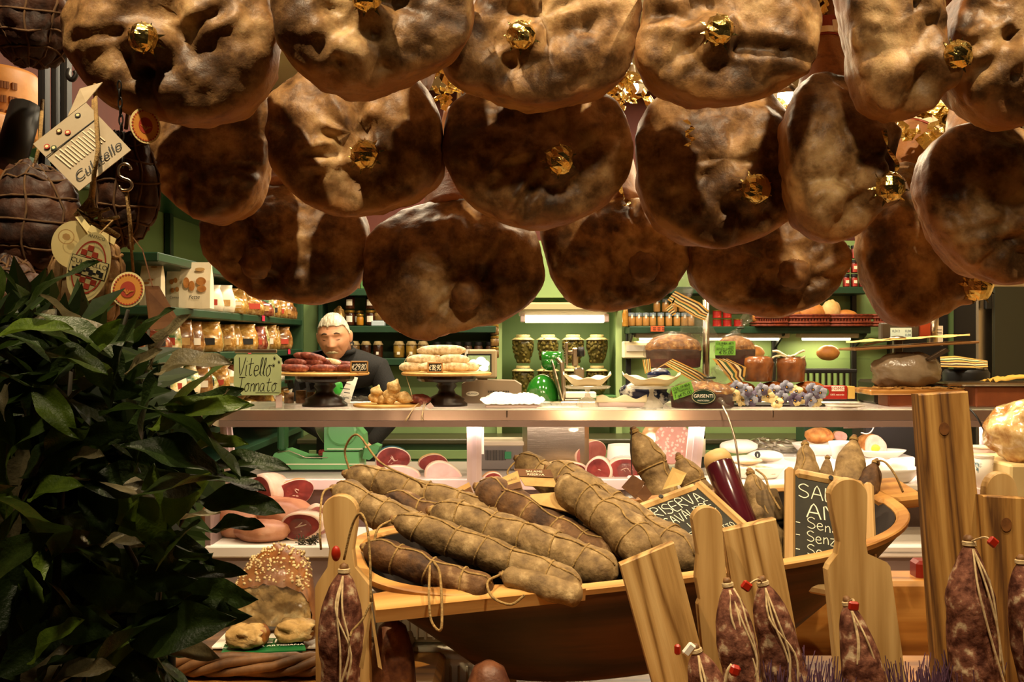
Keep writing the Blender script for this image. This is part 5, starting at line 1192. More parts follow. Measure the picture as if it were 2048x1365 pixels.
# handwritten sign
Y = 4.0; t = thing('handwritten_sign', 'pale green paper sign handwritten Vitello Tonnato', 'sign', P(515, 815, Y))
mSIGN = mat('pale_green_paper', '#b3c48d', '#bccb98', scale=6, rough=.8)
poly = [(468, 715), (474, 708), (552, 708), (563, 718), (562, 786), (556, 791), (484, 791), (467, 770)]
MB().prism([(P(x, y, Y).x, P(x, y, Y).z) for x, y in poly], Y, Y+.002).build('paper', mSIGN, t)
MB().bbox(P(512, 703, Y), (S(84, Y), .012, S(7, Y)), .002).build('clip_bar', mSTEEL, t)
mb = MB(); strokes(mb, 'Vitello', P(474, 752, Y-.0005), (1, 0, 0), (0, 0, 1), S(36, Y), .0028, .0006, .25, .02, 5, .10, S(70, Y))
strokes(mb, 'Tonnato', P(474, 783, Y-.0005), (1, 0, 0), (0, 0, 1), S(27, Y), .0024, .0006, .25, .02, 6, .12, S(80, Y))
strokes(mb, '*', P(547, 722, Y-.0005), (1, 0, 0), (0, 0, 1), S(9, Y), .0014); strokes(mb, '*', P(556, 729, Y-.0005), (1, 0, 0), (0, 0, 1), S(8, Y), .0014); strokes(mb, '*', P(545, 736, Y-.0005), (1, 0, 0), (0, 0, 1), S(9, Y), .0014)
mb.box(P(535, 786, Y-.0008), (S(48, Y), .0008, .0016)); mb.build('ink_lettering', mINK, t)
MB().bbox(P(558, 803, Y+.01)+V((0, 0, 0)), (S(13, Y), .01, S(26, Y)), .002).build('stand_leg', mPINKW, t)
MB().bbox(P(515, 750, Y+.012), (S(80, Y), .006, S(80, Y)), .002).build('backing', mGLASS, t)
# knobbly sausages on a low board
c = P(775, 816, 4.08); c.z = TZ
one('low_round_board', MB().lathe([(0, 0), (.135, 0), (.14, .004), (.14, .009), (.135, .011), (0, .011)], c, 40), mBOARD, 'low round board under the knobbly pale sausages', 'board')
mKNOB = mat('knobbly_pale_casing', '#8a6430', '#c9a566', '#e3cc96', scale=40, lo=.3, hi=.5, rough=.65, bump=.8, bscale=80)
for k, (x, y, a, ln, rr, lb) in enumerate(((752, 803, 1.2, .075, .026, 'short knobbly pale sausage at the left of the low board'), (785, 790, 1.1, .10, .030, 'knobbly pale sausage standing up on the low board'), (800, 803, -.25, .13, .026, 'knobbly pale sausage lying in front on the low board'), (775, 805, .1, .09, .024, 'small knobbly sausage in the middle of the low board'))):
    p = P(x, y, 4.05); p.z = max(p.z, TZ+.011+rr*.9); d = V((cos(a), -.2, sin(a)))*ln/2; n = 10
    lo_ = min((p-d).z, (p+d).z)-rr*.55-(TZ+.011); p.z -= max(lo_, -.02)
    mb = MB(); mb.tube([p-d+d*2*i/n for i in range(n+1)], [rr*(.35, .85, 1.05, .95, .72, .85, 1.0, .95, .6, .3, .12)[i] for i in range(11)], 14)
    mb.v = [v_+V((nz(v_, 45, k), nz(v_, 45, k+4), nz(v_, 45, k+8)))*.0035 for v_ in mb.v]
    one('knobbly_sausage', mb, mKNOB, lb, 'sausage', smooth=True)
p = P(838, 798, 4.06); p.z = TZ+.03
t = one('dark_sausage', MB().ball(p, (.05, .03, .022), 20, 12, lambda d: 1+.12*nz(d, 3, 4)), mSAUS, 'dark wrinkled sausage with looped strings at the end of the low board', 'sausage', smooth=True)
t = thing('string_loops', 'two string loops with small tag hanging over the counter edge', 'string', P(825, 812, 4.0))
MB().tube(smooth_open([P(838, 808, 4.0), P(828, 815, 3.93), P(815, 838, 3.875), P(810, 843, 3.87), P(815, 835, 3.87), P(832, 812, 3.93), P(838, 807, 4.0)], 26), .0016, 5).build('loop', mCORD, t, True)
MB().tube(smooth_open([P(848, 805, 4.0), P(845, 825, 3.88), P(842, 838, 3.87), P(847, 840, 3.87), P(845, 830, 3.87), P(852, 806, 4.0)], 26), .0016, 5).build('loop', mCORD, t, True)
quadcard('c', P(852, 812, 3.95), P(861, 805, 3.95), P(868, 814, 3.95), P(860, 821, 3.95), mPINKW).build('tag', mPINKW, t)
# small things under the left stand: glass bottles and note
for k, (x, h, rr) in enumerate(((578, 42, 11), (602, 50, 12), (622, 44, 9))):
    p = P(x, 815, 4.22); p.z = TZ; H = S(h, 4.2); r_ = S(rr, 4.2)
    t = thing('small_glass_jar', ('first', 'second', 'third')[k]+' small glass jar counted from the left under the red sausages', 'jar', p)
    MB().lathe([(r_*.9, 0), (r_, .006), (r_, H*.7), (r_*.75, H*.82), (r_*.75, H)], p, 18).build('glass', mJARG, t, True)
    MB().lathe([(0, .004), (r_*.9, .004), (r_*.9, H*.55), (0, H*.55)], p, 14).build('contents', mat('amber_contents', '#6f4a2c', '#a57b52', scale=60, rough=.4), t, True)
    MB().lathe([(0, H), (r_*.8, H), (r_*.8, H+.014), (0, H+.014)], p, 18).build('lid', mDSTEEL, t)
    quadcard('c', P(x-4, 768, 4.16), P(x+8, 764, 4.16), P(x+11, 776, 4.16), P(x-1, 781, 4.16), mBLACK).build('hang_tag', mBLACK, t)
t = thing('price_note', 'white paper price note leaning in front of the shopkeeper', 'note', P(690, 812, 4.3))
quadcard('c', P(700, 752, 4.32), P(716, 756, 4.32), P(700, 806, 4.28), P(673, 804, 4.28), mWPAPER).build('paper', mWPAPER, t)
mb = MB()
for j, (x, y, l) in enumerate(((694, 768, 14), (690, 778, 20), (694, 786, 12), (690, 796, 16))): mb.box(P(x, y, 4.278), (S(l, 4.28), .001, .003), Matrix.Rotation(.12, 3, 'Y'))
mb.build('ink_lettering', mINK, t)
p = P(668, 785, 4.42); one('green_bag', MB().ball(p, (S(18, 4.4), .03, S(32, 4.4)), 16, 12, lambda d: 1+.3*nz(d, 2.5, 3)), mat('bright_green_film', '#2e8a2c', rough=.3), 'bright green bag behind the left cake stand', 'bag', smooth=True)
one('crumpled_film', MB().grid(lambda u, v_: P(672+u*78, 815-v_*28*(1-.5*u), 4.2+.1*v_)+V((0, nz((u*6, v_*6, 1))*.03, abs(nz((u*7, v_*5, 3)))*.03)), 14, 8), mFILM, 'crumpled clear film lying left of the knobbly sausages', 'film', smooth=True)

# scale with customer monitor
Y = 4.3; t = thing('counter_scale', 'taupe counter scale with a colour customer screen', 'scale', P(985, 815, Y))
mTAUPE = mat('taupe_plastic', '#7d6a55', '#846f59', scale=5, rough=.4); mMON = mat('monitor_beige', '#9c8c6c', rough=.45)
a, b = P(924, 818, Y), P(1043, 762, Y)
pl = [(a.x, TZ), (b.x, TZ), (b.x, P(0, 770, Y).z), (P(1030, 0, Y).x, P(0, 762, Y).z), (P(940, 0, Y).x, P(0, 760, Y).z), (a.x, P(0, 768, Y).z)]
MB().prism(pl, Y-.03, Y+.12).build('body', mTAUPE, t)
for k in range(13): MB().box(P(977+k*3.3, 784, Y-.031), (S(1.6, Y), .003, S(4, Y))).build('vent_slot', mBLACK, t)
disc(MB(), P(945, 788, Y-.031), (1, 0, 0), (0, 0, 1), S(13, Y), S(5, Y), .002, 24).build('badge', mWPAPER, t)
printed('BILANCIA', P(945, 788, Y-.0335), (1, 0, 0), (0, 0, 1), S(4.5, Y), mINK, t)
m = MB().bbox(P(965, 728, Y+.02), (S(58, Y), .05, S(58, Y)), .008).build('monitor', mMON, t)
MB().box(P(958, 727, Y-.008), (S(50, Y), .008, S(38, Y))).build('screen_bezel', mBLACK, m)
MB().box(P(958, 727, Y-.013), (S(44, Y), .003, S(31, Y))).build('screen', mat('screen_green', '#5c7a55', '#8aa37a', scale=20, rough=.2, emit='#7f9a76', estr=.5), m)
mEGGP = mat('screen_eggs', '#ffffff', '#dfe3e8', scale=30, rough=.3, emit='#f2eef4', estr=.75)
for (x, y, rx, ry) in ((947, 727, 9, 8), (962, 722, 10, 8), (971, 728, 8, 7), (950, 737, 10, 6), (968, 737, 9, 6)):
    disc(MB(), P(x, y, Y-.0147), (1, 0, 0), (0, 0, 1), S(rx, Y), S(ry, Y), .0006, 20).build('screen_picture', mEGGP, m)
MB().bbox(P(965, 760, Y+.03), (S(20, Y), .03, S(14, Y)), .004).build('monitor_neck', mMON, t)
# white tray with a mound of white lace paper
Y = 4.02; c = P(1025, 817, Y); c.z = TZ
t = thing('lace_paper_tray', 'tray heaped with bright white lace paper', 'tray', c)
MB().bbox(c+V((0, 0, .008)), (S(108, Y), .14, .014), .005).build('tray', mPINKW, t)
def mound(u, v_):
    x = (u-.5)*S(128, Y); y = (v_-.5)*.15; h = S(30, Y)*max(0, (1-(2*u-1)**2))**.7*max(0, 1-(2*v_-1)**2)**.5
    z = .016+h*(.75+.15*sin(u*9))+.008*abs(nz((u*14, v_*9, 2)))+(.018*max(0, abs(2*u-1)-.82)/.18)
    return c+V((x, y, z))
MB().grid(mound, 40, 12).build('lace_paper', mat('lace_white', '#fff8e8', rough=.8, bump=.6, bscale=180), t, True)
MB().bbox(P(1115, 817, 4.0)+V((0, 0, .004)), (S(85, 4), .1, .006), .002).build('cutting_sheet', mWHITE, t)
one('clear_bag', MB().grid(lambda u, v_: P(1045+u*60, 815-v_*38*sin(pi*min(1, u*.9+.1))**.6, 4.14+.05*v_)+V((0, .03*nz((u*5, v_*5, 0)), .01*nz((u*9, v_*9, 4)))), 14, 10), mFILM, 'clear film bag between scale and green slicer', 'film', smooth=True)

# green meat slicer
Y = 4.45; t = thing('green_slicer', 'dark green meat slicer with steel blade guard behind the counter', 'slicer', P(1100, 815, Y))
mSLG = mat('slicer_green_enamel', '#1f6a1c', rough=.12, coat=.6)
z0 = UZ
MB().bbox(V((P(1110, 0, Y).x, Y, z0+.12)), (S(130, Y), .2, .24), .02).build('base', mSTEEL, t)
mb = MB().ball(P(1084, 800, Y), (S(33, Y), .09, S(48, Y)), 30, 20, lambda d: 1+.06*max(0, d.z))
mb.build('motor_body', mSLG, t, True)
MB().lathe([(0, -.045), (S(12, Y), -.045), (S(14, Y), -.04), (S(14, Y), .04), (S(12, Y), .046), (0, .046)], P(1103, 717, Y), 24, Matrix.Rotation(pi/2, 3, 'Y')).build('sharpener_head', mSLG, t, True)
MB().ball(P(1100, 728, Y), (S(17, Y), .04, S(14, Y)), 22, 14).build('head_bulge', mSLG, t, True)
MB().lathe([(0, 0), (S(48, Y), 0), (S(50, Y), .004), (S(50, Y), .008), (0, .012)], P(1112, 765, Y), 40, Matrix.Rotation(pi/2-.25, 3, 'Y') @ Matrix.Identity(3)).build('blade', mSTEEL, t, False)
MB().tube([P(1114, 716, Y-.06), P(1124, 728, Y-.06), P(1128, 780, Y-.06), P(1124, 815, Y-.06)], .01, 8).build('guard_bar', mSTEEL, t, True)
MB().bbox(P(1150, 715, Y), (S(12, Y), .03, S(38, Y)), .006).build('arm_post', mSTEEL, t)
MB().tube([P(1134, 706, Y), P(1170, 706, Y)], .012, 10).build('arm_bar', mSTEEL, t, True)
MB().tube([P(1156, 704, Y-.01), P(1168, 704, Y-.01)], .022, 12).build('black_knob', mBLACK, t, True)
MB().bbox(P(1133, 708, Y), (S(5, Y), .05, S(46, Y)), .003).build('toothed_plate', mSTEEL, t)
for k in range(8): MB().box(P(1129.5, 690+k*5, Y-.02), (S(3, Y), .012, S(2, Y))).build('tooth', mSTEEL, t)
MB().bbox(P(1158, 750, Y), (S(20, Y), .04, S(28, Y)), .006).build('arm_block', mSTEEL, t)
MB().bbox(P(1160, 790, Y-.02), (S(62, Y), .08, S(12, Y)), .004).build('carriage', mWHITE, t)
MB().bbox(P(1140, 802, Y-.03), (S(40, Y), .06, S(9, Y)), .004).build('carriage_rail', mSTEEL, t)

# glass cake stands with paper trays
def glass_stand(px, Y, trayx, label, tlabel, traycol):
    c = P(px, 815, Y); c.z = TZ; H = P(px, 776, Y).z-TZ; t = thing('glass_cake_stand', label, 'cake stand', c)
    MB().lathe([(S(23, Y), 0), (S(22, Y), .012), (S(17, Y), H*.35), (S(6, Y), H*.55), (S(4, Y), H*.75), (S(6, Y), H*.95), (0, H*.96)], c, 28, None, lambda q, z: 1+.05*abs(sin(q*9))*(z < H*.5)).build('foot', mat('cut_glass', '#f2ead8', rough=.06, alpha=.45, spec=1) if 'cut_glass' not in bpy.data.materials else bpy.data.materials['cut_glass'], t, False)
    MB().lathe([(0, H*.95), (S(42, Y), H*.97), (S(45, Y), H*1.05), (S(45, Y), H*1.1), (0, H*1.02)], c, 36, None, lambda q, z: 1+.02*sin(q*24)).build('plate', bpy.data.materials['cut_glass'], t)
    x0, x1 = trayx; W_ = S(x1-x0, Y); zb = TZ+H*1.1
    tc = V((P((x0+x1)/2, 0, Y).x, Y, zb)); tt = thing('paper_tray', tlabel, 'paper tray', tc)
    def fn(u, v_):
        a = 2*pi*u; k = .55+.45*v_; sq = 1/max(abs(cos(a)), abs(sin(a)))**.6
        return tc+V((cos(a)*sq*k*W_*.42, sin(a)*sq*k*.08, .002+v_**1.3*S(27, Y)*(.72+.2*cos(2*a)+.12*sin(7*a)*v_)))
    MB().grid(fn, 56, 6).build('fluted_side', traycol, tt, True, solid=.0015)
    MB().lathe([(0, .001), (W_*.25, .001), (W_*.25, .003), (0, .003)], tc, 24).build('base', traycol, tt)
    return tt
mTRAY = mat('cream_paper_tray', '#f3e3bf', rough=.7)
glass_stand(1175, 4.05, (1117, 1231), 'cut glass cake stand in front of the green slicer', 'fluted cream paper tray on the left glass stand', mTRAY)
glass_stand(1303, 4.05, (1234, 1372), 'cut glass cake stand left of the bagged breads', 'fluted cream paper tray on the right glass stand', mTRAY)
Y = 4.08; c = P(1240, 815, Y); c.z = TZ
t = thing('low_paper_tray', 'low pinkish paper tray of small pastries between the glass stands', 'paper tray', c)
MB().bbox(c+V((0, 0, .012)), (S(95, Y), .12, .022), .006).build('tray', mPINKW, t)
MB().grid(lambda u, v_: c+V(((u-.5)*S(100, Y), -.06+.0*v_, .02+v_*S(14, Y)*(.8+.3*sin(u*14)))), 30, 3).build('paper_edge', mTRAY, t, True, solid=.001)
for k, x in enumerate((1222, 1232, 1243, 1256)):
    one('small_pastry', MB().ball(P(x, 802, 4.09), (.018, .02, .012), 12, 8, lambda d: 1+.15*nz(d, 3, k)), mat('pastry_gold', '#a8733a', '#d9ad6c', scale=30, rough=.6) if k == 0 else bpy.data.materials['pastry_gold'], 'small golden pastry in the low paper tray, '+['leftmost', 'second from the left', 'third from the left', 'rightmost'][k], 'pastry', 'pastries in the low paper tray', True)
mNAVY = mat('navy_film', '#12162c', '#c9c2b4', scale=14, lo=.5, hi=.58, rough=.25)
one('navy_bag', MB().ball(P(1290, 790, 4.25), (S(50, 4.25), .05, S(30, 4.25)), 24, 14, lambda d: 1+.25*nz(d, 2.2, 9)+.1*nz(d, 6, 2)), mNAVY, 'navy and white film bag under the right glass stand', 'bag', smooth=True)
one('blue_cup', MB().ball(P(1318, 752, 4.28), (S(24, 4.28), .04, S(17, 4.28)), 20, 10), mat('blue_striped_film', '#2a3158', '#b9b3b0', scale=5, lo=.45, hi=.55, rough=.25, stretch=(1, 1, 6)), 'blue striped package behind the right paper tray', 'package', smooth=True)

# bagged dove-shaped breads on a tiered stand
mCRUST = mat('nut_crust', '#6d3f18', '#a8702f', '#dcb878', scale=45, lo=.35, hi=.58, rough=.6, bump=1, bscale=60)
mMOULD = mat('brown_baking_paper', '#2e1512', '#4a2420', scale=20, rough=.6)
mRIB = []
for nm in ('a',):
    m = bpy.data.materials.new('striped_ribbon'); m.use_nodes = True; N = m.node_tree.nodes; Lk = m.node_tree.links; bs = N['Principled BSDF']; bs.inputs['Roughness'].default_value = .45
    tc = N.new('ShaderNodeTexCoord'); sp = N.new('ShaderNodeSeparateXYZ'); Lk.new(tc.outputs['UV'], sp.inputs[0]); rp = N.new('ShaderNodeValToRGB'); rp.color_ramp.interpolation = 'CONSTANT'; e = rp.color_ramp.elements
    cols = ['#c99a4a', '#2c2a22', '#e0c890', '#3f5a3c', '#d3a555', '#5e3a22', '#e3cf9c', '#2c2a22', '#c99a4a']
    e[0].position = 0; e[0].color = L(cols[0]); e[1].position = .12; e[1].color = L(cols[1])
    for k, cc in enumerate(cols[2:]): q = e.new(.18+.115*k); q.color = L(cc)
    Lk.new(sp.outputs[0], rp.inputs[0]); Lk.new(rp.outputs[0], bs.inputs['Base Color']); mRIB.append(m)
def ribbon(name, q, parent=None, label=None, n=10):
    """striped ribbon: quad path list of (left,right) world points, UV across the width"""
    me = bpy.data.meshes.new(name); off = wloc(parent) if parent else V((0, 0, 0)); vs = []; 
    if parent is None: off = V(q[0][0])
    for a, b in q: vs += [V(a)-off, V(b)-off]
    fs = [(2*i, 2*i+1, 2*i+3, 2*i+2) for i in range(len(q)-1)]; me.from_pydata(vs, [], fs); uv = me.uv_layers.new()
    for pgn in me.polygons:
        for li in pgn.loop_indices: uv.data[li].uv = (float(me.loops[li].vertex_index % 2), 0)
    me.materials.append(mRIB[0]); o = bpy.data.objects.new(name, me); COL.objects.link(o)
    md = o.modifiers.new('thickness', 'SOLIDIFY'); md.thickness = .001
    if parent: o.parent = parent
    else: o.location = off; tag(o, label, 'ribbon')
    return o
def dove(px, py, w, h, Y, label, top=None, seed=1):
    """domed nut bread in a paper mould under film, film gathered at the top"""
    c = P(px, py+h/2, Y); a = S(w/2, Y); H = S(h, Y); t = thing('bagged_bread', label, 'bread', c)
    MB().ball(c+V((0, 0, H*.55)), (a, a*.6, H*.45), 36, 20, lambda d: 1+.06*nz(d, 4, seed)+.03*nz(d, 14, seed)).build('nut_crust', mCRUST, t, True)
    MB().lathe([(a*.85, 0), (a*.95, .005), (a*1.0, H*.5), (a*.98, H*.55), (0, H*.55)], c, 36, Matrix.Diagonal((1, .62, 1))).build('paper_mould', mMOULD, t, False)
    MB().ball(c+V((0, 0, H*.5)), (a*1.06, a*.68, H*.58), 24, 14, lambda d: 1+.10*nz(d, 3, seed+7)).build('film', mFILM, t, False)
    if top:
        e = P(*top); b = c+V((0, 0, H*1.02)); k = 10
        MB().tube([b.lerp(e, i/k)+V((.01*nz((i, seed, 0), .8), 0, 0)) for i in range(k+1)], [a*f for f in (.45, .28, .16, .12, .10, .12, .18, .24, .28, .30, .26)], 10).build('gathered_film', mFILM, t, False)
        MB().tube([b.lerp(e, .35)+V((cos(q)*a*.17, sin(q)*a*.17, 0)) for q in [2*pi*i/10 for i in range(10)]], .004, 6, closed=True).build('dark_tie', mat('dark_green_satin', '#10261a', rough=.3) if 'dark_green_satin' not in bpy.data.materials else bpy.data.materials['dark_green_satin'], t, True)
    return t
t = thing('tiered_stand', 'steel tiered stand carrying the bagged breads', 'stand', V((P(1412, 0, 4.2).x, 4.2, TZ)))
px_ = P(1412, 0, 4.2).x
MB().tube([(px_, 4.2, TZ), (px_, 4.2, P(0, 600, 4.2).z)], S(7, 4.2), 14).build('pole', mSTEEL, t, True)
for y, r_ in ((738, 112), (813, 90)): MB().lathe([(0, 0), (S(r_, 4.2), 0), (S(r_+2, 4.2), .006), (0, .006)], (px_, 4.2, P(0, y, 4.2).z), 40, Matrix.Diagonal((1, .6, 1))).build('tier', mGLASS, t)
d1 = dove(1347, 702, 112, 68, 4.17, 'bagged nut crusted bread, upper left on the tiered stand', None, 1)
d2 = dove(1470, 702, 80, 60, 4.19, 'bagged nut crusted bread, upper right on the tiered stand', (1500, 630, 4.2), 2)
d3 = dove(1405, 790, 130, 54, 4.03, 'bagged nut crusted bread on the counter with oval brand sticker', (1445, 745, 4.05), 3)
for (pts, lb) in (([(1335,600,1350,582),(1352,612,1366,590),(1385,632,1400,606),(1410,642,1418,622)],'striped ribbon bow end jutting right above the tiered stand'),([(1352,592,1345,612),(1342,608,1352,628),(1330,618,1345,632)],'short striped ribbon tail above the tiered stand'),
        ([(1285,720,1300,718),(1290,748,1302,744),(1330,730,1345,718),(1390,765,1402,745),(1420,785,1430,765)],'striped ribbon running under the upper left bread'),([(1425,718,1455,718),(1455,755,1492,735),(1475,780,1490,752)],'wide striped ribbon under the upper right bread')):
    q = [(P(a, b, 4.06), P(c_, d_, 4.06)) for a, b, c_, d_ in pts]; ribbon('striped_ribbon', q, None, lb)
one('cellophane_top', MB().tube(smooth_open([P(1400, 690, 4.2), P(1385, 640, 4.2), P(1370, 600, 4.2), P(1372, 560, 4.2), P(1380, 535, 4.2)], 14), [S(r_, 4.2) for r_ in (42, 38, 34, 28, 20, 12, 6, 10, 16, 20, 22, 20, 16, 14, 10)], 12), mFILM, 'tall gathered cellophane rising above the tiered stand', 'film')
mLIME = mat('lime_card', '#6fae3c', '#7cba48', scale=10, rough=.7)
def lime(q, label, lines, Y):
    pts = [P(x, y, Y) for x, y in q]; t = thing('lime_price_card', label, 'price card', pts[3]); quadcard('c', *pts, mLIME).build('card', mLIME, t)
    a, b, c_, d = pts; ex = (b-a).normalized(); ey = (a-d).normalized(); mb = MB()
    for k, (tx, u, v_, s_, w) in enumerate(lines): strokes(mb, tx, d.lerp(c_, u).lerp(a.lerp(b, u), v_)+V((0, -.0022, 0)), ex, ey, s_, w, .0006, .1, .05, k, .15, (b-a).length*(.9-u))
    mb.build('ink_lettering', mINK, t)
lime([(1431,683),(1471,683),(1471,711),(1430,711)], 'lime green price card reading 15,00 stuck to the upper right bread', [('COLOMBA ARTI', .04, .78, .008, .0010), ('1kg', .2, .58, .008, .0010), ('SENZA CANDI', .04, .40, .0075, .0009), ('q15,00', .2, .08, .016, .0018)], 4.06)
lime([(1342,776),(1382,763),(1389,787),(1348,801)], 'tilted lime green price card reading 15,00 on the counter bread', [('COLOMBA', .06, .72, .010, .0011), ('ARTIGIANALE', .08, .48, .008, .0010), ('1kgq15,00', .06, .10, .013, .0015)], 3.95)
Y = 3.94; t = thing('oval_sticker', 'dark green oval sticker lettered GRISENTI', 'sticker', P(1407, 808, Y))
disc(MB(), P(1407, 794, Y), (1, 0, 0), (0, .1, 1), S(25, Y), S(15.5, Y), .001, 40).build('sticker', mat('bottle_green', '#0f2a1c', rough=.35), t)
disc(MB(), P(1407, 794, Y-.0018), (1, 0, 0), (0, .1, 1), S(23.5, Y), S(14, Y), .0003, 40, .95).build('gold_line', mat('pale_gold_print', '#b9b08a', rough=.4), t)
printed('GRISENTI', P(1407, 793, Y-.002), (1, 0, 0), (0, .1, 1), S(9.5, Y), mWPAPER, t)
printed('PASTICCERIA', P(1407, 802, Y-.002), (1, 0, 0), (0, .1, 1), S(4, Y), mWPAPER, t)
one('twisted_film_tail', MB().tube([P(1440, 800, 3.95), P(1450, 812, 3.9), P(1456, 818, 3.88)], [.012, .008, .016], 8), mFILM, 'twisted end of film beside the oval sticker', 'film')
# glazed cakes and rolls
mGLZ = mat('glazed_brioche', '#7a3d12', '#b5651f', '#d79545', scale=18, rough=.25, coat=.5)
for k, (x, y, lb) in enumerate(((1517, 737, 'round glazed cake in film, left of the pair'), (1581, 738, 'round glazed cake in film, right of the pair'))):
    c = P(x, y+26, 4.14); r_ = S(29, 4.14); H = S(50, 4.14); t = thing('glazed_cake', lb, 'cake', c)
    MB().lathe([(r_*.85, 0), (r_*.95, .004), (r_*.97, H*.55), (r_*1.02, H*.7), (r_*.95, H*.92), (r_*.6, H), (0, H*.97)], c, 36, None, lambda q, z: 1+.03*sin(q*5+z*40)).build('cake', mGLZ, t, True)
    MB().lathe([(r_*.98, 0), (r_*1.06, H*.5), (r_*1.08, H*.75), (r_*.9, H*1.02), (0, H*1.03)], c, 24, None, lambda q, z: 1+.05*sin(q*7+z*90)).build('film', mFILM, t, False)
for k, (x, lb) in enumerate(((1478, 'glazed roll under the cakes, left'), (1550, 'glazed roll under the cakes, middle'), (1618, 'glazed roll under the cakes, right'))):
    c = P(x, 778, 4.14); one('glazed_roll', MB().ball(c, (S(33, 4.14), .045, S(15, 4.14)), 22, 12, lambda d: 1+.05*nz(d, 3, k)), mGLZ, lb, 'bread roll', smooth=True)
mb = MB()
for zz in (0, 1): mb.add(*(lambda g: (g.v, g.f))(MB().grid(lambda u, v_: P(1545+u*65, 717-zz*9-v_*0, 4.10+.1*v_)+V((0, 0, .012*sin(u*7+zz)+.006*nz((u*9, v_*5, zz)))), 16, 6)))
one('folded_pastry_sheet', mb, mTRAY, 'folded cream sheet lying on the right glazed cake', 'pastry', smooth=True, solid=.006)
c = P(1545, 805, 4.10); one('flower_tray', MB().bbox(V((c.x, 4.12, TZ+.006)), (S(200, 4.1), .14, .012), .004), mDWOOD, 'dark tray under the pansies and rolls', 'tray')
# pansies
mPET = [mat('pansy_blue', '#767890', '#aaa9b8', scale=40, rough=.6), mat('pansy_violet', '#44344c', '#6b5c74', scale=40, rough=.6), mat('pansy_cream', '#cfae72', '#e6d29c', scale=40, rough=.6)]
mEYE = mat('pansy_eye', '#d99a24', rough=.6); mPDK = mat('pansy_throat', '#1f1228', rough=.6)
def pansy(p, s_, c, seed, label):
    rn = random.Random(seed); fr = frame(V((1, rn.uniform(-.4, .4), rn.uniform(-.3, .3))), V((rn.uniform(-.3, .3), rn.uniform(-.2, .5), 1))); t = thing('pansy', label, 'flower', p, fr, 'pansies on the counter')
    for k in range(5):
        a = pi/2+k*2*pi/5; cc = V((cos(a)*s_*.55, -.002-.002*k, sin(a)*s_*.55)); vs = [cc]; n = 12
        for j in range(n):
            q = 2*pi*j/n; rr = s_*.56*(1+.10*sin(5*q+seed)); vs.append(cc+V((cos(q)*rr, .12*s_*cos(2*q+k)+.1*s_*rn.uniform(-1, 1), sin(q)*rr)))
        MB().add(vs, [(0, 1+j, 1+(j+1) % n) for j in range(n)]).build('petal', mPET[(c+(k in (2, 3)))*1 % 3] if rn.random() < .3 else mPET[c], t, True, False, solid=.0008)
    disc(MB(), V((0, -.012, 0)), (1, 0, 0), (0, 0, 1), s_*.25, s_*.25, .001, 10).build('throat', mPDK, t, False, False)
    disc(MB(), V((0, -.0135, -s_*.03)), (1, 0, 0), (0, 0, 1), s_*.10, s_*.12, .001, 8).build('eye', mEYE, t, False, False)
fl = [(1474,775,0),(1492,782,0),(1482,800,2),(1502,800,0),(1522,780,0),(1512,795,1),(1535,792,2),(1548,782,0),(1562,795,0),(1572,775,0),(1588,800,1),(1592,785,2),(1605,798,1),(1625,780,0),(1618,800,0),(1640,785,0),(1630,802,2),(1552,806,2),(1465,790,2)]
fl.sort()
nf = len(fl)
for k, (x, y, c) in enumerate(fl):
    pansy(P(x, y, 4.0+.015*((k*7) % 3)), S(13, 4.0), c, k, ('grey blue', 'dark violet', 'cream')[c]+' pansy bloom in the counter bouquet, '+(ORD[k]+' from the left' if k < 14 else ORD[nf-1-k]+' from the right'))
o = MB()
rn = random.Random(2)
for k in range(60):
    b0 = P(rn.uniform(1462, 1645), rn.uniform(785, 812), 4.05); e = b0+V((rn.uniform(-.03, .03), rn.uniform(-.03, .0), rn.uniform(-.01, .03))); w = V((.006, 0, .004)); o.add([b0, (b0+e)/2+w, e, (b0+e)/2-w], [(0, 1, 2, 3)])
tag(one('pansy_foliage', o, mLEAF[1], 'green leaves under the pansy bouquet', 'foliage'), kind='stuff')
# yoghurt box and plate
Y = 4.06; t = thing('yoghurt_box', 'red printed yoghurt box lettered YOMO', 'box', P(1672, 798, Y))
MB().bbox(P(1667, 785, Y+.02), (S(48, Y), .05, S(27, Y)), .003).build('carton', mat('red_carton', '#9c1f16', '#b52a1c', scale=14, rough=.4), t)
MB().bbox(P(1676, 778, Y-.006), (S(26, Y), .003, S(10, Y)), .0014).build('name_panel', mWPAPER, t)
printed('YOMO', P(1676, 778, Y-.008), (1, 0, 0), (0, 0, 1), S(10, Y), mLRED, t)
printed('100% naturale', P(1674, 790, Y-.006), (1, 0, 0), (0, 0, 1), S(5, Y), mWPAPER, t)
MB().bbox(P(1699, 785, Y+.02), (S(14, Y), .05, S(25, Y)), .002).build('yellow_side', mat('pale_yellow', '#d8b25c', rough=.5), t)
disc(MB(), P(1651, 785, Y-.0055), (1, 0, 0), (0, 0, 1), S(7, Y), S(8, Y), .001, 16).build('printed_fruit', mGREENM, t)
one('small_plate', MB().lathe([(0, 0), (.03, 0), (.075, .010), (.078, .013), (.03, .005), (0, .005)], V((P(1690, 0, 3.97).x, 3.97, TZ)), 32), mWHITE, 'small white plate in front of the yoghurt box', 'plate', smooth=True)
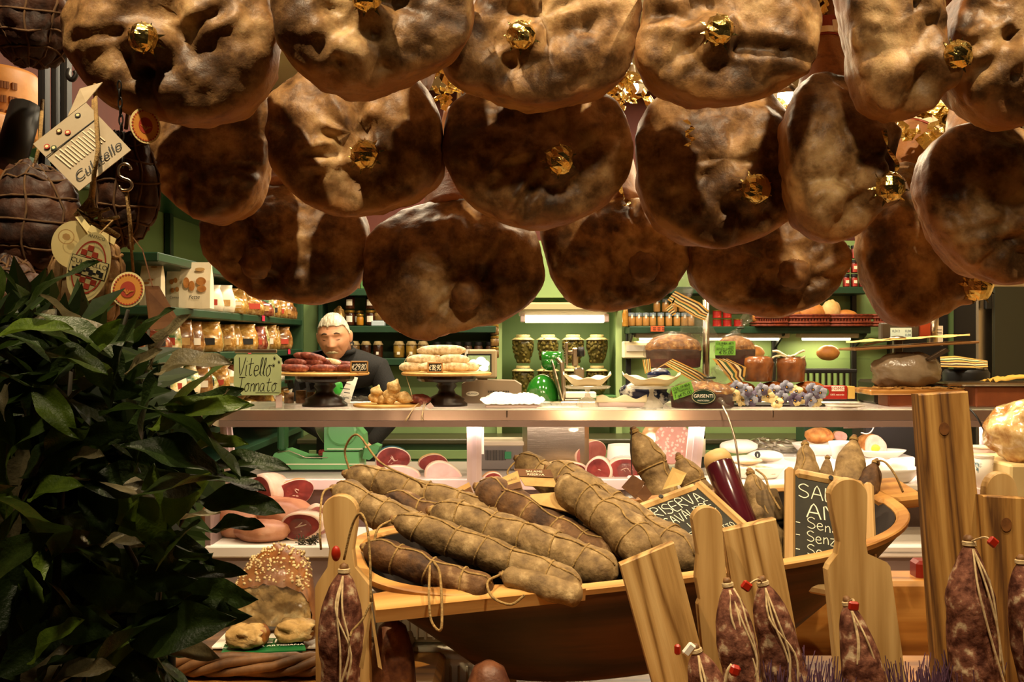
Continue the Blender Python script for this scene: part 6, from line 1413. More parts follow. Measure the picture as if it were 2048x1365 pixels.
# right: weighing scale under a paper-covered tray and bag
Y = 4.25; t = thing('price_scale', 'dark price scale with lit display on the right', 'scale', V((P(1800, 0, Y).x, Y, TZ)))
MB().bbox(V((P(1800, 0, Y).x, Y+.05, TZ+.05)), (S(120, Y), .22, .1), .01).build('body', mDSTEEL, t)
MB().bbox(P(1795, 710, Y+.05), (S(18, Y), .03, S(130, Y)), .004).build('post', mDSTEEL, t)
h = MB().bbox(P(1797, 664, Y+.04), (S(76, Y), .04, S(36, Y)), .005).build('display_head', mat('display_head_taupe', '#4b4034', rough=.4), t)
MB().box(P(1802, 667, Y+.018), (S(42, Y), .004, S(22, Y))).build('display', mat('lcd_glow', '#c5d0b4', rough=.3, emit='#c8d2b8', estr=.45), h)
for tx, x, y in (('0,012', 1792, 663), ('0,00', 1816, 663), ('0,00', 1816, 671)): printed(tx, P(x, y, Y+.0155), (1, 0, 0), (0, 0, 1), S(7, Y), mINK, h)
mb = MB().ball(P(1812, 742, 4.1), (S(68, 4.1), .09, S(38, 4.1)), 30, 18, lambda d: (1+.16*nz(d, 2.3, 5)+.07*nz(d, 5, 2)+.035*abs(nz(d, 11, 2)))*(1 if d.z > -.2 else 1.02))
zb = TZ+.075
for v_ in mb.v: v_.z = max(v_.z, zb)
one('film_wrapped_block', mb, mat('cloudy_film', '#7d6a54', '#94826a', scale=10, rough=.22, bump=1, bscale=24), 'large cloudy film wrapped block on the wooden board', 'package', smooth=True)
x0, x1 = P(1724, 0, 4.08).x, P(1912, 0, 4.08).x
one('wooden_chopping_board', MB().bbox(((x0+x1)/2, 4.1, TZ+.062), (x1-x0, .22, .022), .006), mTABLE, 'wooden chopping board with straw under the film wrapped block', 'board')
one('board_foot', MB().bbox(((x0+x1)/2, 4.1, TZ+.0255), (.2, .12, .05), .006), mat('red_brown_wood', '#7a3d1c', '#8f4c26', scale=8, rough=.5), 'red brown wooden block carrying the chopping board', 'wood block')
mb = MB(); rn = random.Random(4)
for k in range(70):
    p = V((rn.uniform(x0, x1), rn.uniform(3.99, 4.04), TZ+.075+rn.uniform(0, .006))); e = p+V((rn.uniform(-.04, .04), rn.uniform(-.02, .02), rn.uniform(-.002, .006))); mb.tube([p, e], .0012, 4, False)
tag(one('straw', mb, mBOARD, 'loose straw scattered on the front of the chopping board', 'straw'), kind='stuff')
t = thing('serving_tray', 'paper lined tray lying across the film wrapped block', 'tray', P(1815, 698, 4.1))
n_ = frame((1, 0, .06), (0, 0, 1))
MB().bbox(P(1815, 692, 4.12), (S(245, 4.1), .2, .010), .003, n_).build('tray', mat('tray_brown', '#8c6238', rough=.4), t)
MB().grid(lambda u, v_: P(1692+u*248, 688-u*14-4*v_, 4.02+.18*v_)+V((0, 0, .004+.006*nz((u*8, v_*4, 1)))), 20, 4).build('paper_lining', mat('yellow_paper', '#dfb868', rough=.7), t, True, solid=.001)
one('serving_spoon', MB().ball(P(1795, 677, 4.08), (S(17, 4.08), .03, .010), 18, 10).tube([P(1780, 680, 4.07), P(1728, 691, 4.05)], .004, 8), mSTEEL, 'steel serving spoon lying in the paper lined tray', 'spoon', smooth=True)
one('orange_box', MB().bbox(P(1847, 656, 4.3), (S(22, 4.3), .04, S(40, 4.3)), .004), mat('orange_red_card', '#a8401c', rough=.5), 'orange red box behind the tray on the right', 'box')
one('steel_canister', MB().tube([P(1866, 690, 4.32), P(1866, 636, 4.32)], S(11, 4.3), 18), mSTEEL, 'upright steel tube beside the orange red box', 'canister', smooth=True)
t = thing('small_notice', 'small white notice behind the tray at the right', 'notice', P(1878, 690, 4.32)); quadcard('c', P(1870, 652, 4.3), P(1886, 652, 4.3), P(1886, 692, 4.3), P(1870, 692, 4.3), mWPAPER).build('paper', mWPAPER, t)
mb = MB(); [mb.box(P(1878, 660+6*k, 4.298), (S(11, 4.3), .001, .002)) for k in range(3)]; mb.build('ink_lettering', mINK, t)
ribbon('striped_cloth', [(P(1880, 714, 4.38), P(1882, 734, 4.24)), (P(1910, 712, 4.38), P(1912, 735, 4.24)), (P(1950, 718, 4.38), P(1950, 736, 4.24)), (P(1975, 722, 4.38), P(1976, 734, 4.24))], None, 'striped cloth strip draped right of the film wrapped block')
one('knife_board', MB().prism([(P(1846, 0, 4.05).x, P(0, 718, 4.05).z), (P(1882, 0, 4.05).x, P(0, 697, 4.05).z), (P(1890, 0, 4.05).x, P(0, 702, 4.05).z), (P(1850, 0, 4.05).x, P(0, 722, 4.05).z)], 4.0, 4.03), mat('dark_knife_handle', '#3a2b1c', rough=.5), 'dark wooden handle sticking out under the tray', 'handle')
Y = 4.1; xr = P(1890, 0, Y).x
t = thing('steel_tray', 'shallow steel tray with yellow paper at the right picture edge', 'tray', V((xr+.25, Y, TZ+.085)))
MB().bbox(V((xr+.25, Y, TZ+.093)), (.56, .2, .014), .006).build('tray', mSTEEL, t)
MB().grid(lambda u, v_: V((xr+.17+u*.3, Y-.08+v_*.14, TZ+.101+.03*abs(nz((u*5, v_*3, 2)))+.02*(1-abs(2*u-1)))), 14, 6).build('yellow_paper', mat('mustard_paper', '#d3a53f', rough=.7), t, True, solid=.001)
one('wood_support', MB().bbox(V((xr+.3, Y, TZ+.042)), (.42, .16, .083), .006), bpy.data.materials['red_brown_wood'], 'red brown wooden box under the steel tray at right', 'wood block')
one('black_pot', MB().lathe([(.07, 0), (.09, .01), (.095, .13), (.085, .145), (0, .148)], (P(1932, 0, 4.32).x, 4.32, TZ+.0), 26), mBLACK, 'black pot under the striped cloth at right', 'pot', smooth=True)
# bread slicer rack behind the cakes
Y = 4.9; t = thing('slatted_rack', 'dark slatted bread rack behind the glazed cakes', 'rack', V((P(1655, 0, Y).x, Y, 0)))
a, b = P(1600, 742, Y), P(1705, 742, Y)
MB().bbox((a+b)/2, (b.x-a.x, .14, .02), .004).build('top_bar', mBLACK, t)
for k in range(9): MB().bbox(P(1604+k*12, 765, Y-.06), (S(4, Y), .02, S(40, Y)), .003).build('slat', mDSTEEL, t)
MB().bbox(P(1652, 800, Y), (b.x-a.x, .16, S(40, Y)), .006).build('base', mDSTEEL, t)
MB().box(V(((a.x+b.x)/2, Y, P(0, 815, Y).z/2)), (b.x-a.x, .14, P(0, 815, Y).z)).build('cabinet', mGREEND, t)
# ================================================================== INSIDE THE DELI CASE
mHRED = mat('cut_cured_ham', '#5e1a18', '#8c342c', '#c48478', scale=16, lo=.34, hi=.60, rough=.4, bump=.2)
mHPINK = mat('cut_cooked_ham', '#d59a90', '#e3b3a8', '#f0d3c8', scale=10, rough=.4, bump=.15)
mFAT = mat('ham_fat', '#dcbda6', '#cda58a', scale=14, rough=.4)
mRIND = mat('orange_rind', '#b57848', '#cf9a68', scale=10, rough=.45)
def cut_meat(px, py, rx, ry, Y, label, m, depth=.12, rind=mRIND, rim=.10, seed=1, bottom=None, yaw=.15, vein=True, name='cut_ham', cat='ham', film=False):
    """half ham with a flat cut face towards the customers, a fat rim and a rounded back"""
    c = P(px, py, Y); a, b = S(rx, Y), S(ry, Y)
    if bottom is not None: c.z = bottom+b*.98
    t = thing(name, label, cat, c-V((0, 0, b))); R3 = Matrix.Rotation(yaw, 3, 'Z'); n = 40
    def outl(k, s_): q = 2*pi*k/n; r_ = 1+.08*sin(2*q+seed)+.05*sin(3*q+seed*2); return V((cos(q)*a*r_*s_, 0, sin(q)*b*r_*s_))
    vs = []; prof = [(0, .0), (.5, -.002), (1-rim*.7, -.001), (1-rim*.3, .001), (1, .008), (1.02, .03), (.98, depth*.55), (.8, depth*.85), (.4, depth*.98), (0, depth)]
    def build(pr, nm, m_, sm=True):
        mb = MB(); vv = []
        for (s_, y) in pr:
            for k in range(n): vv.append(c+R3 @ (outl(k, max(s_, .001))+V((0, y+.002*nz((k*.3, s_*4, seed)), 0))))
        mb.add(vv, [(i*n+k, i*n+(k+1) % n, (i+1)*n+(k+1) % n, (i+1)*n+k) for i in range(len(pr)-1) for k in range(n)]); return mb.build(nm, m_, t, sm)
    build(prof[:3], 'cut_face', m); build(prof[2:5], 'fat_rim', mFAT); build(prof[4:], 'rind', rind)
    if vein:
        rn = random.Random(seed); mb = MB()
        for k in range(3):
            p = [(rn.uniform(-.5, .5), rn.uniform(-.5, .6)) for _ in range(3)]
            mb.tube([c+R3 @ V((x*a, -.0025, z*b)) for x, z in [(q.x, q.y) for q in smooth_open([(x, z, 0) for x, z in p], 8)]], [.0006+.0026*sin(pi*i/8)*(a/.1) for i in range(9)], 6)
        mb.v = [v_+(c-v_).dot(R3 @ V((0, 1, 0)))*(R3 @ V((0, 1, 0)))*.75 for v_ in mb.v]
        mb.build('fat_marbling', mFAT, t, True)
    if film: MB().ball(c+R3 @ V((0, depth*.5, 0)), (a*1.07, depth*.62, b*1.05), 20, 12, lambda d: 1+.06*nz(d, 4, seed), R3).build('film', mFILM, t, False)
    return t
cut_meat(785, 909, 33, 26, 4.32, 'cut cured ham in blue edged wrap beside the pale green slicer', mHRED, .14, mat('blue_wrap', '#2a5f6e', rough=.3), .08, 1, UZ)
cut_meat(868, 919, 28, 19, 4.30, 'small cut end of dark red cured beef', mHRED, .12, mKRAFT, .05, 2, UZ, vein=False, name='cut_beef', cat='cured meat')
cut_meat(800, 957, 42, 26, 4.17, 'pink cooked ham half, left of the pair', mHPINK, .10, mFAT, .12, 3, None)
cut_meat(886, 958, 40, 32, 4.17, 'pink cooked ham half with a clip, right of the pair', mHPINK, .10, mFAT, .12, 4, None)
cut_meat(985, 965, 26, 18, 4.16, 'small cut cured ham behind the kraft tags', mHRED, .08, mRIND, .16, 5, None)
cut_meat(1183, 903, 37, 30, 4.38, 'tied round roast with cut pink face on a tray', mat('roast_pink', '#9c5148', '#b96a5c', scale=16, rough=.45), .16, mat('netted_rind', '#b98a52', '#d6b27c', scale=50, rough=.6), .07, 6, UZ, .5, False, 'round_roast', 'roast')
cut_meat(1130, 938, 44, 20, 4.2, 'flat cut speck slab with yellow fat edge', mHRED, .12, mat('yellow_fat', '#cfa868', rough=.5), .2, 7, UZ-.02, .2, name='speck_slab', cat='speck')
cut_meat(1197, 938, 26, 28, 4.18, 'upright speck slice leaning on the slab', mHRED, .05, mFAT, .22, 8, UZ-.03, -.3, name='speck_slab', cat='speck')
cut_meat(1252, 930, 34, 27, 4.18, 'marbled cured ham end beside the tall upright salami', mHRED, .09, mFAT, .14, 9, UZ-.03, .1, film=True)
# mortadella
c = P(1345, 887, 4.32); rr = S(43, 4.32); t = thing('mortadella', 'huge cut mortadella with pale fat dots', 'mortadella', V((c.x, 4.32, c.z-rr)))
RX = Matrix.Rotation(pi/2, 3, 'X') ; RX = Matrix.Rotation(.2, 3, 'Z') @ RX
MB().lathe([(0, .0), (rr*.97, 0), (rr, -.006), (rr*1.01, -.05), (rr*.96, -.16), (rr*.7, -.20), (0, -.21)], c, 44, RX).build('casing', mat('mortadella_casing', '#c7905c', rough=.45), t, True)
MB().lathe([(0, .0015), (rr*.96, .0015), (rr*.965, 0)], c, 44, RX).build('cut_face', mat('mortadella_pink', '#d89a8a', '#e2a999', scale=20, rough=.4), t)
mb = MB(); rn = random.Random(6)
for k in range(70):
    q = rn.uniform(0, 6.28); r_ = rr*.9*sqrt(rn.random()); s_ = rn.uniform(.003, .007); mb.lathe([(0, .0024), (s_, .0022), (s_, .001)], c+RX @ V((cos(q)*r_, sin(q)*r_, 0)), 7, RX)
mb.build('fat_dots', mat('mortadella_fat', '#f1d6c4', rough=.4), t)['kind'] = 'stuff'
# pale green vintage slicer
Y = 4.42; mPG = mat('pale_green_enamel', '#5d9a5c', '#63a262', scale=4, rough=.3, coat=.4)
t = thing('vintage_slicer', 'pale green enamelled vintage meat slicer inside the counter', 'slicer', V((P(655, 0, Y).x, Y, UZ)))
q = [(553, 934), (551, 916), (560, 902), (575, 900), (610, 913), (653, 914), (654, 900), (724, 900), (726, 934)]
MB().prism([(P(x, y, Y).x, max(UZ, P(x, y, Y).z)) for x, y in q], Y-.1, Y+.1).build('base', mPG, t)
q = [(655, 898), (655, 852), (716, 852), (730, 868), (732, 892), (724, 898)]
MB().prism([(P(x, y, Y).x, P(x, y, Y).z) for x, y in q], Y-.08, Y+.08).build('housing', mPG, t)
MB().lathe([(0, 0), (S(29, Y), 0), (S(29, Y), .012), (S(25, Y), .02), (0, .02)], P(684, 862, Y-.08), 32, Matrix.Rotation(pi/2, 3, 'X')).build('gear_cover', mPG, t, False)
MB().prism([(P(x, y, Y).x, P(x, y, Y).z) for x, y in ((728, 915), (732, 896), (752, 888), (762, 892), (758, 904), (742, 918))], Y-.05, Y+.05).build('side_lobe', mPG, t)
MB().lathe([(0, 0), (S(36, Y), 0), (S(37, Y), .003), (0, .006)], P(640, 862, Y-.02), 36, Matrix.Rotation(pi/2-.5, 3, 'Y')).build('blade', mSTEEL, t)
MB().bbox(P(566, 870, Y), (S(14, Y), .1, S(60, Y)), .01).build('column', mat('slicer_dark_green', '#2f5a33', rough=.3), t)
mb = MB(); mb.tube([P(555, 906, Y-.103), P(578, 902, Y-.103), P(612, 916, Y-.103), P(655, 916, Y-.103)], .0022, 6); mb.build('chrome_strip', mSTEEL, t, True)
MB().box(P(690, 898.5, Y-.081), (S(70, Y), .003, .003)).build('cream_line', mTRAY, t)
MB().box(P(640, 929, Y-.101), (S(170, Y), .003, .003)).build('cream_line', mTRAY, t)
one('meat_trimmings', MB().ball(P(645, 906, Y-.06), (.018, .02, .014), 12, 8, lambda d: 1+.4*nz(d, 4, 3)), mHRED, 'meat trimmings on the pale green slicer', 'meat')
# lower deck, left: whole hams and wrapped pieces
mHW = mat('pink_brown_ham_skin', '#8f5338', '#b57c5a', '#cfa07e', scale=8, lo=.35, hi=.6, rough=.45, bump=.4)
def lump(px, py, rx, ry, Y, label, m, seed, cat='ham', name='lying_ham', rot=0, ryd=None, bottom=DZ, film=False):
    c = P(px, py, Y); a, b = S(rx, Y), S(ry, Y); c.z = max(c.z, bottom+b*.8) if bottom else c.z
    mb = MB().ball(c, (a, ryd or a*.7, b), 32, 20, lambda d: 1+.12*nz(d, 1.6, seed)+.04*nz(d, 5, seed)-.15*max(0, d.x)*abs(d.x), Matrix.Rotation(rot, 3, 'Y'))
    if bottom:
        for v_ in mb.v: v_.z = max(v_.z, bottom)
    return one(name, mb, m, label, cat, smooth=True)
lump(575, 1040, 75, 40, 3.95, 'pinkish whole ham lying in the case behind the laurel', mHW, 2, rot=.3)
lump(470, 1055, 70, 40, 3.92, 'pinkish ham half hidden by the laurel leaves', mHW, 3, rot=.2)
lump(530, 1075, 60, 24, 3.82, 'low ham piece lying at the front of the lower deck', mHW, 4)
cut_meat(520, 985, 36, 32, 4.02, 'open cured ham with red cut edge behind the laurel', mHRED, .14, mFAT, .2, 11, None, -.5)
cut_meat(590, 985, 40, 24, 4.06, 'dark cured ham end in the shadow of the case', mHRED, .1, mRIND, .05, 12, None, .3)
t = cut_meat(600, 1056, 44, 30, 3.80, 'film wrapped cured piece with white fat on the lower deck', mHRED, .12, mFAT, .2, 13, DZ, -.2, film=True)
cut_meat(635, 1040, 26, 34, 3.86, 'pink cut piece behind the film wrapped one', mat('pink_marbled', '#a8524c', '#d59a92', '#f0d8cc', scale=14, rough=.4), .1, mFAT, .15, 14, DZ, .3)
mb = MB(); rn = random.Random(8)
for k in range(90):
    p = P(rn.uniform(595, 632), rn.uniform(1078, 1092), 3.72); e = p+V((rn.uniform(-.02, .02), rn.uniform(-.012, .012), rn.uniform(-.008, .02))); mb.tube([p, e], .0012, 4, False)
    mb.ball(e, .003, 5, 4)
tag(one('thyme_sprig', mb, mat('thyme', '#2b2418', '#4a4630', scale=50, rough=.8), 'sprig of dried thyme on the white ledge', 'herb'), kind='stuff')
# grey label printer / box, steel tray, papers
Y = 4.45; t = thing('label_printer', 'grey label printer with green sticker inside the case', 'printer', V((P(1005, 0, Y).x, Y, UZ)))
MB().bbox(V((P(1005, 0, Y).x, Y, UZ+.06)), (S(96, Y), .16, .12), .008).build('body', mat('grey_plastic', '#6f655c', rough=.5), t)
MB().bbox(P(1008, 884, Y), (S(92, Y), .17, .025), .006).build('lid', mat('cream_plastic', '#c9b89c', rough=.4), t)
MB().box(P(1016, 911, Y-.083), (S(13, Y), .003, S(14, Y))).build('green_sticker', mat('sticker_green', '#2f7a4a', rough=.5), t)
for k in range(14): MB().box(P(972+k*3, 911, Y-.081), (S(1.2, Y), .003, S(20, Y))).build('grille_slot', mBLACK, t)
t = thing('steel_pan', 'steel pan standing behind the round roast', 'pan', V((P(1095, 0, 4.55).x, 4.55, UZ)))
MB().prism([(P(x, y, 4.55).x, max(UZ, P(x, y, 4.55).z)) for x, y in ((1052, 884), (1146, 884), (1142, 912), (1130, 940), (1060, 940))], 4.5, 4.62).build('pan', mSTEEL, t)
MB().tube([P(1052, 884, 4.5), P(1146, 882, 4.5), P(1146, 912, 4.5)], .006, 8).build('rim', mSTEEL, t, True)
one('note_sheet', quadcard('c', P(955, 850, 4.02), P(968, 850, 4.02), P(968, 909, 4.0), P(955, 909, 4.0), mWPAPER), mWPAPER, 'narrow white note taped beside the middle post', 'note')
t = thing('sauce_bowl', 'white bowl of sauce behind the tall upright salami', 'bowl', V((P(1246, 0, 4.3).x, 4.3, UZ)))
c = V((P(1246, 0, 4.3).x, 4.3, UZ)); H = P(0, 890, 4.3).z-UZ
MB().lathe([(.05, 0), (.075, .02), (S(30, 4.3), H), (S(28, 4.3), H), (.07, .03), (0, .025)], c, 32).build('bowl', mWHITE, t, True)
MB().lathe([(0, H*.85), (S(26, 4.3), H*.85), (S(26, 4.3), H*.8)], c, 28).build('sauce', mat('orange_sauce', '#c07a32', '#d89a52', scale=40, rough=.3), t)
t = thing('dark_bottle', 'dark bottle standing behind the mortadella', 'bottle', V((P(1394, 0, 4.5).x, 4.5, UZ)))
c = V((P(1394, 0, 4.5).x, 4.5, UZ)); MB().lathe([(.035, 0), (.037, .01), (.037, .16), (.028, .19), (.013, .215), (.013, .255), (.015, .258), (.015, .27), (0, .27)], c, 22).build('glass', mat('dark_bottle_glass', '#15190c', rough=.08), t, True)
MB().lathe([(.038, .05), (.038, .13)], c, 22).build('label', mPAPER, t, True)
# right side of the case: white dishes
DZ2 = .945
one('dish_shelf', MB().bbox((1.35, 3.98, DZ2-.012), (1.75, .26, .024), .005), mWHITE, 'white enamel dish shelf in the right half of the case', 'shelf')
def dish(px, Y, rx, h, label, name='oval_dish', food=None, z=DZ2, ry=.6, fl='food', cat='dish', fy=.75):
    c = V((P(px, 0, Y).x, Y, z)); a = S(rx, Y); t = thing(name, label, cat, c); D3 = Matrix.Diagonal((1, ry, 1))
    MB().lathe([(0, .002), (a*.6, 0), (a*.7, .004), (a*.96, h*.8), (a, h), (a*.97, h), (a*.66, .01), (0, .01)], c, 40, D3).build('dish', mWHITE, t, True)
    if food: MB().lathe([(0, h*(fy+.25)), (a*.3, h*(fy+.2)), (a*.6, h*(fy+.1)), (a*.84, h*fy), (a*.8, h*.4)], c, 36, D3, lambda q, zz: 1+.04*sin(q*5)).build(fl, food, t, True)
    return t, c
mCRUMB = mat('breaded_food', '#b98852', '#e6cfa4', '#c05a34', scale=60, lo=.4, hi=.6, rough=.7, bump=.8)
dish(1515, 4.03, 55, .05, 'long white dish of breaded food behind the salami', food=mCRUMB)
t, c = dish(1770, 3.93, 72, .055, 'wide white bowl holding large white eggs', name='egg_bowl', cat='bowl')
for k, (dx, dy) in enumerate(((-.05, .0), (.02, -.01), (-.01, .05), (.06, .04))):
    one('large_egg', MB().ball(c+V((dx, dy, .055)), (.046, .036, .034), 22, 14), mat('egg_white', '#fbf6ea', rough=.35) if k == 0 else bpy.data.materials['egg_white'], 'large white egg in the wide bowl, '+['left', 'front middle', 'rear middle', 'right'][k], 'egg', 'eggs in the wide bowl', True)
one('dish_riser', MB().bbox((1.36, 4.22, UZ+.045), (.62, .20, .09), .006), mWHITE, 'white riser block under the roast and roll plates', 'riser')
t, c = dish(1640, 4.20, 56, .05, 'square white dish carrying a herb crusted roast', name='roast_dish', z=UZ+.09)
mHERB = mat('herb_crust', '#9c5a22', '#cf8e48', '#6e3f18', scale=40, rough=.55, bump=.8)
lump(1640, 872, 32, 16, 4.2, 'herb crusted roast in the white dish', mHERB, 21, 'roast', 'herb_roast', bottom=None)
cut_meat(1682, 874, 13, 11, 4.18, 'sliced end of the herb roast', mat('roast_slice_pink', '#b0786a', '#c08c7c', scale=30, rough=.5), .04, mHERB, .06, 22, None, 0, False, 'roast_slice', 'roast')
t, c = dish(1685, 4.0, 27, .07, 'deep white bowl in front of the herb roast', name='deep_bowl', ry=1, z=DZ2+.08, cat='bowl')
one('bowl_stand', MB().lathe([(.05, 0), (.055, .01), (.05, .08), (0, .08)], V((P(1685, 0, 4.0).x, 4.0, DZ2)), 24), mWHITE, 'white ring foot under the deep bowl', 'stand', smooth=True)
t, c = dish(1762, 4.12, 50, .03, 'white plate carrying the stuffed meat roll', name='white_plate', z=UZ+.09, cat='plate')
roll = cut_meat(1752, 893, 24, 21, 4.14, 'stuffed meat roll with whole egg yolk in its cut face', mat('roll_pink', '#d49a88', '#e6bcaa', scale=20, rough=.45), .12, mHERB, .1, 23, None, .1, False, 'stuffed_roll', 'roast')
MB().ball(P(1748, 897, 4.14), (S(13, 4.1), .005, S(8, 4.1)), 20, 10).build('egg_yolk', mat('egg_yolk', '#d9a92e', rough=.4), roll, True)
# papers and foil
mFOIL = mat('silver_foil', '#c9c4b8', rough=.2, metal=1)
for k, (x, y, rx, ry, m, lb) in enumerate(((1478, 893, 38, 14, mWPAPER, 'white paper wrapped packet lying behind the dark film sausage'), (1530, 912, 36, 11, mWPAPER, 'white packet with small crest sticker'), (1490, 920, 34, 9, mPAPER, 'flat cream packet under the white ones'))):
    c = P(x, y, 4.18-.03*k); one('paper_packet', MB().ball(c, (S(rx, 4.15), .06, S(ry, 4.15)), 24, 12, lambda d: 1+.10*nz(d, 2, k)), m, lb, 'packet', smooth=True)
t = thing('crest_sticker', 'small dark crest sticker on the white packet', 'sticker', P(1515, 912, 4.07)); disc(MB(), P(1515, 910, 4.07), (1, 0, 0), (0, .3, 1), S(6, 4), S(7, 4), .001, 20).build('sticker', mBLACK, t); MB().box(P(1515, 911, 4.067), (.004, .001, .012)).build('crest', mTRAY, t)
for k, (x, y, rx, ry, lb) in enumerate(((1525, 890, 30, 14, 'crumpled silver foil parcel, left'), (1570, 893, 38, 14, 'crumpled silver foil parcel, right'))):
    one('foil_parcel', MB().ball(P(x, y, 4.3), (S(rx, 4.3), .07, S(ry, 4.3)), 18, 12, lambda d: 1+.22*nz(d, 4, k)+.12*nz(d, 9, k)), mFOIL, lb, 'foil parcel')
one('clear_clamshell', MB().ball(P(1585, 912, 4.16), (S(30, 4.16), .06, S(13, 4.16)), 16, 10, lambda d: 1+.12*nz(d, 4, 6)), mFILM, 'clear film packet below the foil parcels', 'packet')
for k, (x0, y0, x1, y1, lb) in enumerate(((1687, 842, 1750, 858, 'white price strip hanging under the counter top'), (1762, 838, 1796, 855, 'blank white card hanging under the counter top'))):
    one('price_strip', quadcard('c', P(x0, y0, 3.93), P(x1, y0-2, 3.93), P(x1, y1-2, 3.93), P(x0, y1, 3.93), mPINKW), mPINKW, lb, 'card')
one('wire_hook', MB().tube(smooth_open([P(1752, 838, 4.0), P(1745, 860, 4.0), P(1735, 868, 4.0), P(1722, 866, 4.0)], 12), .003, 6), mSTEEL, 'bent wire hook behind the price strips', 'hook', smooth=True)
one('dark_machine', MB().bbox((P(1790, 0, 4.5).x, 4.5, UZ+.11), (S(150, 4.5), .16, .22), .01), mat('dark_machine_plastic', '#2a2320', rough=.4), 'dark boxy machine behind the egg bowl', 'machine')
# bent wire sign holders in front of the counter
one('wire_holder', MB().tube(smooth_open([P(1445, 812, 3.86), P(1458, 840, 3.8), P(1472, 890, 3.76), P(1484, 985, 3.72)], 20), .004, 6), mSTEEL, 'thin bent wire in front of the case by the purple sausage', 'wire', smooth=True)
one('wire_holder', MB().tube(smooth_open([P(1930, 810, 3.86), P(1950, 830, 3.8), P(1965, 855, 3.78), P(1980, 890, 3.76)], 20), .004, 6), mBLACK, 'thin bent black wire right of the tall plank', 'wire', smooth=True)
# far right: bagged bread on a cream box, paper tubs
Y = 2.9; zt = P(0, 922, Y).z
t = thing('cream_box', 'cream cardboard box under the bagged bread at right', 'box', V((P(2060, 0, Y).x, Y, 0)))
MB().bbox(V((P(2062, 0, Y).x, Y+.05, zt/2)), (S(150, Y), .3, zt), .006).build('carton', mat('cream_carton', '#e0c890', rough=.6), t)
one('bagged_loaves', MB().ball(P(2066, 866, Y), (S(88, Y), .13, S(66, Y)), 36, 24, lambda d: 1+.20*nz(d, 2.2, 4)+.08*nz(d, 6, 1)+.04*nz(d, 13, 1)), mat('bread_in_film', '#a86f34', '#e0bf86', '#fff3da', scale=16, lo=.38, hi=.58, rough=.15, coat=.8, bump=1, bscale=22), 'bulging film bag of bread at the right picture edge', 'bread', smooth=True)
for k, (x, y0, y1, rr, Y, m, lb) in enumerate(((1962, 895, 930, 26, 3.2, mPINKW, 'pinkish plastic tub right of the tall plank'), (1968, 915, 975, 18, 2.9, mat('printed_paper_tub', '#e9e2d6', '#4a6a78', scale=30, lo=.55, hi=.62, rough=.5), 'printed paper tub right of the tall plank'))):
    a, b = P(x, y0, Y), P(x, y1, Y); H = a.z-b.z
    t = thing('food_tub', lb, 'tub', b); MB().lathe([(S(rr*.8, Y), 0), (S(rr, Y), H), (S(rr*.95, Y), H), (S(rr*.75, Y), .01), (0, .01)], b, 28).build('tub', m, t, True)
    MB().lathe([(0, H*.98), (S(rr*1.04, Y), H*.98), (S(rr*1.04, Y), H*1.06), (0, H*1.06)], b, 28).build('lid', mWHITE, t)
    one('tub_shelf', MB().box(V((b.x, b.y, b.z/2)), (S(rr*2.6, Y), .18, b.z)), mPINKW, ('low', 'tall')[k]+' pale plinth under a food tub right of the tall plank', 'plinth')
# ================================================================== SHELF GOODS
def jar_proto(name, label, cat, r, h, body, lidm, lid=.012, cloth=False, lab=None, shape='straight', glass=True, p=(0, 0, 0), group=None):
    p = V(p); t = thing(name, label, cat, p, group=group)
    pr = {'straight': [(r*.9, 0), (r, .006), (r, h*.86), (r*.86, h*.95), (r*.86, h)], 'belly': [(r*.62, 0), (r*.7, .006), (r*.92, h*.35), (r, h*.68), (r*.94, h*.84), (r*.72, h*.93), (r*.66, h)]}[shape]
    MB().lathe([(0, .003)]+[(a*.95, z*.94+.003) for a, z in pr]+[(0, h*.93)], p, 20).build('contents', body, t, True)
    if glass: MB().lathe(pr, p, 20).build('glass', mJARG, t, True)
    if cloth:
        MB().lathe([(0, h+lid*1.3), (r*.72, h+lid*1.2), (r*.8, h+lid*.4), (r*1.02, h*.90)], p, 28, None, lambda q, z: 1+(.07*sin(q*9) if z < h else 0)).build('cloth_cover', lidm, t, True)
        MB().tube([p+V((cos(a)*r*.84, sin(a)*r*.84, h*.97)) for a in [2*pi*i/16 for i in range(16)]], .002, 5, closed=True).build('tie', mTWINE, t, True)
    else: MB().lathe([(0, h), (r*.92, h), (r*.94, h+.002), (r*.94, h+lid), (r*.88, h+lid+.002), (0, h+lid+.002)], p, 22).build('lid', lidm, t, False)
    if lab:
        m, w, z0, z1 = lab; n = 8
        MB().grid(lambda u, v_: p+V((sin((u-.5)*w)*r*1.015, -cos((u-.5)*w)*r*1.015, h*(z0+(z1-z0)*v_))), n, 1).build('label', m, t, True)
    return t
mOLIVE = mat('green_olives', '#453a12', '#5f501b', '#75642a', scale=30, rough=.7, spec=.2)
mBRINE = mat('olive_brine', '#4a4014', rough=.3)
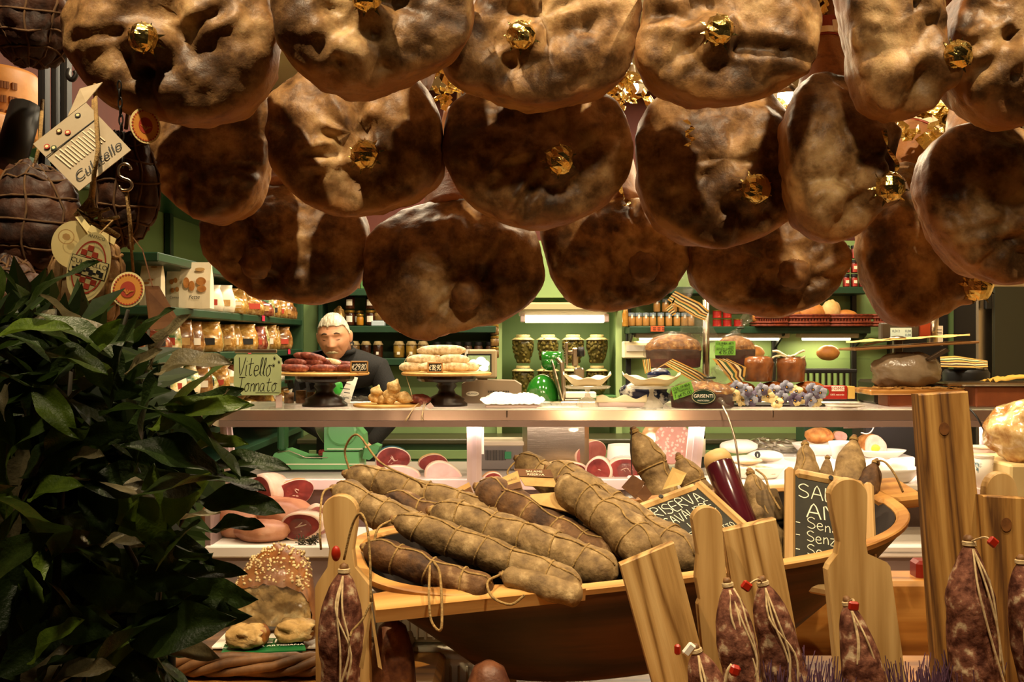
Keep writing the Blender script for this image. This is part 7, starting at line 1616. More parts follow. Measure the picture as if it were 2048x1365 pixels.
# big olive jars in the niche, real olives against the glass
def olive_jar(p, label):
    r, h = .066, .155; p = V(p); t = thing('olive_jar', label, 'jar', p, group='olive jars in the niche')
    pr = [(r*.62, 0), (r*.68, .005), (r*.85, h*.25), (r*.98, h*.55), (r, h*.72), (r*.93, h*.88), (r*.72, h*.95), (r*.7, h)]
    MB().lathe([(0, .004)]+[(a*.86, z) for a, z in pr]+[(0, h*.98)], p, 22).build('brine', mBRINE, t, True)
    mb = MB(); rn = random.Random(3)
    for k in range(110):
        z = rn.uniform(.01, h*.9); f = z/h; q = rn.uniform(0, 2*pi)
        rad = r*(.62+.36*min(1, f/.6) if f < .72 else .98-.35*max(0, f-.8))*.86
        mb.ball(p+V((cos(q)*rad, sin(q)*rad, z)), (.0105, .0105, .0125), 8, 6)
    o = mb.build('olives', mOLIVE, t, True); o['kind'] = 'stuff'
    MB().lathe(pr, p, 24).build('glass', mJARG, t, True)
    mC = bpy.data.materials.get('jar_cloth') or mat('jar_cloth', '#a8935e', '#b8a36c', scale=20, rough=.8)
    MB().lathe([(r*.60, h+.004), (r*.72, h*.985), (r*.85, h*.95), (r*1.08, h*.90)], p, 36, None, lambda q, z: 1+(.05*sin(q*8) if z < h*.97 else 0)).build('paper_cover', mC, t, True, solid=.001)
    MB().lathe([(0, h+.001), (r*.62, h+.001), (r*.64, h+.004), (r*.64, h+.014), (r*.6, h+.016), (0, h+.016)], p, 26).build('lid', mC, t)
    MB().tube([p+V((cos(a)*r*.67, sin(a)*r*.67, h*.995)) for a in [2*pi*i/18 for i in range(18)]], .003, 6, closed=True).build('green_band', mGREEND, t, True)
    return t
zl = P(0, 789, 5.98).z; zu = zl+.187
proto = None; xs = [1046, 1096, 1146, 1194]
zshelf = zl-.0
one('niche_shelf', MB().bbox(((NX0+NX1)/2, 5.99, zl-.014), (NX1-NX0-.01, .22, .022), .003), mGREENM, 'green shelf board under the olive jars in the niche', 'shelf')
for row, z in ((0, zu), (1, zl)):
    for k, x in enumerate(xs):
        X = (x-CX)/F*5.98; lb = 'big jar of green olives, '+['leftmost', 'second from the left', 'third from the left', 'rightmost'][k]+' of the '+('upper' if row == 0 else 'lower')+' row'
        if proto is None: proto = olive_jar((X, 5.98, z), lb)
        else: dup(proto, (X, 5.98, z), k*1.3, lb)
# back left shelves
mLABW = mat('white_label', '#d9cfbc', rough=.7); mHON = mat('dark_preserve', '#2c1208', '#4a2410', scale=20, rough=.2); mARTI = mat('artichoke_preserve', '#7a5a1c', '#b08a3a', '#c9a654', scale=30, tex='cells', lo=.2, hi=.8, rough=.3)
mMUSH = mat('mushroom_preserve', '#6b4a22', '#9c7a44', scale=30, tex='cells', lo=.2, hi=.8, rough=.3); mCLOTH = mat('jute_cover', '#a38a5c', '#bfa878', scale=50, rough=.9); mGLID = mat('gold_lid', '#9c7a34', rough=.3, metal=.8); mSPICE = mat('spice_contents', '#3a2416', '#5a3a20', scale=40, rough=.5)
ys = 5.78; z1 = 1.587; Xp = lambda x, y=ys: (x-CX)/F*y
j1 = jar_proto('sauce_jar', 'dark sauce jar with gold lid on the upper jar shelf, lower leftmost', 'jar', .030, .078, mHON, mGLID, lab=(mLABW, 1.2, .3, .75), p=(Xp(700), ys, z1), group='sauce jars behind the shopkeeper')
dup(j1, (Xp(741), ys, z1), 0, 'dark sauce jar with gold lid on the upper jar shelf, lower right')
dup(j1, (Xp(700), ys, z1+.095), 0, 'dark sauce jar stacked on the lower leftmost jar')
dup(j1, (Xp(741), ys, z1+.095), 0, 'dark sauce jar stacked on the lower right jar')
dup(j1, (Xp(714), ys+.07, z1), 0, 'dark sauce jar behind the others on the upper jar shelf')
jar_proto('small_honey_jar', 'small golden honey jar between two sauce jars', 'jar', .022, .055, mat('honey', '#9c6414', '#b87c20', scale=10, rough=.2), mGLID, p=(Xp(721), ys-.02, z1))
jar_proto('cream_jar', 'small jar standing in a pale blue carton on the upper jar shelf', 'jar', .026, .05, mMUSH, mGLID, p=(Xp(757), ys, z1+.03))
one('pale_carton', MB().bbox((Xp(757), ys, z1+.015), (.075, .07, .03), .003), mat('pale_blue_carton', '#a9b6bc', rough=.6), 'pale blue carton on the upper jar shelf', 'carton')
one('bronze_bag', MB().ball((Xp(678), ys, z1+.055), (.035, .03, .06), 14, 10, lambda d: 1+.25*nz(d, 2.5, 3)), mat('bronze_film', '#6a4a24', '#c9a05a', scale=12, rough=.2, metal=.5), 'bronze film bag just above the shopkeeper', 'bag')
z2 = 1.40; cj = [(668, mMUSH, .034, 'pale cloth covered jar right beside the shopkeeper'), (708, mMUSH, .036, 'wide jute covered jar, first right of the shopkeeper'), (732, mHON, .03, 'dark cloth covered preserve jar, second right of the shopkeeper'), (756, mHON, .03, 'dark preserve jar with paper tag, third right of the shopkeeper'),
     (798, mARTI, .034, 'jute covered jar of yellow artichokes, left of the pair'), (823, mARTI, .034, 'jute covered jar of yellow artichokes, right of the pair'), (846, mMUSH, .034, 'jute covered jar next to the white labelled spice jars')]
for k, (x, m, r_, lb) in enumerate(cj):
    if x == 798 and False: pass
    jar_proto('covered_jar', lb, 'jar', r_, .085, m, mCLOTH, .012, True, (mLABW, .5, .25, .45) if k else None, p=(Xp(x if x > 668 else 703), ys+(.09 if k == 0 else 0), z2), group='covered preserve jars')
t0 = None
for k, x in enumerate((874, 897, 916, 936, 957, 980)):
    lb = 'spice jar with white label and dark lid, '+(['leftmost', 'second from the left', 'third from the left', 'fourth from the left', 'fifth from the left', 'rightmost'][k])
    if t0 is None: t0 = jar_proto('spice_jar', lb, 'jar', .026, .075, mSPICE, mBLACK, .018, lab=(mLABW, 1.5, .05, .7), p=(Xp(x), ys, z2), group='spice jars with white labels')
    else: dup(t0, (Xp(x), ys, z2), 0, lb)
t0 = None
for k in range(3):
    lb = ('lowest', 'middle', 'topmost')[k]+' of the jars stacked against the niche edge'
    if t0 is None: t0 = jar_proto('gold_lid_jar', lb, 'jar', .026, .05, mMUSH, mGLID, p=(Xp(993)-.01, ys-.03, z2), group='jars stacked by the niche edge')
    else: dup(t0, (Xp(993)-.01, ys-.03, z2+k*.066), 0, lb)
for k, (x, w) in enumerate(((690, 60), (740, 40), (790, 50))):
    one('top_shelf_tin', MB().bbox((Xp(x), 5.83, 1.80+.05), (S(w, 5.8), .1, .1), .006), (mKRAFTD, mGREENM, mKRAFT)[k], ('brown', 'green', 'kraft')[k]+' box on the highest shelf behind the hams', 'box')
# right shelves: pate jars, red tins, red jars, baskets with bread
mPATE = mat('pate', '#a87438', '#bf8c4c', scale=14, rough=.3); mBLID = mat('blue_print_lid', '#5b6a78', '#8a96a0', scale=30, rough=.35)
z3 = 1.583; t0 = None; n = 0
lay = [(1262, 0, 0), (1276, 0, 0), (1290, 0, 0), (1304, 0, 0), (1320, 0, 0), (1336, 0, 0), (1352, 0, 0), (1367, 0, 0), (1380, 0, 0), (1313, 1, .05), (1330, 1, .05), (1347, 1, .05), (1363, 1, .05)]
for k, (x, l, dy) in enumerate(lay):
    lb = 'pate jar with blue printed lid, '+(ORD[k] if l == 0 else ORD[k-9])+' from the left of the '+('lower' if l == 0 else 'upper')+' row'
    p = (Xp(x), ys-.03+dy*.3, z3+l*.082)
    if t0 is None: t0 = jar_proto('pate_jar', lb, 'jar', .021, .06, mPATE, mBLID, .018, lab=(mLABW, .5, .8, 1.15), p=p, group='pate jars right of the niche')
    else: dup(t0, p, 0, lb)
for k, x in enumerate((1246, 1250, 1254)): 
    one('amber_bottle', MB().lathe([(.012, 0), (.013, .005), (.013, .07), (.006, .09), (.006, .11), (0, .11)], (Xp(x), ys-.07+.04*k, z3), 14), mat('amber_oil', '#9c6a24', '#c99444', scale=20, rough=.15) if k == 0 else bpy.data.materials['amber_oil'], ('nearest', 'middle', 'farthest')[k]+' of the amber bottles at the shelf end by the niche', 'bottle', smooth=True)
mTIN = mat('red_tin_print', '#8a1c16', '#a82a20', '#d9c29a', scale=30, lo=.45, hi=.62, rough=.35)
for k, (x, l) in enumerate(((1432, 0), (1452, 0), (1474, 0), (1432, 1), (1452, 1))):
    p = V((Xp(x), ys-.03, z3+l*.05)); t = thing('red_tin', 'round red food tin, '+['lower left', 'lower middle', 'lower right', 'upper left', 'upper middle'][k]+' of the small stack', 'tin', p, group='red tins beside the bread baskets')
    MB().lathe([(0, 0), (.026, 0), (.027, .003), (.025, .005), (.025, .038), (.027, .041), (.026, .044), (0, .042)], p, 22).build('tin', mTIN, t, False)
    MB().lathe([(.0275, .0405), (.0275, .0445), (.024, .0445)], p, 22).build('rim', mGLID, t)
z4 = 1.81; t0 = None; k = 0
for l in range(3):
    for x in (1690, 1706, 1722):
        lb = 'red labelled jar, '+['lowest', 'middle', 'top'][l]+' layer, '+['left', 'middle', 'right'][(x-1690)//16]+' column'
        p = (Xp(x), ys-.02, z4+l*.082)
        if t0 is None: t0 = jar_proto('red_label_jar', lb, 'jar', .021, .062, mat('tomato_preserve', '#5a1610', '#741f16', scale=20, rough=.25), mBLACK, .014, lab=(mat('red_square_label', '#a83226', rough=.5), 1.4, .1, .85), p=p, group='red jars on the top right shelf'); MB().box(V(p)+V((0, -.0225, .032)), (.018, .002, .018)).build('label_panel', mPAPER, t0)
        else: dup(t0, p, 0, lb)
mWICK = mat('red_wicker', '#5a2010', '#8a3a1c', scale=60, rough=.6, bump=.8, bscale=60)
mLOAF = [mat('golden_loaf', '#a8642a', '#c98840', scale=8, rough=.55, bump=.3), mat('floured_loaf', '#c99a58', '#e0c088', scale=10, rough=.7, bump=.3)]
def basket(x0, x1, label, lean=0):
    a, b = Xp(x0), Xp(x1); Y = ys-.06; t = thing('bread_basket', label, 'basket', ((a+b)/2, Y, z3)); W_ = b-a; n = 13
    for k in range(n): MB().bbox((a+W_*(k+.5)/n, Y-.08, z3+.034), (W_/n*.62, .006, .062), .002).build('stake', mWICK, t)
    for j, zz in enumerate((.006, .022, .05, .064)): MB().tube([(a, Y-.085, z3+zz), (a, Y+.08, z3+zz), (b, Y+.08, z3+zz), (b, Y-.085, z3+zz)], .0065, 6, closed=True).build('weave_band', mWICK, t, True)
    MB().box(((a+b)/2, Y, z3+.004), (W_, .16, .006)).build('base', mWICK, t)
    MB().box(((a+b)/2, Y-.072, z3+.034), (W_*.98, .004, .056)).build('lining', mWICK, t)
    return t
for x0, x1, lb in ((1502, 1562, 'red wicker bread basket, leftmost'), (1566, 1644, 'red wicker bread basket, second from the left'), (1648, 1726, 'red wicker bread basket, third from the left'), (1730, 1800, 'red wicker bread basket, rightmost')): basket(x0, x1, lb)
for k, (x, y, rx, ry, m, lb) in enumerate(((1530, 636, 26, 16, 0, 'round loaf in the leftmost basket'), (1582, 630, 20, 18, 0, 'pale split loaf at the left of the second basket'), (1622, 626, 28, 20, 0, 'large golden loaf in the second basket'), (1662, 622, 18, 22, 1, 'scored pale loaf standing in the third basket'), (1690, 634, 26, 14, 0, 'long golden loaf in the third basket'))):
    c = P(x, y, ys-.08); one('bread_loaf', MB().ball(c, (S(rx, 5.7), .05, S(ry, 5.7)), 24, 14, lambda d: 1+.06*nz(d, 2.5, k)+(.06*sin(d.x*14+d.z*6) if m else 0)), mLOAF[m], lb, 'bread', smooth=True)
for x, lb in ((1656, 'round roll alone on the glass shelf at right'), (1506, 'round roll on the glass shelf behind the glazed cakes')):
    c = P(x, 705, ys); c.z = 1.401+.03; one('bread_roll', MB().ball(c, (.066, .055, .045), 24, 14, lambda d: 1+.05*nz(d, 2.5, 4)-.06*exp(-(d.x/.12)**2)*(d.z > .5)), mLOAF[0], lb, 'bread roll', smooth=True)
t = thing('wall_dispenser', 'cream paper dispenser under the pate jar shelf', 'dispenser', P(1280, 705, 5.85)); MB().bbox(P(1278, 700, 5.86), (S(66, 5.8), .1, S(34, 5.8)), .006).build('housing', mTRAY, t); MB().box(P(1278, 697, 5.805), (S(50, 5.8), .006, S(12, 5.8))).build('slot', mWHITE, t)
t = thing('orange_price_card', 'orange price card on the pate jar shelf edge', 'price card', P(1315, 662, 5.66)); MB().box(P(1315, 658, 5.67), (S(27, 5.67), .003, S(11, 5.67))).build('card', mat('orange_card', '#c9562a', rough=.7), t)
mb = MB(); [mb.box(P(1309+9*k, 656+4*j, 5.667), (S(6, 5.67), .001, S(1.4, 5.67))) for k in range(3) for j in range(2)]; mb.build('ink_lettering', mINK, t)
# left wall: bags of pasta and biscuits
mBAGS = [mat('pasta_in_film', '#6a4418', '#a87a38', '#d3b880', scale=60, lo=.35, hi=.55, rough=.2, coat=.6, bump=.6, bscale=30), mat('nest_pasta_in_film', '#8a5f22', '#b58a44', '#d9c08c', scale=38, lo=.35, hi=.58, rough=.2, coat=.6, bump=.8, bscale=30),
  mat('biscuits_in_film', '#5c3616', '#9c6c36', '#cdb07c', scale=26, lo=.4, hi=.6, rough=.2, coat=.6, bump=.6, bscale=25), mat('red_mix_in_film', '#5c1a12', '#94563a', '#cdb488', scale=40, lo=.4, hi=.6, rough=.2, coat=.6), mat('green_print_bag', '#1f5a24', '#c9b478', '#f0e2be', scale=12, lo=.45, hi=.55, rough=.25, coat=.5), mat('white_print_bag', '#d9ccae', '#efe6d2', '#a8642a', scale=14, lo=.5, hi=.66, rough=.4)]
BN = ['clear bag of short pasta', 'clear bag of pasta nests', 'bag of biscuits', 'bag of reddish dried mix', 'green printed bag', 'white printed bag']
def bag(p, w, h, m, label, rz, seed, tie=False):
    p = V(p); t = thing('food_bag', label, 'bag', p, (0, 0, rz), 'bags on the left wall shelves'); n = 20; vs = []
    pr = [(0, .7, .5), (.02, .95, 1), (.25, 1.02, 1.1), (.5, .98, 1.0), (.72, .92, .62), (.84, .86, .2), (.90, .84, .06), (1, .88, .04)] if not tie else [(0, .7, .6), (.03, .95, 1), (.3, 1.0, 1.1), (.55, .8, .9), (.68, .4, .45), (.74, .16, .2), (.84, .3, .3), (1, .5, .4)]
    for f, a, b in pr:
        for k in range(n):
            q = 2*pi*k/n; c, s_ = cos(q), sin(q); e = .6
            x = w/2*a*abs(c)**e*(1 if c > 0 else -1); y = w*.26*b*abs(s_)**e*(1 if s_ > 0 else -1)
            vs.append(V((x*(1+.08*nz((k*.5, f*4, seed))), y*(1+.2*nz((k*.4, f*5, seed+2))), h*f*(1+.02*nz((k, f, seed))))))
    mb = MB().add(vs, [(i*n+k, i*n+(k+1) % n, (i+1)*n+(k+1) % n, (i+1)*n+k) for i in range(len(pr)-1) for k in range(n)]+[tuple(range(n-1, -1, -1)), tuple((len(pr)-1)*n+k for k in range(n))])
    mb.build('pouch', m, t, True, False)
    MB().box((w*.05, -w*.29, h*.35), (w*.4, .003, h*.22)).build('label', (mLABW, mINK, mLRED, mKRAFT)[seed % 4], t, False, False)
    return t
rnd = random.Random(12)
SH = {1.62: 'second', 1.455: 'third', 1.29: 'fourth', 1.16: 'fifth', 1.80: 'top'}
for z, hm in ((1.62, .125), (1.455, .135), (1.29, .125), (1.16, .10)):
    y = 3.42 if z != 1.62 else 4.02; k = 0
    while y < 5.58 and k < 14:
        w = rnd.uniform(.10, .16); mi = rnd.randrange(6)
        bag((-1.255+rnd.uniform(-.015, .02), y+w/2, z), w, hm*rnd.uniform(.82, 1.0), mBAGS[mi], BN[mi]+' on the '+SH[z]+' green shelf down, '+ORD[k]+' from the window', R_(35)+rnd.uniform(-.2, .2), k+int(z*100), rnd.random() < .25)
        y += w*1.02+.01; k += 1
# paper biscuit bags at the near end
mCOOK = mat('printed_biscuit', '#a8662a', '#c98a48', scale=40, rough=.6)
def paper_bag(x0, x1, ytop, ybot, Y, label, cookies, text):
    zb = 1.621; w = S(x1-x0, Y); h = P(0, ytop, Y).z-zb; c = V((P((x0+x1)/2, 0, Y).x, Y, zb)); t = thing('paper_biscuit_bag', label, 'bag', c); d = .05
    pr = [(0, 1, 1), (.05, 1, 1), (.6, 1.0, .85), (.85, .98, .3), (1, .97, .06)]; vs = []
    for f, a, b in pr:
        for (sx, sy) in ((-1, -1), (-.5, -1.05), (0, -1.02), (.5, -1.05), (1, -1), (1, 1), (0, 1), (-1, 1)): vs.append(c+V((sx*w/2*a, sy*d/2*b+.0, h*f+.004*nz((sx*3, f*6, x0)))))
    n = 8; MB().add(vs, [(i*n+k, i*n+(k+1) % n, (i+1)*n+(k+1) % n, (i+1)*n+k) for i in range(4) for k in range(n)]+[tuple(range(n-1, -1, -1)), tuple(4*n+k for k in range(n))]).build('paper', mPAPER, t, False)
    for (u, v_, rx, rz) in cookies: disc(MB(), c+V(((u-.5)*w, -d/2*1.12, h*v_)), (1, 0, 0), (0, 0, 1), rx*w, rz*w, .0012, 18).build('printed_biscuit', mCOOK, t)
    printed(text, c+V((0, -d/2*1.16, h*.24)), (1, 0, 0), (0, 0, 1), w*.17, mINK, t, shear=.3)
    disc(MB(), c+V((.15*w, -d/2*.62, h*.84)), (1, 0, 0), (0, .35, 1), .16*w, .06*w, .001, 20).build('brand_oval', mKRAFT, t)
paper_bag(362, 424, 525, 612, 3.70, 'white paper biscuit bag printed with round rusks', [(.25, .55, .10, .17), (.42, .48, .10, .16), (.72, .58, .16, .13), (.74, .42, .15, .11)], 'Fette')
paper_bag(336, 376, 520, 610, 3.84, 'white paper biscuit bag with small printed biscuits', [(.3, .55, .10, .13), (.5, .58, .10, .13), (.35, .38, .10, .12), (.58, .40, .10, .12)], 'Cantucci')
paper_bag(284, 326, 520, 605, 3.55, 'white paper bag printed with cereal bars near the culatello', [(.35, .5, .14, .05), (.55, .57, .14, .05), (.45, .38, .14, .05)], 'Barre')
for z, y in ((1.455, 4.5), (1.62, 4.75), (1.455, 5.3)):
    one('pink_price_label', MB().box((-1.186, y, z-.012), (.002, .05, .026)), mat('pink_label', '#c92a4c', rough=.6) if 'pink_label' not in bpy.data.materials else bpy.data.materials['pink_label'], 'small pink price label on the shelf edge, '+{4.5: 'third shelf middle', 4.75: 'second shelf', 5.3: 'third shelf far end'}[y], 'price label')
# ================================================================== SHOPKEEPER
HC = P(668, 675, 4.80); px_ = HC.x
man = thing('person', 'white haired moustached man in black sweater leaning over the counter', 'person', (px_+.03, 5.05, 0))
mSKIN = mat('skin', '#c98d68', '#d69c78', scale=14, rough=.5, sss=.1, bump=.15, bscale=90)
mHAIR = mat('white_hair', '#a0947a', '#dcd2ba', scale=70, rough=.7, bump=.8, bscale=160, stretch=(1, .3, .3))
mKNIT = mat('black_sweater', '#0c0a09', '#15110f', scale=60, rough=.85, bump=.4, bscale=220)
mDARKT = mat('dark_trousers', '#14120f', rough=.9)
# body: one continuous skinned surface (sweater, sleeves), posed leaning forward
me = bpy.data.meshes.new('body')
jo = {'pelvis': (px_+.03, 5.10, .98, .15, .12), 'belly': (px_+.03, 5.07, 1.12, .165, .125), 'chest': (px_+.02, 5.02, 1.28, .17, .125), 'upper': (px_+.015, 4.97, 1.385, .13, .095), 'neck': (px_+.005, 4.92, 1.45, .062, .06), 'nape': (px_, 4.885, 1.50, .052, .052),
      'shL': (px_-.15, 4.98, 1.375, .072, .07), 'elL': (px_-.20, 4.90, 1.13, .052, .052), 'wrL': (px_+.06, 4.84, .985, .034, .034),
      'shR': (px_+.19, 4.98, 1.36, .074, .07), 'elR': (px_+.285, 4.90, 1.14, .054, .054), 'wrR': (px_+.16, 4.84, .985, .034, .034),
      'hipL': (px_-.06, 5.10, .90, .095, .1), 'knL': (px_-.07, 5.08, .50, .065, .065), 'anL': (px_-.07, 5.12, .08, .045, .045), 'hipR': (px_+.12, 5.10, .90, .095, .1), 'knR': (px_+.13, 5.08, .50, .065, .065), 'anR': (px_+.13, 5.12, .08, .045, .045)}
nm = list(jo); O = V((px_+.03, 5.05, 0))
me.from_pydata([V(jo[k][:3])-O for k in nm], [(nm.index(a), nm.index(b)) for a, b in (('pelvis', 'belly'), ('belly', 'chest'), ('chest', 'upper'), ('upper', 'neck'), ('neck', 'nape'), ('upper', 'shL'), ('shL', 'elL'), ('elL', 'wrL'), ('upper', 'shR'), ('shR', 'elR'), ('elR', 'wrR'), ('pelvis', 'hipL'), ('hipL', 'knL'), ('knL', 'anL'), ('pelvis', 'hipR'), ('hipR', 'knR'), ('knR', 'anR'))], [])
body = bpy.data.objects.new('body', me); COL.objects.link(body); body.parent = man
md = body.modifiers.new('skin', 'SKIN'); md.use_smooth_shade = True
for i, k in enumerate(nm): me.skin_vertices[0].data[i].radius = jo[k][3:]; me.skin_vertices[0].data[i].use_root = (k == 'pelvis')
body.modifiers.new('subd', 'SUBSURF').levels = 2; body.modifiers['subd'].render_levels = 2; me.materials.append(mKNIT)
# shoes
for s_, x in ((-1, px_-.07), (1, px_+.13)): MB().ball((x, 5.06, .045), (.05, .13, .05), 18, 10).build('shoe', mBLACK, man, True)
# head with modelled features
HR = Matrix.Rotation(R_(-3), 3, 'Y') @ Matrix.Rotation(R_(14), 3, 'X')   # pitched down, slight tilt
def g(x, w): return exp(-(x/w)**2)
def head_pt(d):
    x, y, z = d.x*.076, d.y*.098, d.z*.122
    f = max(0, -d.y)                                    # frontness
    if z < 0: x *= 1-.20*(-d.z)**1.6; y *= 1-.10*(-d.z)**2
    if d.y < 0: y *= .93
    o = 0
    nosep = max(0, min(1, (.030-z)/.050)) if z > -.026 else max(0, 1-(-.026-z)/.010)
    o += .026*g(x, .0125+.004*nosep)*nosep*(f > .5)     # nose
    o += .006*g(z+.024, .010)*(g(x-.014, .008)+g(x+.014, .008))*(f > .3)  # nostril wings
    o -= .011*(g(x-.031, .017)+g(x+.031, .017))*g(z-.016, .013)*(f > .3)  # eye sockets
    o += .006*(g(x-.031, .010)+g(x+.031, .010))*g(z-.012, .008)*(f > .3)  # lids over the eyeballs
    o += .007*g(z-.036, .010)*(g(x-.028, .024)+g(x+.028, .024))*(f > .2)  # brow ridge
    o += .006*(g(x-.04, .02)+g(x+.04, .02))*g(z+.022, .022)*(f > .2)      # cheeks
    o += .006*g(z+.050, .014)*g(x, .028)*(f > .3)      # mouth mound
    o -= .004*g(z+.059, .0035)*g(x, .022)*(f > .3)      # lip line
    o += .004*g(z+.067, .006)*g(x, .018)*(f > .3)       # lower lip
    o += .009*g(z+.098, .016)*g(x, .022)*(f > .2)       # chin
    o -= .003*g(z-.062, .004)*f*g(x, .04)+.002*g(z-.075, .004)*f*g(x, .04)   # forehead lines
    o -= .0035*(g(x-.030-.35*(-.03-z), .004)+g(x+.030+.35*(-.03-z), .004))*g(z+.042, .018)*(f > .3)  # folds beside the mouth
    return V((x, y-o, z*.91))
def dirs(nu, nv): return [[V((sin(pi*j/nv)*sin(2*pi*i/nu), -sin(pi*j/nv)*cos(2*pi*i/nu), cos(pi*j/nv))) for i in range(nu)] for j in range(nv+1)]
NU, NV = 96, 80; dd = dirs(NU, NV); vs = []; fs = []
for j in range(NV+1):
    for i in range(NU): vs.append(HC+HR @ head_pt(dd[j][i]))
for j in range(NV):
    for i in range(NU): fs.append((j*NU+i, (j+1)*NU+i, (j+1)*NU+(i+1) % NU, j*NU+(i+1) % NU))
head = MB().add(vs, fs).build('head', mSKIN, man, True)
# neck
MB().tube([HC+HR @ V((0, .03, -.07)), V((px_, 4.885, 1.515)), V((px_+.005, 4.92, 1.46))], [.052, .055, .06], 20).build('neck', mSKIN, man, True)
for s_ in (-1, 1):
    MB().ball(HC+HR @ V((s_*.077, .012, -.002)), (.009, .018, .030), 16, 12, lambda d: 1+.15*g(d.z-.4, .4)-.12*g(d.y, .3)*(d.x*s_ > .3), HR @ Matrix.Rotation(s_*-.35, 3, 'Z')).build('ear', mSKIN, head, True)
    MB().tube([HC+HR @ V((s_*(.016+.028*k/6), -.087+.010*(k/6)**2, .036+.006*sin(pi*k/6)-.004*k/6)) for k in range(7)], [.002, .0035, .004, .004, .0035, .003, .0015], 8).build('eyebrow', mat('grey_brow', '#5a4634', rough=.8) if s_ < 0 else bpy.data.materials['grey_brow'], head, True)
    MB().tube([HC+HR @ V((s_*(.017+.026*k/6), -.0835+.009*(k/6)**2, .008-.003*sin(pi*k/6))) for k in range(7)], [.0006, .0013, .0016, .0016, .0016, .0013, .0006], 6).build('lash_line', mat('lash_dark', '#2a170e', rough=.7) if s_ < 0 else bpy.data.materials['lash_dark'], head, True)
MB().tube([HC+HR @ V((-.030+.06*k/10, -.108+.020*abs(2*k/10-1)**1.5, -.048-.010*abs(2*k/10-1)**2)) for k in range(11)], [.0012, .003, .0048, .006, .0058, .0045, .0058, .006, .0048, .003, .0012], 10).build('moustache', mat('grey_moustache', '#8f7c5c', '#c0ad88', scale=90, rough=.8, bump=1, bscale=200), head, True)
# hair: short white, parted, over the ears
vs = []; fs = []; idx = {}
def hair(d):
    front = -d.y; k = [(-1, -.45), (-.25, -.40), (-.02, .02), (.25, .30), (.45, .56), (1, .62)]
    for (a, b), (c, e) in zip(k, k[1:]):
        if front <= c: return d.z > b+(e-b)*(front-a)/(c-a)+.02*sin(d.x*11)
for j in range(NV+1):
    for i in range(NU):
        d = dd[j][i]
        if hair(d):
            idx[(j, i)] = len(vs); k = 1.035+.045*max(0, d.z)+.030*nz((d.x*26, d.y*4, d.z*4), 1, 2)+.018*nz((d.x*60, d.y*8, d.z*8), 1, 4); p = head_pt(d); vs.append(HC+HR @ V((p.x*k, p.y*k, p.z*k)))
for j in range(NV):
    for i in range(NU):
        q = [(j, i), (j+1, i), (j+1, (i+1) % NU), (j, (i+1) % NU)]
        if all(a in idx for a in q): fs.append(tuple(idx[a] for a in q))
o = MB().add(vs, fs).build('hair', mHAIR, head, True, solid=.006); o.modifiers['thickness'].offset = -1
# sweater collar and button
MB().tube([V((px_+.005, 4.915, 1.452))+V((cos(a)*.072, sin(a)*.066, .012*sin(a))) for a in [2*pi*i/20 for i in range(20)]], .012, 8, closed=True).build('collar', mKNIT, man, True)
MB().ball(P(703, 690, 4.83), .006, 8, 6).build('shoulder_button', mSTEEL, man, True)
# hands: palm and five bent fingers each, resting on the worktop edge
def hand(w, sgn, name):
    t_ = MB(); fwd = V((-sgn*.5, -.85, -.2)).normalized(); side = V((.85, -.5*sgn, 0)).normalized(); upv = side.cross(fwd).normalized()
    if upv.z < 0: upv = -upv
    pal = w+fwd*.05; t_.ball(pal, (.042, .05, .017), 16, 10, None, Matrix((side, fwd, upv)).transposed()); t_.tube([w-fwd*.03, w, pal], [.03, .028, .03], 12)
    for k, (dx, ln) in enumerate(((-.03, .060), (-.010, .072), (.010, .068), (.030, .052))):
        b0 = pal+side*dx+fwd*.035; b1 = b0+fwd*ln*.5+upv*.006; b2 = b1+fwd*ln*.35-upv*.014; b3 = b2+fwd*ln*.12-upv*.016
        t_.tube(smooth_open([b0-fwd*.015, b0, b1, b2, b3], 10), [.010]*4+[.0095]*3+[.009, .0085, .0075, .004], 10)
    b0 = pal-side*sgn*-.038-fwd*.015; b1 = b0+side*sgn*.028+fwd*.028; b2 = b1+fwd*.028+side*sgn*.004-upv*.006
    t_.tube(smooth_open([b0-side*sgn*.012, b0, b1, b2], 9), [.012, .012, .0115, .011, .011, .0105, .010, .0095, .008, .004], 10)
    t_.build(name, mSKIN, man, True)
hand(V(jo['wrL'][:3]), -1, 'hand'); hand(V(jo['wrR'][:3]), 1, 'hand')

# ================================================================== BREAD CORNER (bottom, left of the trough)
cz = .985
one('bread_riser', MB().bbox((-.42, 1.62, (.90+cz)/2), (.62, .36, cz-.9), .01), mTABLE, 'wooden block under the wicker bread tray', 'wood block')
t = thing('wicker_tray', 'braided wicker tray under the cut sweet bread', 'tray', (-.40, 1.62, cz))
mWIL = mat('brown_willow', '#4a2f18', '#7a5430', scale=30, rough=.6)
for k in range(5):
    ph = k*2*pi/5; pts = []
    for i in range(71):
        a = 2*pi*i/70; c, s_ = cos(a), sin(a); bx = -.395+.215*abs(c)**.6*(1 if c > 0 else -1); by = 1.63+.115*abs(s_)**.6*(1 if s_ > 0 else -1)
        w = sin(a*9+ph)*.012; w2 = cos(a*9+ph)*.012; pts.append(V((bx+c*w2, by+s_*w2, cz+.022+w)))
    MB().tube(pts[:-1], .0075, 8, closed=True).build('willow_strand', mWIL, t, True)
MB().bbox((-.395, 1.63, cz+.012), (.40, .20, .012), .004).build('base', mWIL, t)
bz = cz+.019
c = P(545, 1238, 1.69); c.z = bz+.02
t = thing('sweet_bread', 'half sweet bread with pearl sugar crust and open crumb', 'bread', c)
a, b, H = S(84, 1.69), .075, P(0, 1112, 1.69).z-c.z
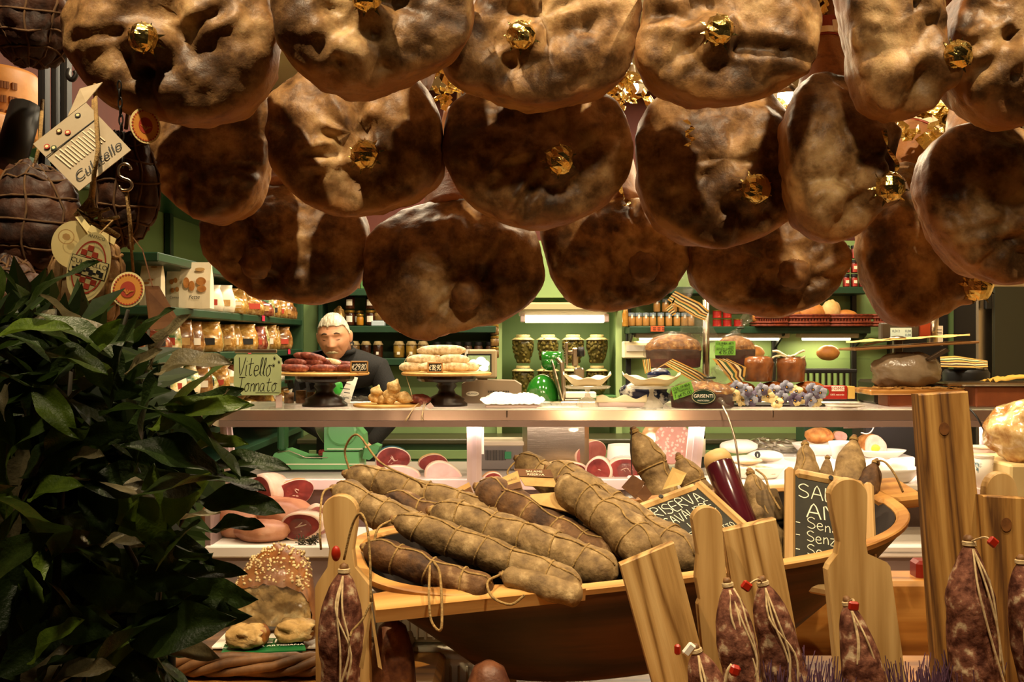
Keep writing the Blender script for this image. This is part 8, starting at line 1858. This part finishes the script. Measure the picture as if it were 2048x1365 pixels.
mCRB = mat('yellow_crumb', '#8a6a34', '#b8945a', '#d6bd88', scale=30, lo=.33, hi=.55, rough=.8, bump=1, bscale=50)
mSW = mat('sweet_crust', '#6b3a12', '#945c22', '#b07c38', scale=16, rough=.5, bump=.5)
n = 36
def crumb(u, v_):
    q = pi*u; r_ = v_; x = cos(q)*a*r_; z = sin(q)**.5*H*r_*.62
    return c+V((x, -.03+.006*nz((x*60, z*60, 1))+.004*nz((x*160, z*160, 3)), z))
MB().grid(crumb, n, 14).build('crumb_face', mCRB, t, True)
def crust(u, v_):
    q = pi*u; k = sqrt(max(0, 1-v_**2*.9)); x = cos(q)*a*1.02*k; z = sin(q)**.5*H*1.03*(.60+.42*sin(pi*min(1, v_*1.5)/2))*(1 if v_ < .6 else sqrt(max(0, 1-((v_-.6)/.4)**2*.8)))
    return c+V((x+.003*nz((u*20, v_*9, 0)), -.032+v_*b*2, max(0, z+.007*nz((u*16, v_*8, 2)))))
MB().grid(crust, n, 12).build('crust', mSW, t, True)
mb = MB(); rn = random.Random(9)
for k in range(260):
    u = rn.uniform(.15, .85); v_ = rn.uniform(.04, .7); mb.ball(crust(u, v_)+V((0, 0, .001)), rn.uniform(.0014, .0030), 6, 4)
mb.build('pearl_sugar', mat('pearl_sugar', '#d9c08a', rough=.6), t, True)['kind'] = 'stuff'
one('bread_film', MB().grid(lambda u, v_: P(400+u*215, 1265-v_*150*sin(pi*(.15+.6*u)), 1.60+.03*v_)+V((0, .012*nz((u*6, v_*6, 5)), .012*nz((u*8, v_*7, 2)))), 18, 14), mFILM, 'clear film draped over the left of the sweet bread', 'film', smooth=True)
t = thing('green_brand_card', 'green card with white GRISENTI lettering under the bread slices', 'card', (P(525, 0, 1.56).x, 1.56, bz))
tl, tr, br, bl = P(455, 1262, 1.62), P(605, 1252, 1.62), P(612, 1291, 1.55), P(441, 1316, 1.53)
for q in (tl, tr): q.z = bz+.012
for q in (br, bl): q.z = bz+.003+.012
GC = mat('green_card', '#155c2c', '#1a6a34', scale=8, rough=.45)
quadcard('c', tl, tr, br, bl, GC, None, .002).build('card', GC, t)
ex = (br-bl).normalized(); ey = (tl-bl); ey = (ey-ex*ey.dot(ex)).normalized()
mid = (tl+tr+br+bl)/4+V((0, 0, .0025)); printed('GRISENTI', mid+ey*.008, ex, ey, .030, mWPAPER, t); printed('PASTICCERIA ARTIGIANA', mid-ey*.018, ex, ey, .011, mWPAPER, t)
one('white_paper_sheet', MB().bbox((P(560, 0, 1.66).x, 1.66, bz+.004), (.19, .13, .004), .001), mWPAPER, 'white paper sheet under the sweet bread', 'paper')
for k, (x, y, rx, ry, Y, lb) in enumerate(((493, 1268, 38, 20, 1.57, 'torn chunk of sweet bread on the left of the green card'), (592, 1256, 38, 20, 1.60, 'slice of sweet bread with brown crust on the right of the green card'))):
    cc = P(x, y, Y); cc.z = bz+.017+S(ry, Y)*.9
    t = thing('bread_piece', lb, 'bread', cc-V((0, 0, S(ry, Y)))); 
    mb = MB().ball(cc, (S(rx, Y), .03, S(ry, Y)), 26, 16, lambda d: (1+.22*nz(d, 2.2, k+3)+.14*nz(d, 6, k)+.08*nz(d, 14, k))/max(.75, (abs(d.x)**4+abs(d.y)**4+abs(d.z)**4)**.25*1.05)); mb.build('crumb', mCRB, t, True)
    mb = MB().ball(cc+V((.004, .010, -.003)), (S(rx*1.0, Y), .028, S(ry*.98, Y)), 20, 12, lambda d: (1+.14*nz(d, 2.2, k+3))/max(.75, (abs(d.x)**4+abs(d.y)**4+abs(d.z)**4)**.25*1.05)); mb.build('crust', mSW, t, True)
